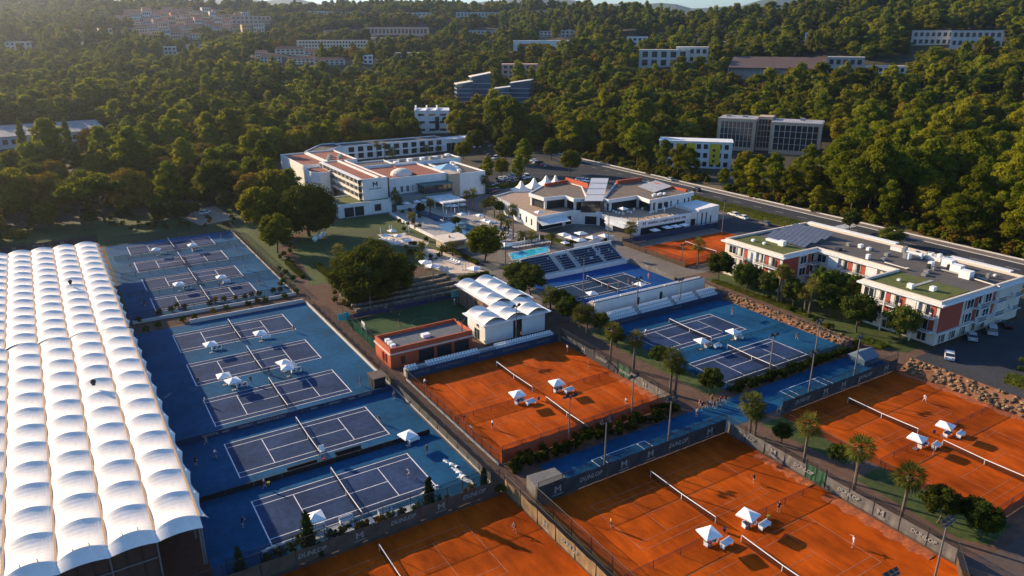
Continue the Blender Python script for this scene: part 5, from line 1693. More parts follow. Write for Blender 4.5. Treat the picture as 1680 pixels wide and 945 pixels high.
fence((70.5, 53.6), (86.0, 53.6), 1.2, 'low net divider right of the parasols on the foreground clay', None, 0, True, 4.0, name='court_divider')
fence((49.2, 53.6), (63.0, 53.6), 1.2, 'low net divider left of the parasols on the foreground clay', None, 0, True, 4.0, name='court_divider')
fence((99.0, 52.6), (109.5, 52.6), 1.2, 'low net divider left of the parasols on the right clay', None, 0, True, 3.6, name='court_divider')
fence((117.0, 52.6), (132.0, 52.6), 1.2, 'low net divider right of the parasols on the right clay', None, 0, True, 3.6, name='court_divider')
fence((144.8, 141), (144.8, 168), 2.8, 'brown screened fence of the small clay court by the clubhouse', SCREEN, 1.6)
fence((144.8, 168.2), (186, 168.2), 2.4, 'navy screened fence between clubhouse shopfront and small clay court', BANBLUE, 1.9)
fence((144.8, 140.6), (186, 140.6), 2.6, 'wire fence between the small clay court and hotel trees', SCREEN, 1.0)
fence((49.6, 131.8), (49.6, 153), 3.4, 'green mesh fence at the left end of the football pitch', mesh_mat('green_mesh', (.02, .08, .05), .6), 2.4, True, 3.0)
fence((50, 153.0), (80, 153.0), 1.6, 'navy boards along the far side of the football pitch', BANBLUE, 1.2, True, 3.0, ((640, 508, 'MOURATOGLOU'), (705, 492, 'DUNLOP')), (0, -1), LETDIM)
fence((-45, 259.0), (7, 259.0), 2.4, 'dark bannered fence beyond the red clay at the far left', BANNER, 1.9, True, 4.5, ((24, 393, 'M'), (62, 389, 'DUNLOP'), (100, 383, 'M')), (0, -1))

def board(name, p0, p1, h, m, label, words, nrm, lm, z=0.0, size=.5, th=.06, bold=.02):
    a, c = Vector(p0), Vector(p1); L = (c - a).length; d = (c - a) / L
    t = thing(name, label, 'banner', (a.x, a.y, z))
    n = max(1, round(L / 4.2)); s = L / n
    for i in range(n):
        m_ = d * (s * (i + .5))
        b = MB(); b.rbox((m_.x, m_.y), d, s / 2 - .02, th, 0.03, h); b.build('banner_panel', m, t)
    for (px, py, what) in words:
        u, v = G(px, py, z + h * .55); q = (Vector((u, v)) - a).dot(d)
        pos = Vector((d.x * q + nrm[0] * (th + .03), d.y * q + nrm[1] * (th + .03), h * .55))
        if what == 'M': emblem(h * .55, lm, t, pos, nrm)
        else: lettering(what, h * size, lm, t, pos, nrm, bold=bold)
    return t
board('advert_banner', (8.2, 115.0), (45.2, 115.0), 1.0, BANBLUE, 'low navy advertising banner across the lower blue courts',
      ((345, 714, 'TOYOTA'), (370, 706, 'cebo'), (402, 698, 'CANAL+'), (445, 687, 'MOURATOGLOU'), (515, 669, 'cebo'), (550, 660, 'CANAL+'), (578, 653, 'cebo'), (599, 648, 'TOYOTA')), (0, -1), LETTER, size=.62)
board('advert_banner', (8.2, 97.2), (44.5, 97.2), .9, mat('black_net_cloth', (.012, .013, .016), .9), 'low black net divider between the two front blue courts', (), (0, -1), LETTER)
board('advert_banner', (49.6, 117.5), (84.6, 117.5), 1.7, BANBLUE, 'navy banner wall behind the middle clay courts',
      ((698, 614, 'DUNLOP'), (741, 600, 'MOURATOGLOU'), (802, 587, 'DUNLOP'), (849, 573, 'MOURATOGLOU'), (897, 563, 'DUNLOP')), (0, -1), LETDIM, size=.46)
board('advert_banner', (98.5, 117.6), (134.0, 117.6), 1.5, BANBLUE, 'navy banner wall behind the right blue courts', ((1043, 528, 'MOURATOGLOU'), (1120, 508, 'DUNLOP')), (0, -1), LETDIM, size=.46)
board('advert_banner', (134.4, 152.4), (134.4, 134.2), 1.5, BANNERG, 'grey sponsor wall at the end of the show court', ((1044, 429, 'oppo'), (1066, 437, 'M'), (1089, 446, 'DUNLOP')), (-1, 0), LETTER, size=.6)
def teal_board(px, py, label):
    u, v = G(px, py, 2.2)
    t = thing('teal_board', label, 'banner', (u, v, 0))
    b = MB(); b.box(-1.3, 1.3, -.03, .03, 1.3, 3.0); b.build('panel', TEAL, t)
    for x in (-1.2, 1.2):
        b = MB(); b.cyl((x, .06, 0), (x, .06, 3.0), .05, .05, 6); b.build('post', DKMET, t)
    emblem(.9, LETTER, t, (0, -.06, 2.15), (0, -1))
teal_board(564, 519, 'teal board with monogram at the left corner of the football pitch')
teal_board(748, 481, 'teal board with monogram at the right end of the football pitch')

# ================================================================ NETS
def net(u, vc, label, bright=False, w=12.8):
    t = thing('tennis_net', label, 'tennis net', (u, vc, 0))
    for s in (-1, 1):
        b = MB(); b.cyl((0, s * w / 2, 0), (0, s * w / 2, 1.12), .06, .06, 8); b.build('post', mat('pale_post', (.42, .40, .37), .6), t)
    b = MB(); vs = []; n = 12
    for i in range(n + 1):
        y = -w / 2 + w * i / n; z = .914 + .156 * abs(2 * i / n - 1)
        vs += [(0, y, .03), (0, y, z)]
    b.add(vs, [(2 * i, 2 * i + 2, 2 * i + 3, 2 * i + 1) for i in range(n)]); b.build('mesh', NETM, t)
    b = MB()
    for i in range(n):
        y0, y1 = -w / 2 + w * i / n, -w / 2 + w * (i + 1) / n
        z0, z1 = .914 + .156 * abs(2 * i / n - 1), .914 + .156 * abs(2 * (i + 1) / n - 1)
        b.add([(-.035, y0, z0 - .05), (.035, y0, z0 - .05), (.035, y0, z0 + .05), (-.035, y0, z0 + .05), (-.035, y1, z1 - .05), (.035, y1, z1 - .05), (.035, y1, z1 + .05), (-.035, y1, z1 + .05)],
              [(0, 1, 5, 4), (1, 2, 6, 5), (2, 3, 7, 6), (3, 0, 4, 7)])
    b.build('tape', WPAINT, t)
    b = MB(); b.box(-.04, .04, -.03, .03, 0.03, .9); b.build('centre_strap', WPAINT, t)
    return t
ordi = ['front', 'second', 'third', 'fourth', 'fifth']
for i, y in enumerate(LV): net(26.94, y, 'tennis net of the %s lower blue court counted from the cypresses' % ordi[i])
for i, y in enumerate(ULV): net(25.9, y, 'tennis net of the %s uppermost blue court counted from the planted wall' % ordi[i])
for y, l in ((89.9, 'near'), (107.1, 'far')): net(67.0, y, 'tennis net of the %s middle clay court' % l)
for y, l in ((44.9, 'near'), (62.2, 'far')): net(66.9, y, 'tennis net of the %s foreground clay court' % l)
for y, l in ((44.2, 'near'), (61.1, 'far')): net(112.5, y, 'tennis net of the %s right clay court below the boulders' % l)
for y, l in ((88.9, 'near'), (106.2, 'far')): net(112.1, y, 'tennis net of the %s right blue court' % l)
net(115.2, 141.0, 'white framed net of the deep blue show court')
net(26.4, 68.0, 'tennis net of the shaded bottom clay court')
net(162, 152, 'tennis net of the small clay court by the clubhouse')

# ================================================================ PARASOLS, BENCHES
CANV = mat('parasol_canvas', (.80, .78, .75), .8, .04, 2)
def parasol_proto(s, h=2.6):
    c = MB(); e = .55
    c.add([(-s / 2, -s / 2, h - e), (s / 2, -s / 2, h - e), (s / 2, s / 2, h - e), (-s / 2, s / 2, h - e), (0, 0, h)], [(0, 1, 4), (1, 2, 4), (2, 3, 4), (3, 0, 4)])
    v = MB(); ring(v, [(-s / 2, -s / 2), (s / 2, -s / 2), (s / 2, s / 2), (-s / 2, s / 2)], .02, h - e - .16, h - e)
    p = MB(); p.cyl((0, 0, 0), (0, 0, h - .05), .035, .03, 6)
    q = MB(); q.box(-.35, .35, -.35, .35, 0.035, .12)
    r_ = MB()
    for a, b_ in ((-1, -1), (1, -1), (1, 1), (-1, 1)):
        r_.cyl((a * s / 2 * .98, b_ * s / 2 * .98, h - e - .02), (0, 0, h - .06), .015, .015, 4)
    return [('canopy', c.mesh('canopy', CANV)), ('valance', v.mesh('valance', CANV)), ('pole', p.mesh('pole', GRMET)), ('base', q.mesh('base', GRMET)), ('ribs', r_.mesh('rib', GRMET))]
PSOL = {s: parasol_proto(s) for s in (2.0, 2.4, 2.7, 3.2)}
def parasol(u, v, label, s=2.4, group=None, rz=None, z=0.0):
    t = thing('parasol', label, 'parasol', (u, v, z), rnd.uniform(-.25, .25) if rz is None else rz, group)
    for n_, me in PSOL[s]:
        link('rib' if n_ == 'ribs' else n_, me, t)
    return t
cp = MB(); cp.lathe((0, 0, 0), [(.04, 0), (.04, .6), (.10, .7), (.20, 1.2), (.16, 2.0), (.05, 2.5)], 8)
CPM = cp.mesh('folded_canopy', CANV)
cb = MB(); cb.lathe((0, 0, 0), [(.3, .03), (.3, .1), (.05, .14)], 8); CPB = cb.mesh('base', GRMET)
def closed_parasol(u, v, label, z=0.0):
    t = thing('folded_parasol', label, 'parasol', (u, v, z))
    link('folded_canopy', CPM, t); link('base', CPB, t)

bs = MB(); bs.box(-.95, .95, -.35, .35, .32, .42); B_SEAT = bs.mesh('seat', PLAST)
bs = MB(); bs.box(-.95, .95, .30, .38, .42, .85); B_BACK = bs.mesh('backrest', PLAST)
bs = MB(); bs.box(-.05, .05, -.35, .38, .42, .62); B_ARM = bs.mesh('armrest', PLAST)
bs = MB(); bs.box(-.05, .05, -.33, .33, .03, .32); B_LEG = bs.mesh('leg', PLAST)
def bench(u, v, label, rz=0.0):
    t = thing('courtside_bench', label, 'bench', (u, v, 0), rz)
    link('seat', B_SEAT, t); link('backrest', B_BACK, t)
    for x in (-.92, .92):
        link('armrest', B_ARM, t, (x, 0, 0)); link('leg', B_LEG, t, (x, 0, 0))
    return t
def bag_mesh(m):
    b = MB(); vs = []; n = 8
    for i, (x, r) in enumerate(((-.42, .10), (-.38, .17), (0, .20), (.38, .17), (.42, .10))):
        for k in range(n):
            a = 2 * math.pi * k / n; vs.append((x, r * math.cos(a) * .8, .2 + r * math.sin(a)))
    fs = [(i * n + k, i * n + (k + 1) % n, (i + 1) * n + (k + 1) % n, (i + 1) * n + k) for i in range(4) for k in range(n)] + [tuple(range(n)), tuple(range(5 * n - 1, 4 * n - 1, -1))]
    b.add(vs, fs); return b.mesh('bag', m)
BAGS = {c_: bag_mesh(mat('bag_' + c_, v_, .8, .1)) for c_, v_ in (('black', (.015, .015, .018)), ('red', (.35, .02, .02)), ('navy', (.01, .02, .08)), ('yellow', (.28, .24, .03)))}
def bag(u, v, c_, label, z=0.02, rz=0.0):
    link('sports_bag', BAGS[c_], None, (u, v, z), rz, label, 'bag')

SETS = [ # canopy pixel, bench pixel, place
    (344.4, 561.4, 355.5, 570.8, 'left of the net on the fifth lower blue court'), (426, 543.3, 436.8, 553, 'right of the net on the fifth lower blue court'),
    (255.7, 407.5, 269, 414.6, 'left of the net on the farthest uppermost court'), (314.9, 399.9, 320.5, 408.3, 'right of the net on the farthest uppermost court'),
    (292.5, 463.4, 307, 471.7, 'left of the net on the uppermost courts near the planted wall'), (362.4, 451.9, 372, 461.6, 'right of the net on the uppermost courts near the planted wall'),
    (366.4, 613, 386, 628, 'leftmost of the pair left of the net on the third blue court'), (381.5, 621, 397, 632, 'right one of the pair left of the net on the third blue court'),
    (465, 591.4, 478, 601, 'left one of the pair right of the net on the third blue court'), (471, 599.5, 486, 607, 'right one of the pair right of the net on the third blue court'),
    (668.6, 709.9, 678.8, 720.9, 'at the right end of the second blue court'), (515.9, 844.3, 522, 866, 'beside the cypress on the front blue court'),
    (848.8, 642.9, 853, 657.9, 'left of the net posts on the middle clay courts'), (913.5, 624.5, 916.5, 638.6, 'right of the net posts on the middle clay courts'),
    (1163.9, 870.1, 1166.4, 888, 'left of the net posts on the foreground clay courts'), (1228, 840.4, 1229.3, 858.7, 'right of the net posts on the foreground clay courts'),
    (1505.6, 714.9, 1514.5, 729, 'left of the net posts on the right clay courts'), (1552, 694.5, 1555.3, 710.8, 'right of the net posts on the right clay courts'),
    (1151.7, 556, 1161.7, 566, 'left of the net posts on the right blue courts'), (1203.3, 541, 1212.3, 553.3, 'right of the net posts on the right blue courts')]
for i, (a, b_, c_, d_, l) in enumerate(SETS):
    u, v = G(a, b_, 2.4); parasol(u, v, 'white parasol ' + l, 2.4)
    u, v = G(c_, d_, .4); bench(u, v, 'white bench ' + l, rnd.uniform(-.2, .2))
    if i in (0, 3, 4, 6, 7, 9, 12, 13, 14, 15, 16, 17, 18):
        bag(u - .4, v - .1, ('black', 'navy', 'red', 'black')[i % 4], ('dark', 'navy', 'red', 'black')[i % 4] + ' bag ' + l, .40, 1.2)
        bag(u + .5, v - .1, ('navy', 'black', 'black', 'red')[i % 4], 'second bag ' + l, .40, 1.0)
    if i >= 12 and i != 19:
        bench(u + 1.5, v - 1.3, 'second white bench ' + l, .1)
for px, py, l in ((569, 856, 'white bench in the middle of the white mats on the front blue court'), (632, 842, 'white bench at the right end of the white mats on the front blue court')):
    u, v = G(px, py); bench(u, v, l)
for k, (px, py, l) in enumerate(((540, 872, 'white floor mat under the left bench of the front court'), (596, 858, 'white floor mat under the middle bench of the front court'), (650, 842, 'white floor mat under the right bench of the front court'))):
    u, v = G(px, py); b = MB((u, v, 0)); b.box(u - 3.2, u + 3.0, v - .75, v + .7, .035, .06)
    b.build('floor_mat', mat('white_mat', (.52, .56, .58), .8, .15, 1), None, loc=(u, v, 0), label=l, cat='mat')
for k, (px, py) in enumerate(((450, 898), (705, 805), (738, 760), (752, 775), (766, 788))):
    u, v = G(px, py); b = MB()
    r_ = random.Random(k); vs = []
    for i in range(9):
        vs += [(-1.6 + .4 * i + r_.uniform(-.1, .1), r_.uniform(-.5, -.1), .03), (-1.6 + .4 * i, r_.uniform(-.2, .2), r_.uniform(.06, .28)), (-1.6 + .4 * i + r_.uniform(-.1, .1), r_.uniform(.1, .5), .03)]
    b.add(vs, [(3 * i + j, 3 * i + 3 + j, 3 * i + 4 + j, 3 * i + 1 + j) for i in range(8) for j in (0, 1)])
    b.build('tarpaulin', mat('white_tarp', (.6, .6, .58), .7), None, loc=(u, v, .01), rz=(.1, .2, -1.3, -1.45, -1.2)[k], label=('crumpled white tarpaulin by the lower left cypress', 'crumpled white tarpaulin at the planted edge of the front court', 'upper heap of white tarpaulin at the right fence of the front court', 'middle heap of white tarpaulin at the right fence of the front court', 'lower heap of white tarpaulin at the right fence of the front court')[k], cat='tarpaulin')
# umpire chair and ball machines
u, v = G(530, 755)
t = thing('umpire_chair', 'tall white umpire chair beside the net of the second blue court', 'chair', (u, v, 0))
for x in (-.4, .4):
    for y in (-.4, .4):
        b = MB(); b.cyl((x * 1.3, y * 1.3, .03), (x * .8, y * .8, 1.7), .04, .04, 6); b.build('leg', GRMET, t)
b = MB(); b.box(-.4, .4, -.35, .35, 1.7, 1.8); b.build('seat', PLAST, t)
b = MB(); b.box(-.4, .4, .28, .36, 1.8, 2.5); b.build('backrest', PLAST, t)
for k, (px, py, w) in enumerate(((497, 770, 4.6), (572, 745, 4.2))):
    u, v = G(px, py); b = MB((u, v, 0)); b.box(u - w / 2, u + w / 2, v - .3, v + .3, .04, .55); b.box(u - w / 2, u + w / 2, v + .12, v + .3, .56, .9)
    b.build('ball_trolley_rack', BAGS['black'].materials[0], None, loc=(u, v, 0), label=('left', 'right')[k] + ' long black bench by the divider of the second blue court', cat='bench')
CARTS = ((441, 797, 'yellow', 'yellow ball basket by the black net of the front court'), (532, 758, 'red', 'red ball basket at the umpire chair'), (884, 657, 'navy', 'blue bins between the middle clay nets'),
         (1188, 873, 'navy', 'blue bins between the foreground clay nets'), (1532, 712, 'navy', 'blue bins between the right clay nets'), (1260, 852, 'yellow', 'yellow bag right of the foreground parasols'), (325, 625, 'black', 'black bin at the far left of the third blue court'))
for px, py, c_, l in CARTS:
    u, v = G(px, py); t = thing('ball_basket', l, 'basket', (u, v, 0))
    b = MB(); b.lathe((0, 0, .2), [(.17, 0), (.24, .42), (.25, .46)], 10); b.build('basket', BAGS[c_].materials[0], t)
    for a in (0, 2.1, 4.2):
        b = MB(); b.cyl((.3 * math.cos(a), .3 * math.sin(a), .03), (.2 * math.cos(a), .2 * math.sin(a), .25), .025, .025, 5); b.build('leg', DKMET, t)
# dark equipment hut by the fence
u, v = 43.6, 117.9
t = thing('equipment_hut', 'small dark equipment hut against the fence of the lower blue courts', 'hut', (u, v, 0))
b = MB(); b.box(-1.0, 1.2, -1.5, 1.5, .03, 2.3); b.build('wall', LETDK, t)
b = MB(); b.box(-1.15, 1.35, -1.65, 1.65, 2.3, 2.45); b.build('roof', mat('brown_lid', (.10, .07, .055), .8), t)
b = MB(); b.box(-1.06, -1.0, -.5, .5, .1, 2.0); b.build('door', DKMET, t)
b = MB((50, 73, 0)); b.prism([(49.2, 72.5), (54.2, 72.5), (54.2, 75.4), (49.6, 75.8)], .03, 2.3)
b.build('storage_box', mat('dark_concrete', (.13, .125, .12), .9, .2, 1), None, loc=(50, 73, 0), label='grey flat topped storage shed at the left end of the blue strip', cat='shed')
t = thing('tool_shed', 'small pale blue pitched shed at the right end of the blue strip', 'shed', (131, 77, 0))
b = MB(); b.box(-2.2, 2.2, -1.8, 1.8, .03, 1.2); b.build('wall', mat('blue_wall', (.05, .10, .16), .8), t)
b = MB(); b.add([(-2.4, -2.1, 1.2), (2.4, -2.1, 1.2), (2.4, 2.1, 1.2), (-2.4, 2.1, 1.2), (-2.4, 0, 2.4), (2.4, 0, 2.4)], [(0, 1, 5, 4), (2, 3, 4, 5), (1, 2, 5), (3, 0, 4), (3, 2, 1, 0)]); b.build('roof', mat('pale_blue_roof', (.12, .16, .20), .6), t)

# ================================================================ FLOODLIGHTS
hd = MB(); hd.box(-.28, .28, -.2, .2, -.15, .15); HEAD = hd.mesh('lamp_head', DKMET)
hg = MB(); hg.box(-.24, .24, -.16, .16, -.19, -.152); HEADG = hg.mesh('lens', mat('lamp_lens', (.35, .45, .55), .1, 0, spec=.7))
def floodlight(bx, by, ty, label, n=4, uv=None, h=None):
    u, v = uv or G(bx, by)
    if h is None:
        h, best = 6, 1e9
        for k in range(40, 220):
            e = abs(PR(u, v, k / 10)[1] - ty)
            if e < best: best, h = e, k / 10
    t = thing('floodlight', label, 'floodlight', (u, v, 0), rnd.uniform(-.2, .2))
    b = MB(); b.cyl((0, 0, 0), (0, 0, h), .15, .09, 8); b.build('pole', POLEM, t)
    b = MB(); b.box(-1.15, 1.15, -.05, .05, h - .1, h); b.box(-.05, .05, -.6, .6, h - .2, h - .1); b.build('crossbar', DKMET, t)
    for i in range(n):
        x = -1.0 + 2.0 * i / (n - 1)
        s = 1 if i % 2 else -1
        o = link('lamp_head', HEAD, t, (x, s * .22, h + .12)); o.rotation_euler = (s * .6, 0, 0)
        link('lens', HEADG, o)
for a in ((932.8, 728.6, 650.6, 'floodlight on the hedge line below the near middle clay net'), (1035.3, 692.2, 618.5, 'floodlight at the right end of the middle clay hedge'),
          (991.5, 769.4, 690.9, 'floodlight standing at the left mini court of the blue strip'), (1095.7, 730.8, 655.8, 'floodlight standing at the dark banner near the palm path'),
          (1261, 620, 550, 'floodlight below the near right blue court'), (1337.5, 578, 527, 'floodlight beside the boulders above the right blue courts'),
          (1326.7, 643, 578.8, 'floodlight at the right mini court of the blue strip'), (1401, 616, 553, 'floodlight at the pale blue shed'),
          (711.4, 472.4, 425.8, 'floodlight on the stone terraces above the pitch'), (608.3, 506, 445, 'floodlight at the far left corner of the pitch'),
          (846.8, 566.6, 503, 'floodlight in front of the white walled canopy hall'), (758.8, 572.6, 524.4, 'floodlight in front of the orange clubroom'),
          (956, 496.8, 421.8, 'tall floodlight left of the show court net'), (1044, 517, 458, 'floodlight at the rear wall of the low white stand'),
          (1114.5, 502, 459, 'floodlight at the right end of the low white stand'), (997, 406, 347.6, 'tall floodlight at the right end of the navy grandstand'),
          (1117.7, 435, 402, 'floodlight at the end wall of the show court'), (829.5, 432.6, 375.5, 'tall floodlight at the left end of the turquoise pool'), (1184, 384, 330, 'slim floodlight behind the small clay court')):
    floodlight(*a)
floodlight(0, 0, 0, 'floodlight with blue glinting lamps in the lower right foreground', 6, (78.5, 33.0), 10.2)
floodlight(0, 0, 0, 'floodlight head at the bottom edge of the foreground clay', 6, (67.0, 32.3), 8.6)

# ================================================================ GRANDSTANDS
sb = MB(); sb.box(-.23, .23, -.22, .22, .0, .07); sb.box(-.23, .23, .18, .25, .07, .48)
SEATN = sb.mesh('seat', NAVY)
SEATW = sb.mesh('seat', PLAST)
SEATG = sb.mesh('seat', mat('pale_grey_seat', (.46, .48, .50), .5))
t = thing('grandstand', 'pale stepped grandstand with rows of navy seats above the show court', 'grandstand', (102, 152.7, 0))
O = Vector(t.location)
bpart(t, 'front_wall', WHITE, lambda b: b.box(102.2, 133.8, 152.75, 153.0, 0, 1.2))
bpart(t, 'walkway', CONC, lambda b: b.box(102.2, 133.8, 153.0, 154.2, 0, 1.1))
for k in range(7):
    bpart(t, 'step', mat('pale_concrete', (.45, .45, .44), .85, .1), lambda b: b.box(102.2, 133.8, 154.2 + k * .85, 154.2 + (k + 1) * .85 - .005, 0, 1.2 + k * .42))
    for x in np.arange(102.8, 133.4, .56):
        if 111.3 < x < 112.9 or 117.0 < x < 118.6 or 126.4 < x < 127.8: continue
        if 0 < k and rnd.random() < .04: continue
        if k == 6 and 112 < x < 118: continue
        o = link('seat', SEATN, t, Vector((x, 154.2 + k * .85 + .5, 1.2 + k * .42)) - O)
for x in (111.5, 112.8, 117.2, 118.5, 126.5, 127.7):
    bpart(t, 'handrail', GRMET, lambda b: (b.cyl((x, 154.3, 2.1), (x, 160.0, 4.9), .04, .04, 5), b.cyl((x, 154.3, 1.2), (x, 154.3, 2.1), .04, .04, 5), b.cyl((x, 160, 3.7), (x, 160, 4.9), .04, .04, 5)))
bpart(t, 'rear_wall', WHITE, lambda b: b.prism([(102.2, 160.2), (133.8, 160.2), (133.8, 160.45), (102.2, 160.45)], 0, [4.2, 5.0, 5.0, 4.2]))
bpart(t, 'side_stair', GRMET, lambda b: [b.box(99.6, 102.1, 153.4 + k * .9, 154.2 + k * .9, .2 + k * .42, .3 + k * .42) for k in range(8)])
bpart(t, 'side_seats_base', CONC, lambda b: b.box(99.4, 102.1, 160.7, 161.2, 0, 3.6))
t = thing('grandstand', 'low stand of white seats with blue grey rear wall facing the show court', 'grandstand', (100, 124, 0))
O = Vector(t.location)
bpart(t, 'rear_wall', WHITE, lambda b: (b.box(99.5, 112.2, 124.0, 124.25, 0, 3.5), b.box(113.2, 119.6, 124.0, 124.25, 0, 3.5), b.box(120.6, 134.4, 124.0, 124.25, 0, 3.5), b.box(112.2, 113.2, 124.0, 124.25, 2.6, 3.5), b.box(119.6, 120.6, 124.0, 124.25, 2.6, 3.5)))
for a in (112.2, 119.6):
    bpart(t, 'doorway', LETDK, lambda b: b.box(a, a + 1.0, 124.6, 124.7, 0, 2.6))
bpart(t, 'side_wall', WHITE, lambda b: b.prism([(134.4, 124.0), (134.7, 124.0), (134.7, 131), (134.4, 131)], 0, [3.5, 3.5, 1.2, 1.2]))
for k in range(3):
    bpart(t, 'step', CONC, lambda b: b.box(99.6, 134.3, 124.8 + k * .85, 124.8 + (k + 1) * .85 - .005, 0, 3.45 - k * .38))
    for x in np.arange(100.2, 133.9, .58):
        if rnd.random() < .06: continue
        o = link('seat', SEATW, t, Vector((x, 124.8 + k * .85 + .4, 3.45 - k * .38)) - O, math.pi)
bpart(t, 'handrail', DKMET, lambda b: b.cyl((99.6, 124.5, 3.62), (134.3, 124.5, 3.62), .05, .05, 5))
def low_stand(u0, u1, v0, z, label, rows, gap=(), m=SEATW):
    t = thing('low_stand', label, 'grandstand', (u0, v0, 0)); O = Vector(t.location)
    for k in range(rows):
        bpart(t, 'step', CONC, lambda b: b.box(u0, u1, v0 + k * .9, v0 + (k + 1) * .9 - .005, 0, z + k * .45))
        for x in np.arange(u0 + .4, u1 - .3, .62):
            if any(a < x < c for a, c in gap): continue
            link('seat', m, t, Vector((x, v0 + k * .9 + .45, z + k * .45)) - O)
low_stand(49.8, 84.4, 117.8, 1.15, 'long low stand of pale seats above the navy banner of the middle clay courts', 2, ((52.5, 54), (66, 70)))
low_stand(99.0, 134.0, 118.0, 1.05, 'long low stand of pale seats above the navy banner of the right blue courts', 3, ((108, 109.2), (119, 120.2), (127, 128)))
# football goals
for u, l in ((79.2, 'right'), (50.4, 'left')):
    t = thing('football_goal', 'white football goal at the %s end of the pitch' % l, 'goal', (u, 142, 0))
    for s in (-1, 1):
        b = MB(); b.cyl((0, s * 1.5, .02), (0, s * 1.5, 2.0), .06, .06, 6); b.build('post', PLAST, t)
    b = MB(); b.cyl((0, -1.5, 2.0), (0, 1.5, 2.0), .06, .06, 6); b.build('crossbar', PLAST, t)
    b = MB(); b.box(-.06, .02, -.9, .9, 2.3, 3.3); b.build('basket_board', PLAST, t)
    b = MB(); b.cyl((0.1, 0, 0), (.1, 0, 3.0), .05, .05, 6); b.build('board_post', DKMET, t)
# stone terraces between the pitch and the lawn
t = thing('stone_terrace', 'stepped dry stone terraces between the football pitch and the lawn', 'retaining wall', (54, 154, 0))
rs = random.Random(3)
sm_ = []
for k in range(4):
    b = MB(); b.add([(-.65 + rs.uniform(-.1, .1), -.3, 0), (.65, -.3 + rs.uniform(-.06, .06), 0), (.65, .3, 0), (-.65, .3, 0), (-.6, -.25, .45 + rs.uniform(-.05, .05)), (.58, -.26, .42), (.6, .3, .45), (-.62, .3, .44)],
                    [(3, 2, 1, 0), (4, 5, 6, 7), (0, 1, 5, 4), (1, 2, 6, 5), (2, 3, 7, 6), (3, 0, 4, 7)]); sm_.append(b.mesh('stone', mat('grey_tan_stone', (.22, .17, .125), .95, .3, 1.5, .5, objrand=.3)))
for row in range(5):
    y = 2.2 + row * 2.5
    for layer in range(2):
        x = rs.uniform(0, .8)
        while x < 28.5 - row * .4:
            s = rs.uniform(.75, 1.15)
            link('stone', rs.choice(sm_), t, (x, y + layer * .12 + rs.uniform(-.08, .08) - x * .02, row * .35 + layer * .46), rs.uniform(-.06, .06), scale=(s, 1, 1))
            x += 1.38 * s
    b = MB(); b.prism([(0, y + .35), (28.6, y - .2), (28.6, y + 2.6), (0, y + 2.8)], 0, row * .35 + .75); b.build('terrace_soil', mat('soil_bank', (.06, .045, .025), .95, .4, .6, .4), t)
# walls of the planted strip between the two left court blocks
for v0, u0, h, l in ((175.9, 8.4, .75, 'pale low wall in front of the uppermost blue courts'), (169.6, 19.5, .9, 'pale low wall behind the fifth lower blue court')):
    b = MB((u0, v0, 0)); b.box(u0, 45.5, v0, v0 + .35, 0, h)
    b.build('low_wall', mat('pale_concrete', (.45, .45, .44), .85), None, loc=(u0, v0, 0), label=l, cat='wall')
b = MB((45.9, 169, 0)); b.box(45.75, 45.92, 122.3, 169.4, 0, .5); b.build('low_wall', mat('pale_concrete', (.45, .45, .44), .85), None, loc=(45.9, 169, 0), label='pale kerb wall along the right side of the lower blue courts', cat='wall')
b = MB((99, 224, 0)); b.prism([(99.6, 244.5), (98.1, 224), (98.4, 206), (98.8, 206), (98.5, 224), (100, 244.5)], 0, .9); b.build('low_wall', WHITE, None, loc=(99, 224, 0), label='white curved wall between lawn and dark pool', cat='wall')
b = MB((109, 249, 0)); b.box(104.5, 116.5, 248.9, 249.2, 0, 1.6); b.build('low_wall', WHITE, None, loc=(109, 249, 0), label='white wall at the head of the dark pool below the restaurant', cat='wall')
b = MB((136, 173, 0)); b.prism([(129.4, 172.2), (146.0, 173.6), (146.0, 173.95), (129.4, 172.55)], 0, 1.6); b.build('low_wall', WHITE, None, loc=(136, 173, 0), label='white wall below the parasol plaza of the clubhouse', cat='wall')
b = MB((118, 186, 0)); b.prism([(109.5, 184.9), (126.5, 186.0), (126.5, 186.3), (109.5, 185.2)], 0, 1.0); b.build('low_wall', WHITE, None, loc=(118, 186, 0), label='white wall behind the loungers of the turquoise pool', cat='wall')
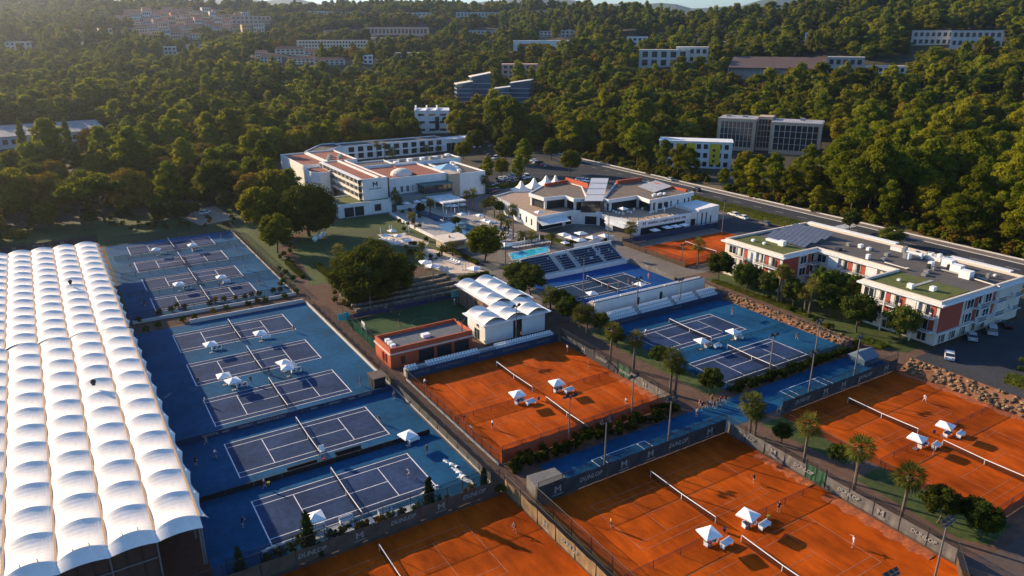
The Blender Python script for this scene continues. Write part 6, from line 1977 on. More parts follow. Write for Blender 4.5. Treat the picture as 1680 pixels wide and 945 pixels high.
# ================================================================ PEOPLE
SKIN = mat('skin', (.42, .24, .16), .6, 0)
HAIR = mat('dark_hair', (.03, .02, .014), .8, 0)
SHOE = mat('white_shoe', (.6, .6, .6), .6, 0)
CLO = {'white': (.75, .74, .72), 'black': (.018, .018, .02), 'navy': (.015, .025, .07), 'orange': (.55, .22, .03), 'red': (.5, .03, .03), 'pink': (.6, .12, .16), 'yellow': (.55, .5, .05), 'grey': (.2, .2, .21)}
CLM = {k: mat('cloth_' + k, v, .9, .05) for k, v in CLO.items()}
POSES = {  # hip height, spine lean (x forward), arms (elbow, hand) and legs (knee, foot) for left and right, in metres
    'stand': (.93, .02, ((.03, .24, 1.12), (.10, .25, .86)), ((.03, -.24, 1.12), (.12, -.24, .87)), ((.03, .11, .50), (0, .13, .06)), ((.02, -.11, .50), (-.03, -.14, .06))),
    'ready': (.80, .20, ((.28, .28, 1.02), (.52, .12, 1.00)), ((.28, -.26, 1.02), (.54, -.06, 1.02)), ((.22, .24, .46), (.02, .36, .06)), ((.22, -.24, .46), (.02, -.36, .06))),
    'run': (.88, .22, ((-.12, .26, 1.10), (.08, .34, .92)), ((.34, -.24, 1.16), (.52, -.20, 1.36)), ((.36, .12, .58), (.22, .14, .14)), ((-.02, -.12, .46), (-.42, -.12, .30))),
    'swing': (.86, .12, ((.24, .36, 1.22), (.40, .58, 1.30)), ((-.02, -.40, 1.26), (.22, -.70, 1.20)), ((.26, .20, .48), (.26, .34, .06)), ((-.06, -.18, .46), (-.34, -.30, .08))),
    'walk': (.92, .06, ((-.10, .24, 1.12), (.02, .26, .88)), ((.16, -.24, 1.12), (.30, -.22, .90)), ((.18, .10, .50), (.26, .11, .06)), ((-.02, -.10, .48), (-.28, -.11, .10)))}
_pm = {}
def person_mesh(pose, top, bottom):
    k = (pose, top, bottom)
    if k in _pm: return _pm[k]
    hip, lean, la, ra, ll, rl = POSES[pose]
    sh = hip + .50; X = lambda z: lean * (z - hip) / .5
    V = [((0, 0, hip), .135), ((X(hip + .22), 0, hip + .22), .125), ((X(sh), 0, sh - .02), .145), ((X(sh + .12), 0, sh + .10), .055),
         ((X(sh + .16) + .015, 0, sh + .19), .085), ((X(sh + .2) + .015, 0, sh + .30), .085),
         ((X(sh), .18, sh), .060), (la[0], .045), (la[1], .034), ((la[1][0] + .05, la[1][1], la[1][2] - .07), .030),
         ((X(sh), -.18, sh), .060), (ra[0], .045), (ra[1], .034), ((ra[1][0] + .05, ra[1][1], ra[1][2] - .07), .030),
         ((0, .10, hip - .06), .098), (ll[0], .062), (ll[1], .042), ((ll[1][0] + .15, ll[1][1], max(.04, ll[1][2] - .02)), .038),
         ((0, -.10, hip - .06), .098), (rl[0], .062), (rl[1], .042), ((rl[1][0] + .15, rl[1][1], max(.04, rl[1][2] - .02)), .038)]
    E_ = [(0, 1), (1, 2), (2, 3), (3, 4), (4, 5), (2, 6), (6, 7), (7, 8), (8, 9), (2, 10), (10, 11), (11, 12), (12, 13), (0, 14), (14, 15), (15, 16), (16, 17), (0, 18), (18, 19), (19, 20), (20, 21)]
    MI = [2, 1, 1, 0, 0, 1, 1, 0, 0, 1, 1, 0, 0, 2, 2, 0, 4, 2, 2, 0, 4]
    me = bpy.data.meshes.new('person'); me.from_pydata([v for v, r in V], E_, [])
    o = bpy.data.objects.new('person', me)
    sk = o.modifiers.new('skin', 'SKIN'); ss = o.modifiers.new('sub', 'SUBSURF'); ss.levels = 1
    for i, (v, r) in enumerate(V):
        me.skin_vertices[0].data[i].radius = (r, r)
        me.skin_vertices[0].data[i].use_root = (i == 0)
    nm = freeze(o)
    bpy.data.meshes.remove(me)
    nm.materials.clear()
    for m in (SKIN, CLM[top], CLM[bottom], HAIR, SHOE): nm.materials.append(m)
    P_ = [Vector(v) for v, r in V]
    for f in nm.polygons:
        c_ = f.center; best = (9e9, 0)
        for e, (a, b_) in enumerate(E_):
            A, B = P_[a], P_[b_]; d = B - A; q = max(0, min(1, (c_ - A).dot(d) / d.length_squared))
            ds = (c_ - (A + d * q)).length
            if ds < best[0]: best = (ds, e, q)
        mi = MI[best[1]]
        if best[1] in (14, 18) and best[2] > .45: mi = 0
        if best[1] in (6, 10) and best[2] > .5: mi = 0
        if best[1] == 4 and (c_.z > P_[5].z + .02 or c_.x < P_[5].x - .02): mi = 3
        f.material_index = mi; f.use_smooth = True
    _pm[k] = nm
    return nm
rk = MB()
for i in range(12):
    a0, a1 = 6.283 * i / 12, 6.283 * (i + 1) / 12
    rk.cyl((.48 + .16 * math.cos(a0), 0, .12 * math.sin(a0)), (.48 + .16 * math.cos(a1), 0, .12 * math.sin(a1)), .014, .014, 4)
rk.cyl((0, 0, 0), (.32, 0, 0), .017, .014, 5)
RACK = rk.mesh('tennis_racket', BAGS['black'].materials[0])
def person(px, py, pose, top, bottom, yaw, label, racket=False):
    u, v = G(px, py)
    o = link('person', person_mesh(pose, top, bottom), None, (u, v, 0.03), math.radians(yaw), label, 'person')
    if racket:
        h = Vector(POSES[pose][3][1]); c_, s_ = math.cos(math.radians(yaw)), math.sin(math.radians(yaw))
        r_ = link('tennis_racket', RACK, None, (u + h.x * c_ - h.y * s_, v + h.x * s_ + h.y * c_, h.z), math.radians(yaw - 30), 'racket of the ' + label, 'racket')
PEOPLE = [(672, 783, 'run', 'white', 'white', 170, 'player in white running on the front blue court', 1), (701, 745, 'stand', 'black', 'black', 200, 'person in black standing below the parasol of the second blue court', 0),
  (397, 864, 'ready', 'black', 'black', 0, 'player in black crouching left on the front blue court', 1), (434, 801, 'walk', 'grey', 'navy', 0, 'person in grey walking by the black net divider', 0),
  (338, 729, 'walk', 'grey', 'grey', 0, 'person in grey at the left of the navy advert banner', 0), (352, 752, 'ready', 'white', 'navy', 20, 'player in white shirt at the left of the second blue court', 1), (322, 765, 'stand', 'navy', 'black', 60, 'person in navy standing close to the white tent', 0),
  (624, 694, 'ready', 'black', 'black', 180, 'player in black at the right baseline of the second blue court', 1), (591.6, 633.3, 'stand', 'black', 'black', 180, 'player in black at the right end of the third blue court', 1), (647, 655, 'stand', 'grey', 'black', 90, 'person in grey at the fence by the equipment hut', 0),
  (337, 665, 'stand', 'white', 'grey', 0, 'person in white at the left baseline of the third blue court', 0), (484, 545, 'ready', 'black', 'navy', 180, 'player in dark clothes right of the fifth lower blue court', 1), (412, 630, 'walk', 'black', 'black', 270, 'person in black by the bins near the third court net', 0), (442, 615, 'stand', 'navy', 'navy', 100, 'person in navy between the third court parasols', 0),
  (695.7, 634, 'ready', 'white', 'grey', 0, 'player in white at the upper left of the middle clay', 1), (760, 694, 'ready', 'black', 'red', 10, 'player in black shirt at the lower left of the middle clay', 1), (773.7, 711, 'swing', 'white', 'navy', 200, 'player in pale shirt swinging at the left fence of the middle clay', 0), (807.6, 704, 'walk', 'white', 'black', 0, 'player in white shirt and black shorts on the middle clay', 1),
  (930.6, 578, 'stand', 'white', 'grey', 180, 'person in white at the far right corner of the middle clay', 0), (965.8, 604, 'swing', 'red', 'black', 180, 'player in red on the far middle clay court', 1), (1028.4, 665, 'ready', 'white', 'black', 180, 'player in white on the right of the near middle clay court', 1),
  (1002, 867, 'stand', 'orange', 'black', 350, 'player in orange on the left of the foreground clay', 1), (1236.6, 792, 'run', 'black', 'black', 180, 'player in black running at the top of the foreground clay', 1), (1277, 840, 'stand', 'black', 'black', 200, 'person in black standing at the net divider of the foreground clay', 0), (1399.6, 896, 'swing', 'white', 'white', 150, 'player in white swinging on the right of the foreground clay', 1),
  (845.8, 872, 'ready', 'grey', 'navy', 180, 'player in grey at the tan banner of the bottom clay', 1), (1517, 660, 'ready', 'white', 'white', 180, 'player in white at the far end of the right clay', 1), (1530.8, 746, 'stand', 'orange', 'white', 120, 'person with orange top between the right clay nets', 0), (1407.8, 634, 'stand', 'grey', 'navy', 270, 'person in grey at the dark banner of the right clay', 0),
  (997.4, 474, 'stand', 'pink', 'red', 300, 'ball kid in pink left of the show court umpire side', 0), (1014, 470, 'stand', 'pink', 'red', 300, 'second ball kid in pink along the show court', 0), (1030.4, 466, 'stand', 'red', 'pink', 300, 'third ball kid in red along the show court', 0), (1063.7, 458, 'stand', 'pink', 'red', 180, 'ball kid in pink at the far right of the show court', 0), (1037.5, 472, 'stand', 'white', 'white', 250, 'person in white beside the show court parasol', 0),
  (1307.7, 557, 'ready', 'navy', 'black', 180, 'player in navy at the boulders of the right blue courts', 1), (1201, 516, 'stand', 'black', 'navy', 180, 'player in black at the far baseline of the right blue courts', 0), (1058, 551, 'ready', 'white', 'grey', 0, 'player in white at the left of the right blue courts', 1),
  (213.8, 441, 'ready', 'black', 'black', 0, 'player in black at the far left of the uppermost courts', 0), (231.9, 498, 'stand', 'navy', 'black', 0, 'person in navy at the near left of the uppermost courts', 0), (238, 503, 'walk', 'black', 'black', 40, 'person in black next to the dark shrub of the uppermost courts', 0), (360.6, 474, 'walk', 'black', 'navy', 200, 'person in black right of the near uppermost net', 0),
  (426, 467, 'ready', 'black', 'black', 180, 'player in black at the near right baseline of the uppermost courts', 0), (402.5, 443, 'swing', 'grey', 'black', 180, 'player in grey at the middle right of the uppermost courts', 0), (386.7, 408, 'ready', 'navy', 'black', 180, 'player in navy at the far right of the uppermost courts', 0), (363, 391, 'stand', 'black', 'black', 180, 'player in black by the back fence of the uppermost courts', 0),
  (745.7, 500, 'stand', 'white', 'grey', 200, 'goalkeeper in white near the right goal of the pitch', 0), (632.8, 511, 'walk', 'pink', 'white', 0, 'person in pink at the far boards of the pitch', 0), (655, 518, 'walk', 'black', 'black', 30, 'person in black on the pitch', 0), (642, 514, 'stand', 'navy', 'black', 60, 'person in navy on the pitch near the boards', 0), (656, 536, 'walk', 'black', 'grey', 90, 'person in black at the near side of the pitch', 0)]
for p in PEOPLE: person(*p)
crowd = random.Random(8)
tops = ['white', 'red', 'navy', 'black', 'white', 'orange', 'grey', 'black', 'red', 'white', 'navy']
where = ['leftmost', 'second from left', 'third from left', 'fourth from left', 'middle', 'right of middle', 'fourth from right', 'third from right', 'second from right', 'rightmost', 'backmost']
for i in range(11):
    person(1144 + i * 4.6 + crowd.uniform(-2, 2), 676 - i * 1.6 + crowd.uniform(-9, 9), crowd.choice(['stand', 'walk', 'stand']), tops[i], crowd.choice(['black', 'navy', 'grey']), crowd.uniform(0, 360),
           'person in %s, %s of the group waiting on the palm path' % (tops[i], where[i]), 0)
for i in range(7):
    px = (700, 712, 723, 738, 752, 790, 812)[i]
    person(px, (583, 580, 577, 574, 571, 556, 551)[i], 'stand', tops[i], 'black', 200 + 20 * i, 'spectator in %s, number %s from the left in front of the orange clubroom' % (tops[i], ('one', 'two', 'three', 'four', 'five', 'six', 'seven')[i]), 0)
bpy.data.scenes.remove(_work)
# ================================================================ PALMS
PALMS = [(1229, 717, 1235, 662, 'thick paired palm at the far end of the palm path', 1.05), (1238, 715, 1243, 672, 'second palm of the pair at the far end of the palm path', .95), (1317, 770, 1323, 697, 'tall palm second along the palm path beside the dark banner', 1.0),
 (1399.6, 808.6, 1409, 736, 'tall palm third along the palm path by the tiled square', 1.05), (1475.8, 861.5, 1490, 779, 'tallest palm of the palm path in the lower right', 1.1),
 (1000.7, 600, 1000, 541, 'slim palm beside the far bannered fence of the middle clay', .9), (1039.3, 607, 1039.3, 557, 'slim palm behind the pale banner of the middle clay', .95), (1099.3, 647, 1096.7, 587, 'left palm of the pair above the waiting group', 1.05), (1107.7, 648, 1116.7, 599, 'right palm of the pair above the waiting group', .9),
 (950, 552, 948, 514, 'left palm of the clump below the low white stand', 1.1), (962, 552, 966, 516, 'right palm of the clump below the low white stand', 1.1), (1275, 499, 1273, 444, 'left palm of the tall trio at the hotel lawn', .95), (1281, 500, 1281, 446, 'middle palm of the tall trio at the hotel lawn', .9), (1288, 498, 1286, 452, 'right palm of the tall trio at the hotel lawn', .8),
 (1326, 518, 1332, 466, 'tall palm of the pair before the hotel courtyard', .95), (1319, 516, 1316, 482, 'short palm of the pair before the hotel courtyard', .9), (1144, 438, 1144, 402, 'round palm beside the small clay court', 1.1), (841.7, 392, 842.7, 345, 'tall palm at the clubhouse corner by the pool', 1.1),
 (795, 357, 794, 334, 'left palm of the pair below the clubhouse terrace', .9), (811, 357, 810, 330, 'right palm of the pair below the clubhouse terrace', 1.0), (1034, 395, 1034, 373, 'bushy palm at the lettered corner of the clubhouse', 1.2), (650, 347, 647.5, 321, 'palm in front of the dark slit of the white hotel', 1.1),
 (765, 347, 762, 320, 'left palm of the pair by the pergola', .9), (776, 347, 776, 317, 'right palm of the pair by the pergola', 1.0), (797, 318, 795, 294, 'palm at the right end of the white hotel', 1.1), (620, 266, 620, 236, 'tallest palm in the hotel courtyard', .95), (632, 266, 632, 239, 'second palm in the hotel courtyard', .9), (645, 268, 643, 249, 'broad low palm in the hotel courtyard', 1.3),
 (558.7, 437, 555, 410, 'single palm on the dark lawn', 1.0), (903, 514, 903.5, 486, 'palm between the membrane canopy and the show court', 1.25), (769, 240, 768, 228, 'palm before the porch of the long wing', 1.2),
 (245, 300, 249, 277, 'small palm standing in the left wood', .9), (316, 297, 318, 268, 'tall slim palm standing in the left wood', .9), (358, 290, 361, 266, 'palm at the edge of the left wood', .9), (700, 255, 700, 243, 'low palm below the long wing, left one', 1.1), (720, 254, 720, 244, 'low palm below the long wing, right one', .9)]
for a in PALMS:
    palm(a[0], a[1], a[2], a[3], a[4], 'palms of the grounds', a[5] * 1.38)
for px, py, ty, l in ((694, 417, 401, 'date palm at the edge of the sandy terrace'), (725, 420, 407, 'date palm in front of the pool bar')):
    palm(px, py, px, ty, l, 'palms of the grounds', 1.15, True)

for i, (px, py, h, d_) in enumerate(((822, 376, 20, 0), (834, 384, 18, 1), (856, 398, 14, 1), (872, 401, 16, 0), (800, 396, 15, 1), (786, 400, 18, 0), (706, 352, 20, 0), (676, 368, 16, 1), (752, 390, 14, 1), (905, 402, 15, 1), (742, 420, 16, 0), (690, 432, 15, 1))):
    palm(px, py, px, py - h, ('leafy palm, %s of the extra garden palms from the left between hotel pool and clubhouse' % ORD[(7, 8, 9, 10, 6, 5, 2, 0, 4, 11, 3, 1)[i]]).replace('extra ', ''), 'palms of the grounds', 1.2, bool(d_))

# ================================================================ TREES OF THE GROUNDS
def tr(px, py, proto, s, name, label, sz=None):
    k = 1.35 if proto is BIG else 1.2 if name in ('cypress_tree', 'poplar_tree') else 1.5
    s = s * k; sz = sz * k if sz else None
    u, v = G(px, py); return tree(proto, u, v, 0, s, name, label, sz=sz)
tr(508, 388, BIG, .98, 'round_tree', 'very large round dark tree in front of the white hotel')
tr(612, 494, DARKO[0], 1.15, 'round_tree', 'large dark spreading tree at the left of the football pitch', 1.0)
tr(580, 482, DARKO[1], .95, 'round_tree', 'dark tree at the left of the spreading trees by the pitch', .8)
tr(618, 470, DARKO[2], .9, 'round_tree', 'dark tree behind the spreading trees by the pitch', .9)
tr(590, 500, DARKO[2], .62, 'round_tree', 'low dark tree at the left corner of the pitch', .6)
tr(652, 484, DARKO[1], .72, 'round_tree', 'smaller dark tree right of the spreading tree by the pitch', .8)
tr(432, 385, OAKS[0], 1.15, 'round_tree', 'tall bushy tree at the corner of the uppermost courts')
tr(418, 345, AUTO[0], 1.0, 'autumn_tree', 'russet tree left of the very large round tree')
tr(452, 345, OAKS[2], 1.1, 'round_tree', 'dark round tree behind the russet tree')
tr(455, 415, OAKS[3], .85, 'round_tree', 'dark tree on the bank right of the uppermost courts')
tr(438, 312, PINES[1], 1.1, 'pine_tree', 'tall pine behind the russet tree')
tr(423, 290, PINES[4], 1.15, 'pine_tree', 'tall bright pine at the left of the white hotel')
tr(357, 335, OAKS[4], 1.2, 'round_tree', 'round dark tree beside the small hidden pool')
tr(218, 355, AUTO[1], 1.25, 'autumn_tree', 'golden topped tree right of the umbrella pines')
tr(285, 345, PINES[0], .95, 'pine_tree', 'ragged pine above the small car park at the left')
tr(300, 368, OLIVE[0], 1.1, 'small_tree', 'small dark tree by the parked car at the left')
for px, py, s, k, l in ((135, 368, 1.0, 0, 'left umbrella pine with flat rounded crown behind the tent'), (172, 362, 1.15, 1, 'right umbrella pine with flat rounded crown behind the tent')):
    tr(px, py, STONE[k], s, 'umbrella_pine', l)
tr(45, 272, POPL[0], 1.0, 'poplar_tree', 'pale green poplar before the grey shed, left one'); tr(98, 268, POPL[1], 1.05, 'poplar_tree', 'pale green poplar before the grey shed, middle one'); tr(118, 266, POPL[0], .98, 'poplar_tree', 'pale green poplar before the grey shed, right one'); tr(-2, 280, POPL[1], .8, 'poplar_tree', 'pale poplar cut by the left edge')
tr(30, 365, OAKS[0], 1.35, 'round_tree', 'broad ochre tinged tree behind the far tent end'); tr(85, 362, AUTO[0], 1.2, 'autumn_tree', 'ochre tree beside the umbrella pines')
tr(795, 428, OAKS[2], .92, 'round_tree', 'round dark tree between the pool bar and the turquoise pool', .75)
tr(872, 488, OLIVE[1], 1.2, 'small_tree', 'bushy tree at the left corner of the show court'); tr(858, 478, OLIVE[2], 1.1, 'small_tree', 'second bushy tree at the left corner of the show court'); tr(845, 500, OLIVE[0], .9, 'small_tree', 'low bushy tree behind the membrane canopy')
tr(1460, 402, OLIVE[0], 1.3, 'small_tree', 'round light green tree at the road behind the hotel', .8); tr(1394, 380, OLIVE[1], 1.0, 'small_tree', 'round light green bush at the road behind the hotel')
for i, (px, py, s) in enumerate(((1180, 462, 1.15), (1222, 482, 1.15), (1300, 505, 1.0), (1405, 545, 1.25), (1476, 562, 1.15), (1255, 490, 1.0), (1362, 520, 1.1), (1390, 505, 1.2), (1350, 500, 1.3))):
    tr(px, py, OLIVE[i % 3], s, 'olive_tree', ('leftmost', 'second', 'shaded', 'largest front', 'corner', 'third', 'courtyard', 'tall courtyard', 'broad courtyard')[i] + ' small tree on the lawn before the three storey hotel')
for i, (px, py, s) in enumerate(((1165, 648, .75), (1080, 600, .6), (1282, 727, .5), (1371, 763, .5), (1535, 857, .78), (1608, 882, .72), (1590, 862, .6))):
    tr(px, py, OLIVE[(i + 1) % 3], s, 'small_tree', ('small tree behind the waiting group', 'small tree behind the slim palms', 'thin small tree at the far palm pair', 'small tree on the lawn between the palms', 'small rounded tree right of the tallest palm', 'small tree at the lower right lawn corner', 'leaning small tree between the lower right trees')[i])
for i, (px, py, s) in enumerate(((1075, 296, 1.0), (1042, 292, 1.05), (1108, 298, .95), (1185, 318, 1.1), (1215, 322, 1.15), (1255, 328, 1.15), (1290, 332, 1.1), (1325, 330, .95), (1310, 305, 1.0), (1240, 305, 1.0))):
    u, v = G(px, py); u = max(u, 239)
    tree(PINES[i % 6], u, v, 0, s * (1.2 if i < 3 else 1.0), 'pine_tree', ('second', 'leftmost', 'third', 'first tall', 'second tall', 'third tall', 'fourth tall', 'rightmost', 'inner right', 'inner left')[i] + ' roadside pine on the dry verge below the tan office')
for i, (px, py, s) in enumerate(((780, 250, .9), (830, 268, .95), (860, 285, .85), (905, 262, .8), (822, 290, .6), (850, 300, .6), (935, 285, .8), (760, 262, .7), (800, 300, .6))):
    tr(px, py, (OAKS + PINES)[(i * 3) % 9], s, 'car_park_tree', ('far left', 'middle', 'round', 'upper right', 'low green', 'low right', 'rightmost', 'dark left', 'low left')[i] + ' tree among the parked cars behind the clubhouse')
for i, (px, py, s) in enumerate(((705, 838, 1.1), (508, 905, 1.25), (722, 836, .5), (527, 912, .45), (794, 806, .8), (395, 940, .8))):
    tr(px, py, CYPR[i % 2], s, 'cypress_tree', ('dark clipped cypress right of the white mats', 'tall dark cypress left of the white mats', 'tiny cypress beside the clipped cypress', 'tiny cypress beside the tall cypress', 'dark cypress at the corner of the front blue court', 'dark cypress cut by the bottom edge')[i])
_sh = {}
def shrub(px, py, s, label, y=False, z=0):
    i = _sh.get(label, 0); _sh[label] = i + 1
    label = label.replace('shrub ', 'shrub, %s one, ' % ORD[i], 1)
    u, v = G(px, py, z); link('shrub', rnd.choice(SHRUBY if y else SHRUB), None, (u, v, z), rnd.uniform(0, 6), label, 'shrub', 'shrubs of the planted strips', (s * 1.3, s * 1.3, s * rnd.uniform(1.0, 1.5)))
k = 0
for px, py, s, y in ((495, 893, 1.2, 0), (545, 885, 1.0, 0), (480, 905, 1.0, 0), (562, 880, .9, 0), (590, 872, .8, 1), (600, 868, .9, 1), (625, 862, .8, 1), (640, 856, .9, 0), (660, 850, 1.1, 0), (685, 842, .9, 0), (735, 828, .8, 0), (765, 817, .8, 1), (775, 808, .7, 1), (820, 808, .7, 0), (458, 915, .9, 0), (440, 925, .9, 0)):
    shrub(px, py, s, ('yellowish ' if y else 'green ') + 'shrub in the strip between front blue court and brown banner', y)
for i, (px, py, s, y) in enumerate(((228, 530, 1.5, 0), (262, 517, 1.1, 0), (282, 512, 1.3, 0), (291, 505, 1.5, 1), (303, 508, 1.3, 0), (345, 502, 1.2, 0), (354, 496, 1.4, 1), (368, 495, 1.5, 0), (387, 493, .8, 1), (402, 491, 1.2, 0), (413, 487, 1.4, 1), (426, 486, 1.3, 0), (449, 481, 1.1, 0), (460, 480, 1.0, 0), (486, 482, 1.5, 0), (423, 497, 1.0, 1), (436, 496, 1.2, 0), (350, 515, 1.1, 1), (372, 510, 1.2, 0), (300, 528, 1.2, 0), (320, 525, 1.0, 0), (260, 537, 1.2, 0), (240, 545, 1.4, 0), (408, 503, 1.1, 0), (468, 490, 1.2, 0))):
    shrub(px, py, s, ('yellow ' if y else 'green ') + 'shrub in the planted strip between the two blue court blocks', y)
for px, py, s, y in ((228, 374, 1.4, 1), (246, 376, 1.6, 1), (215, 378, 1.2, 0), (270, 372, 1.0, 0), (375, 352, 1.6, 0), (380, 358, 1.4, 0), (345, 362, 1.6, 0)):
    shrub(px, py, s, 'shrub on the grass behind the uppermost courts', y)
for i in range(14):
    shrub(rnd.uniform(655, 690), 345 + i * 2.6, .8, 'low shrub in the bed beside the curved pool wall', i % 3 == 0)
for i in range(12):
    shrub(852 + i * 3.4, 398 - i * .4, .9, 'shrub below the clubhouse corner palms', i % 2 == 0)
for i in range(10):
    shrub(930 + i * 7, 401 - i * .3, .8, 'shrub along the parasol plaza wall')
for i in range(16):
    shrub(470 + rnd.uniform(-16, 16), 395 + i * 5.0, 1.3, 'shrub on the bank beside the curved walk', i % 3 == 0)
for i in range(14):
    shrub(558 + rnd.uniform(-14, 18), 452 + i * 4.0, 1.2, 'shrub on the slope below the curved hedge', i % 4 == 0)
for i in range(30):
    shrub(rnd.uniform(180, 385), rnd.uniform(352, 378), rnd.uniform(1.0, 2.0), 'shrub on the rough grass behind the uppermost courts', i % 4 == 0)
for i in range(16):
    shrub(rnd.uniform(655, 735), rnd.uniform(395, 425), rnd.uniform(.7, 1.2), 'shrub around the pool bar and sandy terraces', i % 4 == 0)
for i in range(12):
    shrub(rnd.uniform(790, 835), rnd.uniform(360, 398), rnd.uniform(.8, 1.3), 'shrub in the garden left of the clubhouse', i % 3 == 0)
for i in range(14):
    shrub(1180 + i * 17 + rnd.uniform(-6, 6), 440 + i * 9.2 + rnd.uniform(-3, 8), rnd.uniform(.8, 1.4), 'shrub on the lawn edge before the three storey hotel', i % 5 == 0)
for i, (px, py, s) in enumerate(((150, 372, .8), (262, 362, .9), (318, 356, .8), (372, 345, 1.0), (60, 378, .9), (395, 350, .8), (205, 366, .8))):
    tr(px, py, OLIVE[i % 3], s, 'small_tree', 'small leafy tree, %s from the left, on the rough grass behind the courts' % ORD[(1, 3, 4, 5, 0, 6, 2)[i]])
for i, (px, py, s) in enumerate(((655, 305, .8), (805, 345, .7), (748, 372, .5), (820, 352, .7), (690, 352, .6), (842, 470, .9), (918, 512, .8), (932, 530, .9), (985, 548, .7), (1010, 570, .6))):
    tr(px, py, OLIVE[(i + 2) % 3], s, 'garden_tree', ('small tree before the hotel terrace', 'small tree left of the clubhouse terrace', 'tiny tree on the pool deck', 'small tree at the clubhouse garden corner', 'small tree in the bed by the dark pool', 'leafy tree left of the navy grandstand', 'leafy tree right of the membrane canopy', 'leafy tree behind the palm clump', 'small tree left of the slim palms', 'low tree under the slim palms')[i])
# hedges
shrub_row(50.2, 84.6, 79.8, 82.9, 2.1, 'dark uneven hedge below the middle clay courts', 2)
shrub_row(98.0, 133.6, 80.0, 81.9, 1.7, 'dark uneven hedge below the right blue courts', 3)
hedge(206.5, 212.0, 120, 232, 1.9, 'long clipped hedge between service lane and road', 4, dens=6, size=.2)
hedge(206.5, 212.0, 66, 118, 1.9, 'long clipped hedge behind the three storey hotel', 5, dens=6, size=.2)
hedge(141.6, 143.0, 98, 128, .8, 'low hedge along the garden walk, far stretch', 6)
hedge(139.0, 141.8, 78, 84, .8, 'low hedge at the bend of the garden walk', 7)
shrub_row(152.5, 158, 52.0, 59.5, 1.9, 'rounded green hedge island of the hotel forecourt', 8, LEAF_HEDGE)
hedge(144.5, 147.8, 46, 57, 1.4, 'hedge along the kerb of the hotel forecourt', 9)
hedge(56.4, 58.0, 172, 196, 1.3, 'clipped curved hedge on the slope right of the walk', 10)
hedge(50.3, 51.5, 188, 204, 1.1, 'clipped hedge left of the walk', 11)
hedge(96.2, 97.2, 174, 190, 1.0, 'hedge beside the dark stairway', 12)
hedge(129.2, 130.8, 176, 188, .8, 'hedge round the clubhouse parasol plaza', 13)
hedge(85.9, 95.0, 164.4, 165.8, .9, 'low hedge below the sandy lounge terrace', 14)
hedge(150, 178, 262.5, 265, 1.6, 'hedge at the near edge of the car park', 15, dens=8, size=.2)
# ================================================================ BOULDER BANKS
rocks = []
rg = np.random.default_rng(5)
for k in range(5):
    v_ = ICO_V * rg.uniform(.72, 1.12, (12, 1)) * np.array([1, .85, .75])
    b = MB(); b.add([tuple(x) for x in v_.tolist()], ICO_F); rocks.append(b.mesh('rock', ROCKM))
def bank(p0, p1, n, w, h, label, smin, smax, soil):
    a, c = Vector(p0), Vector(p1); L = (c - a).length; d = (c - a) / L; q = Vector((d.y, -d.x))
    if q.x < 0: q = -q
    t = thing('boulder_bank', label, 'boulder bank', (a.x, a.y, 0))
    b = MB(); m = d * (L / 2) + q * (w * .5)
    e0, e1 = Vector((0, 0)), d * L
    b.prism([tuple(e0), tuple(e1), tuple(e1 + q * w), tuple(e0 + q * w)], 0, [.1, .1, h, h]); b.build('bank_soil', soil, t)
    r = random.Random(n)
    for i in range(n):
        s, x = r.uniform(0, L), r.random()
        P_ = d * s + q * (w * (x * .95))
        sz = r.uniform(smin, smax)
        o = link('rock', r.choice(rocks), t, (P_.x, P_.y, .1 + (h - .1) * x * .95 + sz * .25), scale=(sz, sz * r.uniform(.8, 1.1), sz * r.uniform(.75, 1.0)))
        o.rotation_euler = (r.uniform(-.5, .5), r.uniform(-.5, .5), r.uniform(0, 6))
SOILB = mat('red_earth', (.20, .085, .04), .95, .3, 1, .4)
bank((133.2, 70.5), (133.2, 37), 270, 3.4, 1.9, 'bank of large tan boulders above the right clay courts', .28, .60, SOILB)
bank((134.4, 117), (134.0, 83), 260, 2.4, 1.3, 'bank of tan boulders above the right blue courts', .22, .45, SOILB)

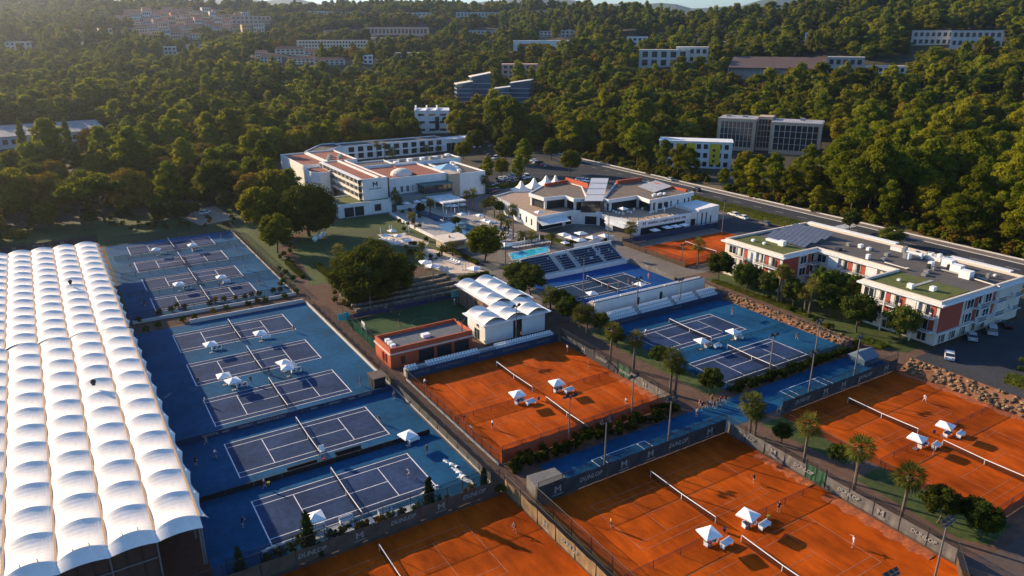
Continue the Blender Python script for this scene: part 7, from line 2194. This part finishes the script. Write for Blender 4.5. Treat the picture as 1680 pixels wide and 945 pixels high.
# ================================================================ CARS
def car_proto(van=False):
    """car along local X; returns list of (name, mesh, parent name)"""
    L, W = (4.3, 1.76) if not van else (4.9, 1.9)
    H = 1.45 if not van else 1.85
    prof = [(-L / 2, .35), (-L / 2 + .05, .80), (-L * .40, .92 if not van else 1.02)] if True else []
    side = [(-L / 2, .32), (L / 2, .32), (L / 2 + .02, .62), (L * .46, .80), (L * .24, .92), (-L * .44, .98), (-L / 2, .75)]
    b = MB(); n = len(side)
    for s in (1,):
        vs = [(x, -W / 2, z) for x, z in side] + [(x, W / 2, z) for x, z in side]
        b.add(vs, [tuple(range(n)), tuple(range(2 * n - 1, n - 1, -1))] + [(i, n + i, n + (i + 1) % n, (i + 1) % n) for i in range(n)])
    body = b.mesh('body', [mat('car_white', (.7, .7, .7), .3, 0, spec=.5)])
    g = MB()
    cab = [(L * .23, .90), (L * .08, H - .03), (-L * .30, H - .03), (-L * .44, .95)] if not van else [(L * .30, .95), (L * .16, H - .03), (-L * .42, H - .03), (-L * .46, .98)]
    m = len(cab); w0, w1 = W / 2 - .06, W / 2 - .2
    ws = [w0, w1, w1, w0]
    g.add([(x, -ws[i], z) for i, (x, z) in enumerate(cab)] + [(x, ws[i], z) for i, (x, z) in enumerate(cab)], [tuple(range(m - 1, -1, -1)), tuple(range(m, 2 * m))] + [(i, i + 1, m + i + 1, m + i) for i in range(m - 1)])
    glass = g.mesh('windows', GLASS)
    r = MB(); x0, x1 = cab[2][0], cab[1][0]
    r.box(x0 - .04, x1 + .04, -w1 - .02, w1 + .02, H - .04, H + .02)
    roof = r.mesh('roof', [mat('car_white', (.7, .7, .7), .3)])
    p = MB()
    for x in (cab[1][0] - .9, cab[2][0] + .05):
        p.add([(x, -w1 - .03, H - .03), (x + .1, -w1 - .03, H - .03), (x + .1, -w0 - .02, .93), (x, -w0 - .02, .93)], [(0, 1, 2, 3)])
        p.add([(x, w1 + .03, H - .03), (x + .1, w1 + .03, H - .03), (x + .1, w0 + .02, .93), (x, w0 + .02, .93)], [(3, 2, 1, 0)])
    pil = p.mesh('pillars', [mat('car_white', (.7, .7, .7), .3)])
    wb = MB(); wb.cyl((0, -.11, 0), (0, .11, 0), .32, .32, 12); wheel = wb.mesh('wheel', mat('tyre', (.015, .015, .015), .9, 0))
    rb = MB(); rb.cyl((0, -.12, 0), (0, .12, 0), .19, .19, 10); rim = rb.mesh('rim', GRMET)
    hb = MB(); hb.box(-.03, .05, -.2, .2, -.07, .07); hl = hb.mesh('headlight', mat('headlamp', (.7, .7, .68), .2, 0))
    tl = hb.mesh('tail_light', mat('tail_lamp', (.4, .02, .02), .3, 0))
    return dict(body=body, windows=glass, roof=roof, pil=pil, wheel=wheel, rim=rim, hl=hl, tl=tl, L=L, W=W)
CARP = {False: car_proto(False), True: car_proto(True)}
PAINT = {'white': (.72, .72, .72), 'black': (.012, .012, .014), 'grey': (.12, .12, .125), 'silver': (.42, .43, .45), 'blue': (.03, .07, .22), 'red': (.30, .02, .02), 'navy': (.012, .02, .05)}
PM = {k: mat('paint_' + k, v, .28, 0, spec=.5) for k, v in PAINT.items()}
def car(u, v, rz, colr, label, van=False, group=None, z=0.03):
    P_ = CARP[van]; t = thing('parked_car' if group else 'car', label, 'car', (u, v, z), rz, group)
    for n_ in ('body', 'roof', 'pil'):
        o = link('pillar' if n_ == 'pil' else n_, P_[n_], t)
        o.material_slots[0].link = 'OBJECT'; o.material_slots[0].material = PM[colr]
    link('windows', P_['windows'], t).name = 'window'
    for sx in (-.31, .31):
        for sy in (-1, 1):
            w = link('wheel', P_['wheel'], t, (P_['L'] * sx, sy * (P_['W'] / 2 - .1), .32)); link('rim', P_['rim'], w)
    for sy in (-1, 1):
        link('headlight', P_['hl'], t, (P_['L'] / 2 - .02, sy * .58, .66)); link('tail_light', P_['tl'], t, (-P_['L'] / 2 + .0, sy * .6, .76))
    return t
cr = random.Random(6)
cols = ['white', 'black', 'grey', 'silver', 'white', 'navy', 'black', 'white', 'grey', 'red']
row = 0
for (x0, y0, x1, y1, n, rz, nm) in ((806, 309, 868, 291, 10, 1.3, 'front car park row left of the marquees'), (812, 298, 856, 287, 7, 1.3, 'second car park row behind the marquees'), (838, 251, 901, 276, 11, .0, 'row along the tree lined lane'), (804, 241, 832, 255, 6, .0, 'short row at the upper end of the lane'), (944, 296, 974, 300, 4, 1.2, 'short row behind the orange roof wall'), (795, 252, 815, 262, 4, .4, 'row near the porch of the long wing'), (800, 318, 818, 312, 3, 1.3, 'corner of the car park beside the hotel')):
    cnt = {}
    for i in range(n):
        q = (i + .5) / n
        u, v = G(x0 + (x1 - x0) * q, y0 + (y1 - y0) * q)
        c_ = cols[(i * 3 + row) % 10]
        cnt[c_] = cnt.get(c_, 0) + 1
        car(u, v, rz + cr.uniform(-.06, .06) + (math.pi if cr.random() < .4 else 0), c_, '%s car, %s in the %s' % (c_, ('first', 'second', 'third', 'fourth', 'fifth', 'sixth', 'seventh', 'eighth', 'ninth', 'tenth', 'eleventh')[i], nm), cr.random() < .25, 'cars in the car park')
    row += 1
for px, py, rz, c_, l, van in ((1594, 556, .55, 'silver', 'silver estate car parked at the corner of the three storey hotel', False), (1626, 546, .55, 'silver', 'silver van parked behind the estate car at the hotel', True), (1652, 536, .55, 'black', 'black car parked beyond the silver van', False), (1557, 587, .5, 'white', 'small white pickup at the forecourt kerb', False),
                               (1098, 296, 1.57, 'silver', 'silver car driving on the road behind the clubhouse', False), (1142, 313, 1.57, 'black', 'black car driving on the road near the clubhouse', False), (1203, 354, 1.5, 'white', 'left white car in the service lane', False), (1218, 359, 1.5, 'white', 'right white car in the service lane', False), (1255, 369, 1.5, 'grey', 'grey car half hidden in the service lane', False), (337, 351, .6, 'white', 'white car parked under the trees at the left', False), (636, 220, .1, 'white', 'white van parked behind the long wing', True)):
    u, v = G(px, py); car(u, v, rz, c_, l, van)
# ================================================================ LOUNGES
for px, py, z, s, l in ((925, 383, 2.3, 3.2, 'first'), (937, 388, 2.3, 3.2, 'second'), (953, 381, 2.3, 3.2, 'third'), (951, 392, 2.3, 3.2, 'fourth'), (972, 388, 2.3, 3.2, 'fifth'), (992, 385, 2.3, 3.2, 'sixth'), (927, 397, 2.2, 2.0, 'smallest front')):
    u, v = G(px, py, z); parasol(u, v, l + ' white parasol of the clubhouse plaza counted from the left', s)
for i, (px, py) in enumerate(((1075, 376), (1095, 371.5), (1109, 369.5), (1123, 367.5))):
    u, v = G(px, py, 2.3); parasol(u, v, ('first', 'second', 'third', 'fourth')[i] + ' white parasol from the left under the lettered clubhouse front', 2.7, rz=0)
for i, (px, py, z) in enumerate(((885, 346, 6.9), (1022, 340, 6.9))):
    u, v = G(px, py, z); parasol(u, v, ('white parasol on the left clubhouse terrace', 'white parasol on the right clubhouse terrace')[i], 2.7, z=4.45)
for i, (px, py) in enumerate(((667, 332), (684, 329.5), (697, 327.5), (735, 336), (745, 336), (759, 334), (758, 350), (788, 352), (796, 360), (805, 363))):
    u, v = G(px, py, 2.3); parasol(u, v, ('left restaurant', 'middle restaurant', 'right restaurant', 'left pergola', 'middle pergola', 'right pergola', 'dark pool', 'deck', 'left deck pair', 'right deck pair')[i] + ' parasol of the hotel pool side', 2.7)
for i, (px, py) in enumerate(((633, 384.6), (643, 377), (653, 385.6), (668, 393), (698, 428), (710, 434), (778, 438.5), (781, 388), (829, 399.5))):
    u, v = G(px, py, 2.3); parasol(u, v, ('leftmost', 'highest', 'middle', 'right')[i] + ' parasol of the sandy terrace on the lawn' if i < 4 else ('left peaked', 'right peaked', 'round')[i - 4] + ' parasol of the lounge terrace above the pitch' if i < 7 else ('parasol beside the pool bar', 'peaked parasol beside the turquoise pool')[i - 7], 2.4 if i < 4 else 3.2)
for i, (px, py) in enumerate(((624.5, 384), (639.4, 381), (642.6, 381.5), (695.5, 426), (759, 443), (764, 443), (671, 381.5), (732.5, 354), (746.3, 352), (769.6, 359), (684, 362), (694.5, 375), (860.6, 401.5), (885, 397.3), (1070, 343), (1089.6, 350))):
    z = 4.45 if i > 13 else 0
    u, v = G(px, py, z); closed_parasol(u, v, 'folded white parasol ' + ('left of the sandy terrace', 'beside the highest terrace parasol', 'right of the highest terrace parasol', 'at the top of the lounge terrace', 'left one of the pair at the lounge terrace end', 'right one of the pair at the lounge terrace end', 'at the curved pool wall', 'left by the dark pool', 'middle by the dark pool', 'right by the dark pool', 'at the left rim of the dark pool', 'at the lower rim of the dark pool', 'left by the turquoise pool', 'right by the turquoise pool', 'left on the clubhouse terrace', 'right on the clubhouse terrace')[i], z)
lb = MB(); lb.box(-.95, .45, -.33, .33, .28, .36); lb.add([(.45, -.33, .28), (.45, .33, .28), (1.0, .33, .75), (1.0, -.33, .75), (.45, -.33, .36), (.45, .33, .36), (.96, .33, .83), (.96, -.33, .83)], [(0, 1, 2, 3), (7, 6, 5, 4), (0, 3, 7, 4), (1, 5, 6, 2), (2, 6, 7, 3)])
LMAT = lb.mesh('mattress', PLAST)
lg = MB(); [lg.box(x, x + .07, y, y + .07, .02, .28) for x in (-.9, .6) for y in (-.3, .23)]; LLEG = lg.mesh('leg', GRMET)
nl = 0
for (x0, y0, x1, y1, n, rz, w) in ((728, 357, 766, 360, 9, -2.2, 'beside the dark pool'), (770, 364, 800, 378, 9, -2.0, 'at the right end of the dark pool'), (842, 408, 905, 398, 13, -1.4, 'behind the turquoise pool'), (624, 392, 655, 402, 7, .4, 'on the lawn edge of the sandy terrace'), (735, 428, 752, 434, 4, .3, 'on the lounge terrace'), (800, 372, 838, 388, 8, -2.0, 'below the clubhouse corner')):
    for i in range(n):
        q = (i + .5) / n; u, v = G(x0 + (x1 - x0) * q, y0 + (y1 - y0) * q)
        t = thing('sun_lounger', 'white sun lounger, %s in the row %s' % (('first', 'second', 'third', 'fourth', 'fifth', 'sixth', 'seventh', 'eighth', 'ninth', 'tenth', 'eleventh', 'twelfth', 'thirteenth')[i], w), 'sun lounger', (u, v, 0.03), rz + cr.uniform(-.1, .1), 'sun loungers round the pools')
        link('mattress', LMAT, t); link('leg', LLEG, t)
ab = MB(); ab.lathe((0, 0, 0), [(.34, .02), (.40, .38), (.42, .72), (.36, .72), (.33, .42)], 10); ARM = ab.mesh('shell', PLAST)
ac = MB(); ac.lathe((0, 0, .36), [(.31, 0), (.31, .1), (.2, .12)], 10); ACU = ac.mesh('cushion', mat('grey_cushion', (.5, .5, .49), .9, 0))
tb = MB(); tb.lathe((0, 0, 0), [(.28, .02), (.05, .06), (.05, .66), (.45, .68), (.45, .72)], 12); TBL = tb.mesh('table', PLAST)
spots = [(1006, 348, 4.45), (1011, 350, 4.45), (1016, 351, 4.45), (1022, 352, 4.45), (1030, 349, 4.45), (1054, 344, 4.45), (1060, 343.5, 4.45), (1065, 343, 4.45), (1071, 348.5, 4.45), (1076, 348, 4.45), (1067, 350, 4.45), (1110, 341, 4.45), (1118, 342, 4.45), (1128, 341, 4.45), (1040, 345, 4.45), (1035, 350, 4.45)]
for i, (px, py, z) in enumerate(spots):
    u, v = G(px, py, z)
    t = thing('tub_chair', 'white tub chair, %s from the left on the clubhouse terrace' % ('number ' + ('one', 'two', 'three', 'four', 'five', 'six', 'seven', 'eight', 'nine', 'ten', 'eleven', 'twelve', 'thirteen', 'fourteen', 'fifteen', 'sixteen')[i]), 'chair', (u, v, z), cr.uniform(0, 6), 'white tub chairs of the terrace')
    link('shell', ARM, t); link('cushion', ACU, t)
for i, (px, py) in enumerate(((1047, 361), (1063, 359), (1073, 358), (1083, 356), (1098, 353), (1104, 352), (1112, 351), (990, 352), (1021, 357), (1029, 358))):
    u, v = G(px, py, 4.9); t = thing('planter', 'white planter %s along the clubhouse terrace edge' % ('one', 'two', 'three', 'four', 'five', 'six', 'seven', 'eight', 'nine', 'ten')[i], 'planter', (u, v, 4.45), 0, 'white planters of the terrace')
    b = MB(); b.lathe((0, 0, 0), [(.25, 0), (.38, .55), (.34, .55)], 8); b.build('pot', PLAST, t)
    link('foliage', SHRUB[i % 3], t, (0, 0, .45), scale=.35)
for i, (px, py) in enumerate(((517, 396), (524, 392), (531, 388))):
    u, v = G(px, py); t = thing('giant_pot', ('front', 'middle', 'rear')[i] + ' one of the three big white pots on the dark lawn', 'pot', (u, v, .02))
    b = MB(); b.lathe((0, 0, 0), [(.45, 0), (.85, .7), (.8, 1.2), (.45, 1.55), (.55, 1.75)], 12); b.build('body', PLAST, t)
    b = MB(); b.lathe((0, 0, 1.4), [(.40, 0), (.42, .2)], 12); b.build('rim', LETDK, t)
for i in range(14):
    u, v = G(1060 + i * 6.5, 384 - i * 1.2 + cr.uniform(-1, 1)); t = thing('cafe_table', 'white cafe table, %s along the lettered clubhouse front' % ('first second third fourth fifth sixth seventh eighth ninth tenth eleventh twelfth thirteenth fourteenth'.split()[i]), 'table', (u, v, .03), 0, 'cafe tables under the clubhouse front')
    link('top', TBL, t)
for i, (px, py) in enumerate(((645, 388), (655, 391), (663, 385), (640, 392), (676, 396), (700, 440), (718, 441), (785, 441), (775, 445), (660, 397))):
    u, v = G(px, py); t = thing('low_table', 'white low lounge table, %s from the left of the sandy terraces' % 'first second third fourth fifth sixth seventh eighth ninth tenth'.split()[i], 'table', (u, v, .03), 0, 'low tables of the sandy terraces')
    link('top', TBL, t, scale=(1.3, 1.3, .6))
parasol(*G(971.5, 479.2, 2.3), 'white parasol left of the show court net', 2.4); parasol(*G(1050.4, 464.2, 2.3), 'white parasol right of the show court net', 2.4)
# ================================================================ HAZE
hz = bpy.data.materials.new('haze_air'); hz.use_nodes = True
nt = hz.node_tree
nt.nodes.remove(nt.nodes['Principled BSDF'])
pv = nt.nodes.new('ShaderNodeVolumePrincipled')
pv.inputs['Color'].default_value = (.80, .88, 1.0, 1)
pv.inputs['Density'].default_value = 0.00008
pv.inputs['Anisotropy'].default_value = 0.8
nt.links.new(pv.outputs[0], nt.nodes['Material Output'].inputs['Volume'])
b = MB()
b.box(-9000, 9000, -9000, 9000, -60, 420)
b.build('haze', hz, label='thin pale haze in the evening air over the valley', kind='stuff')
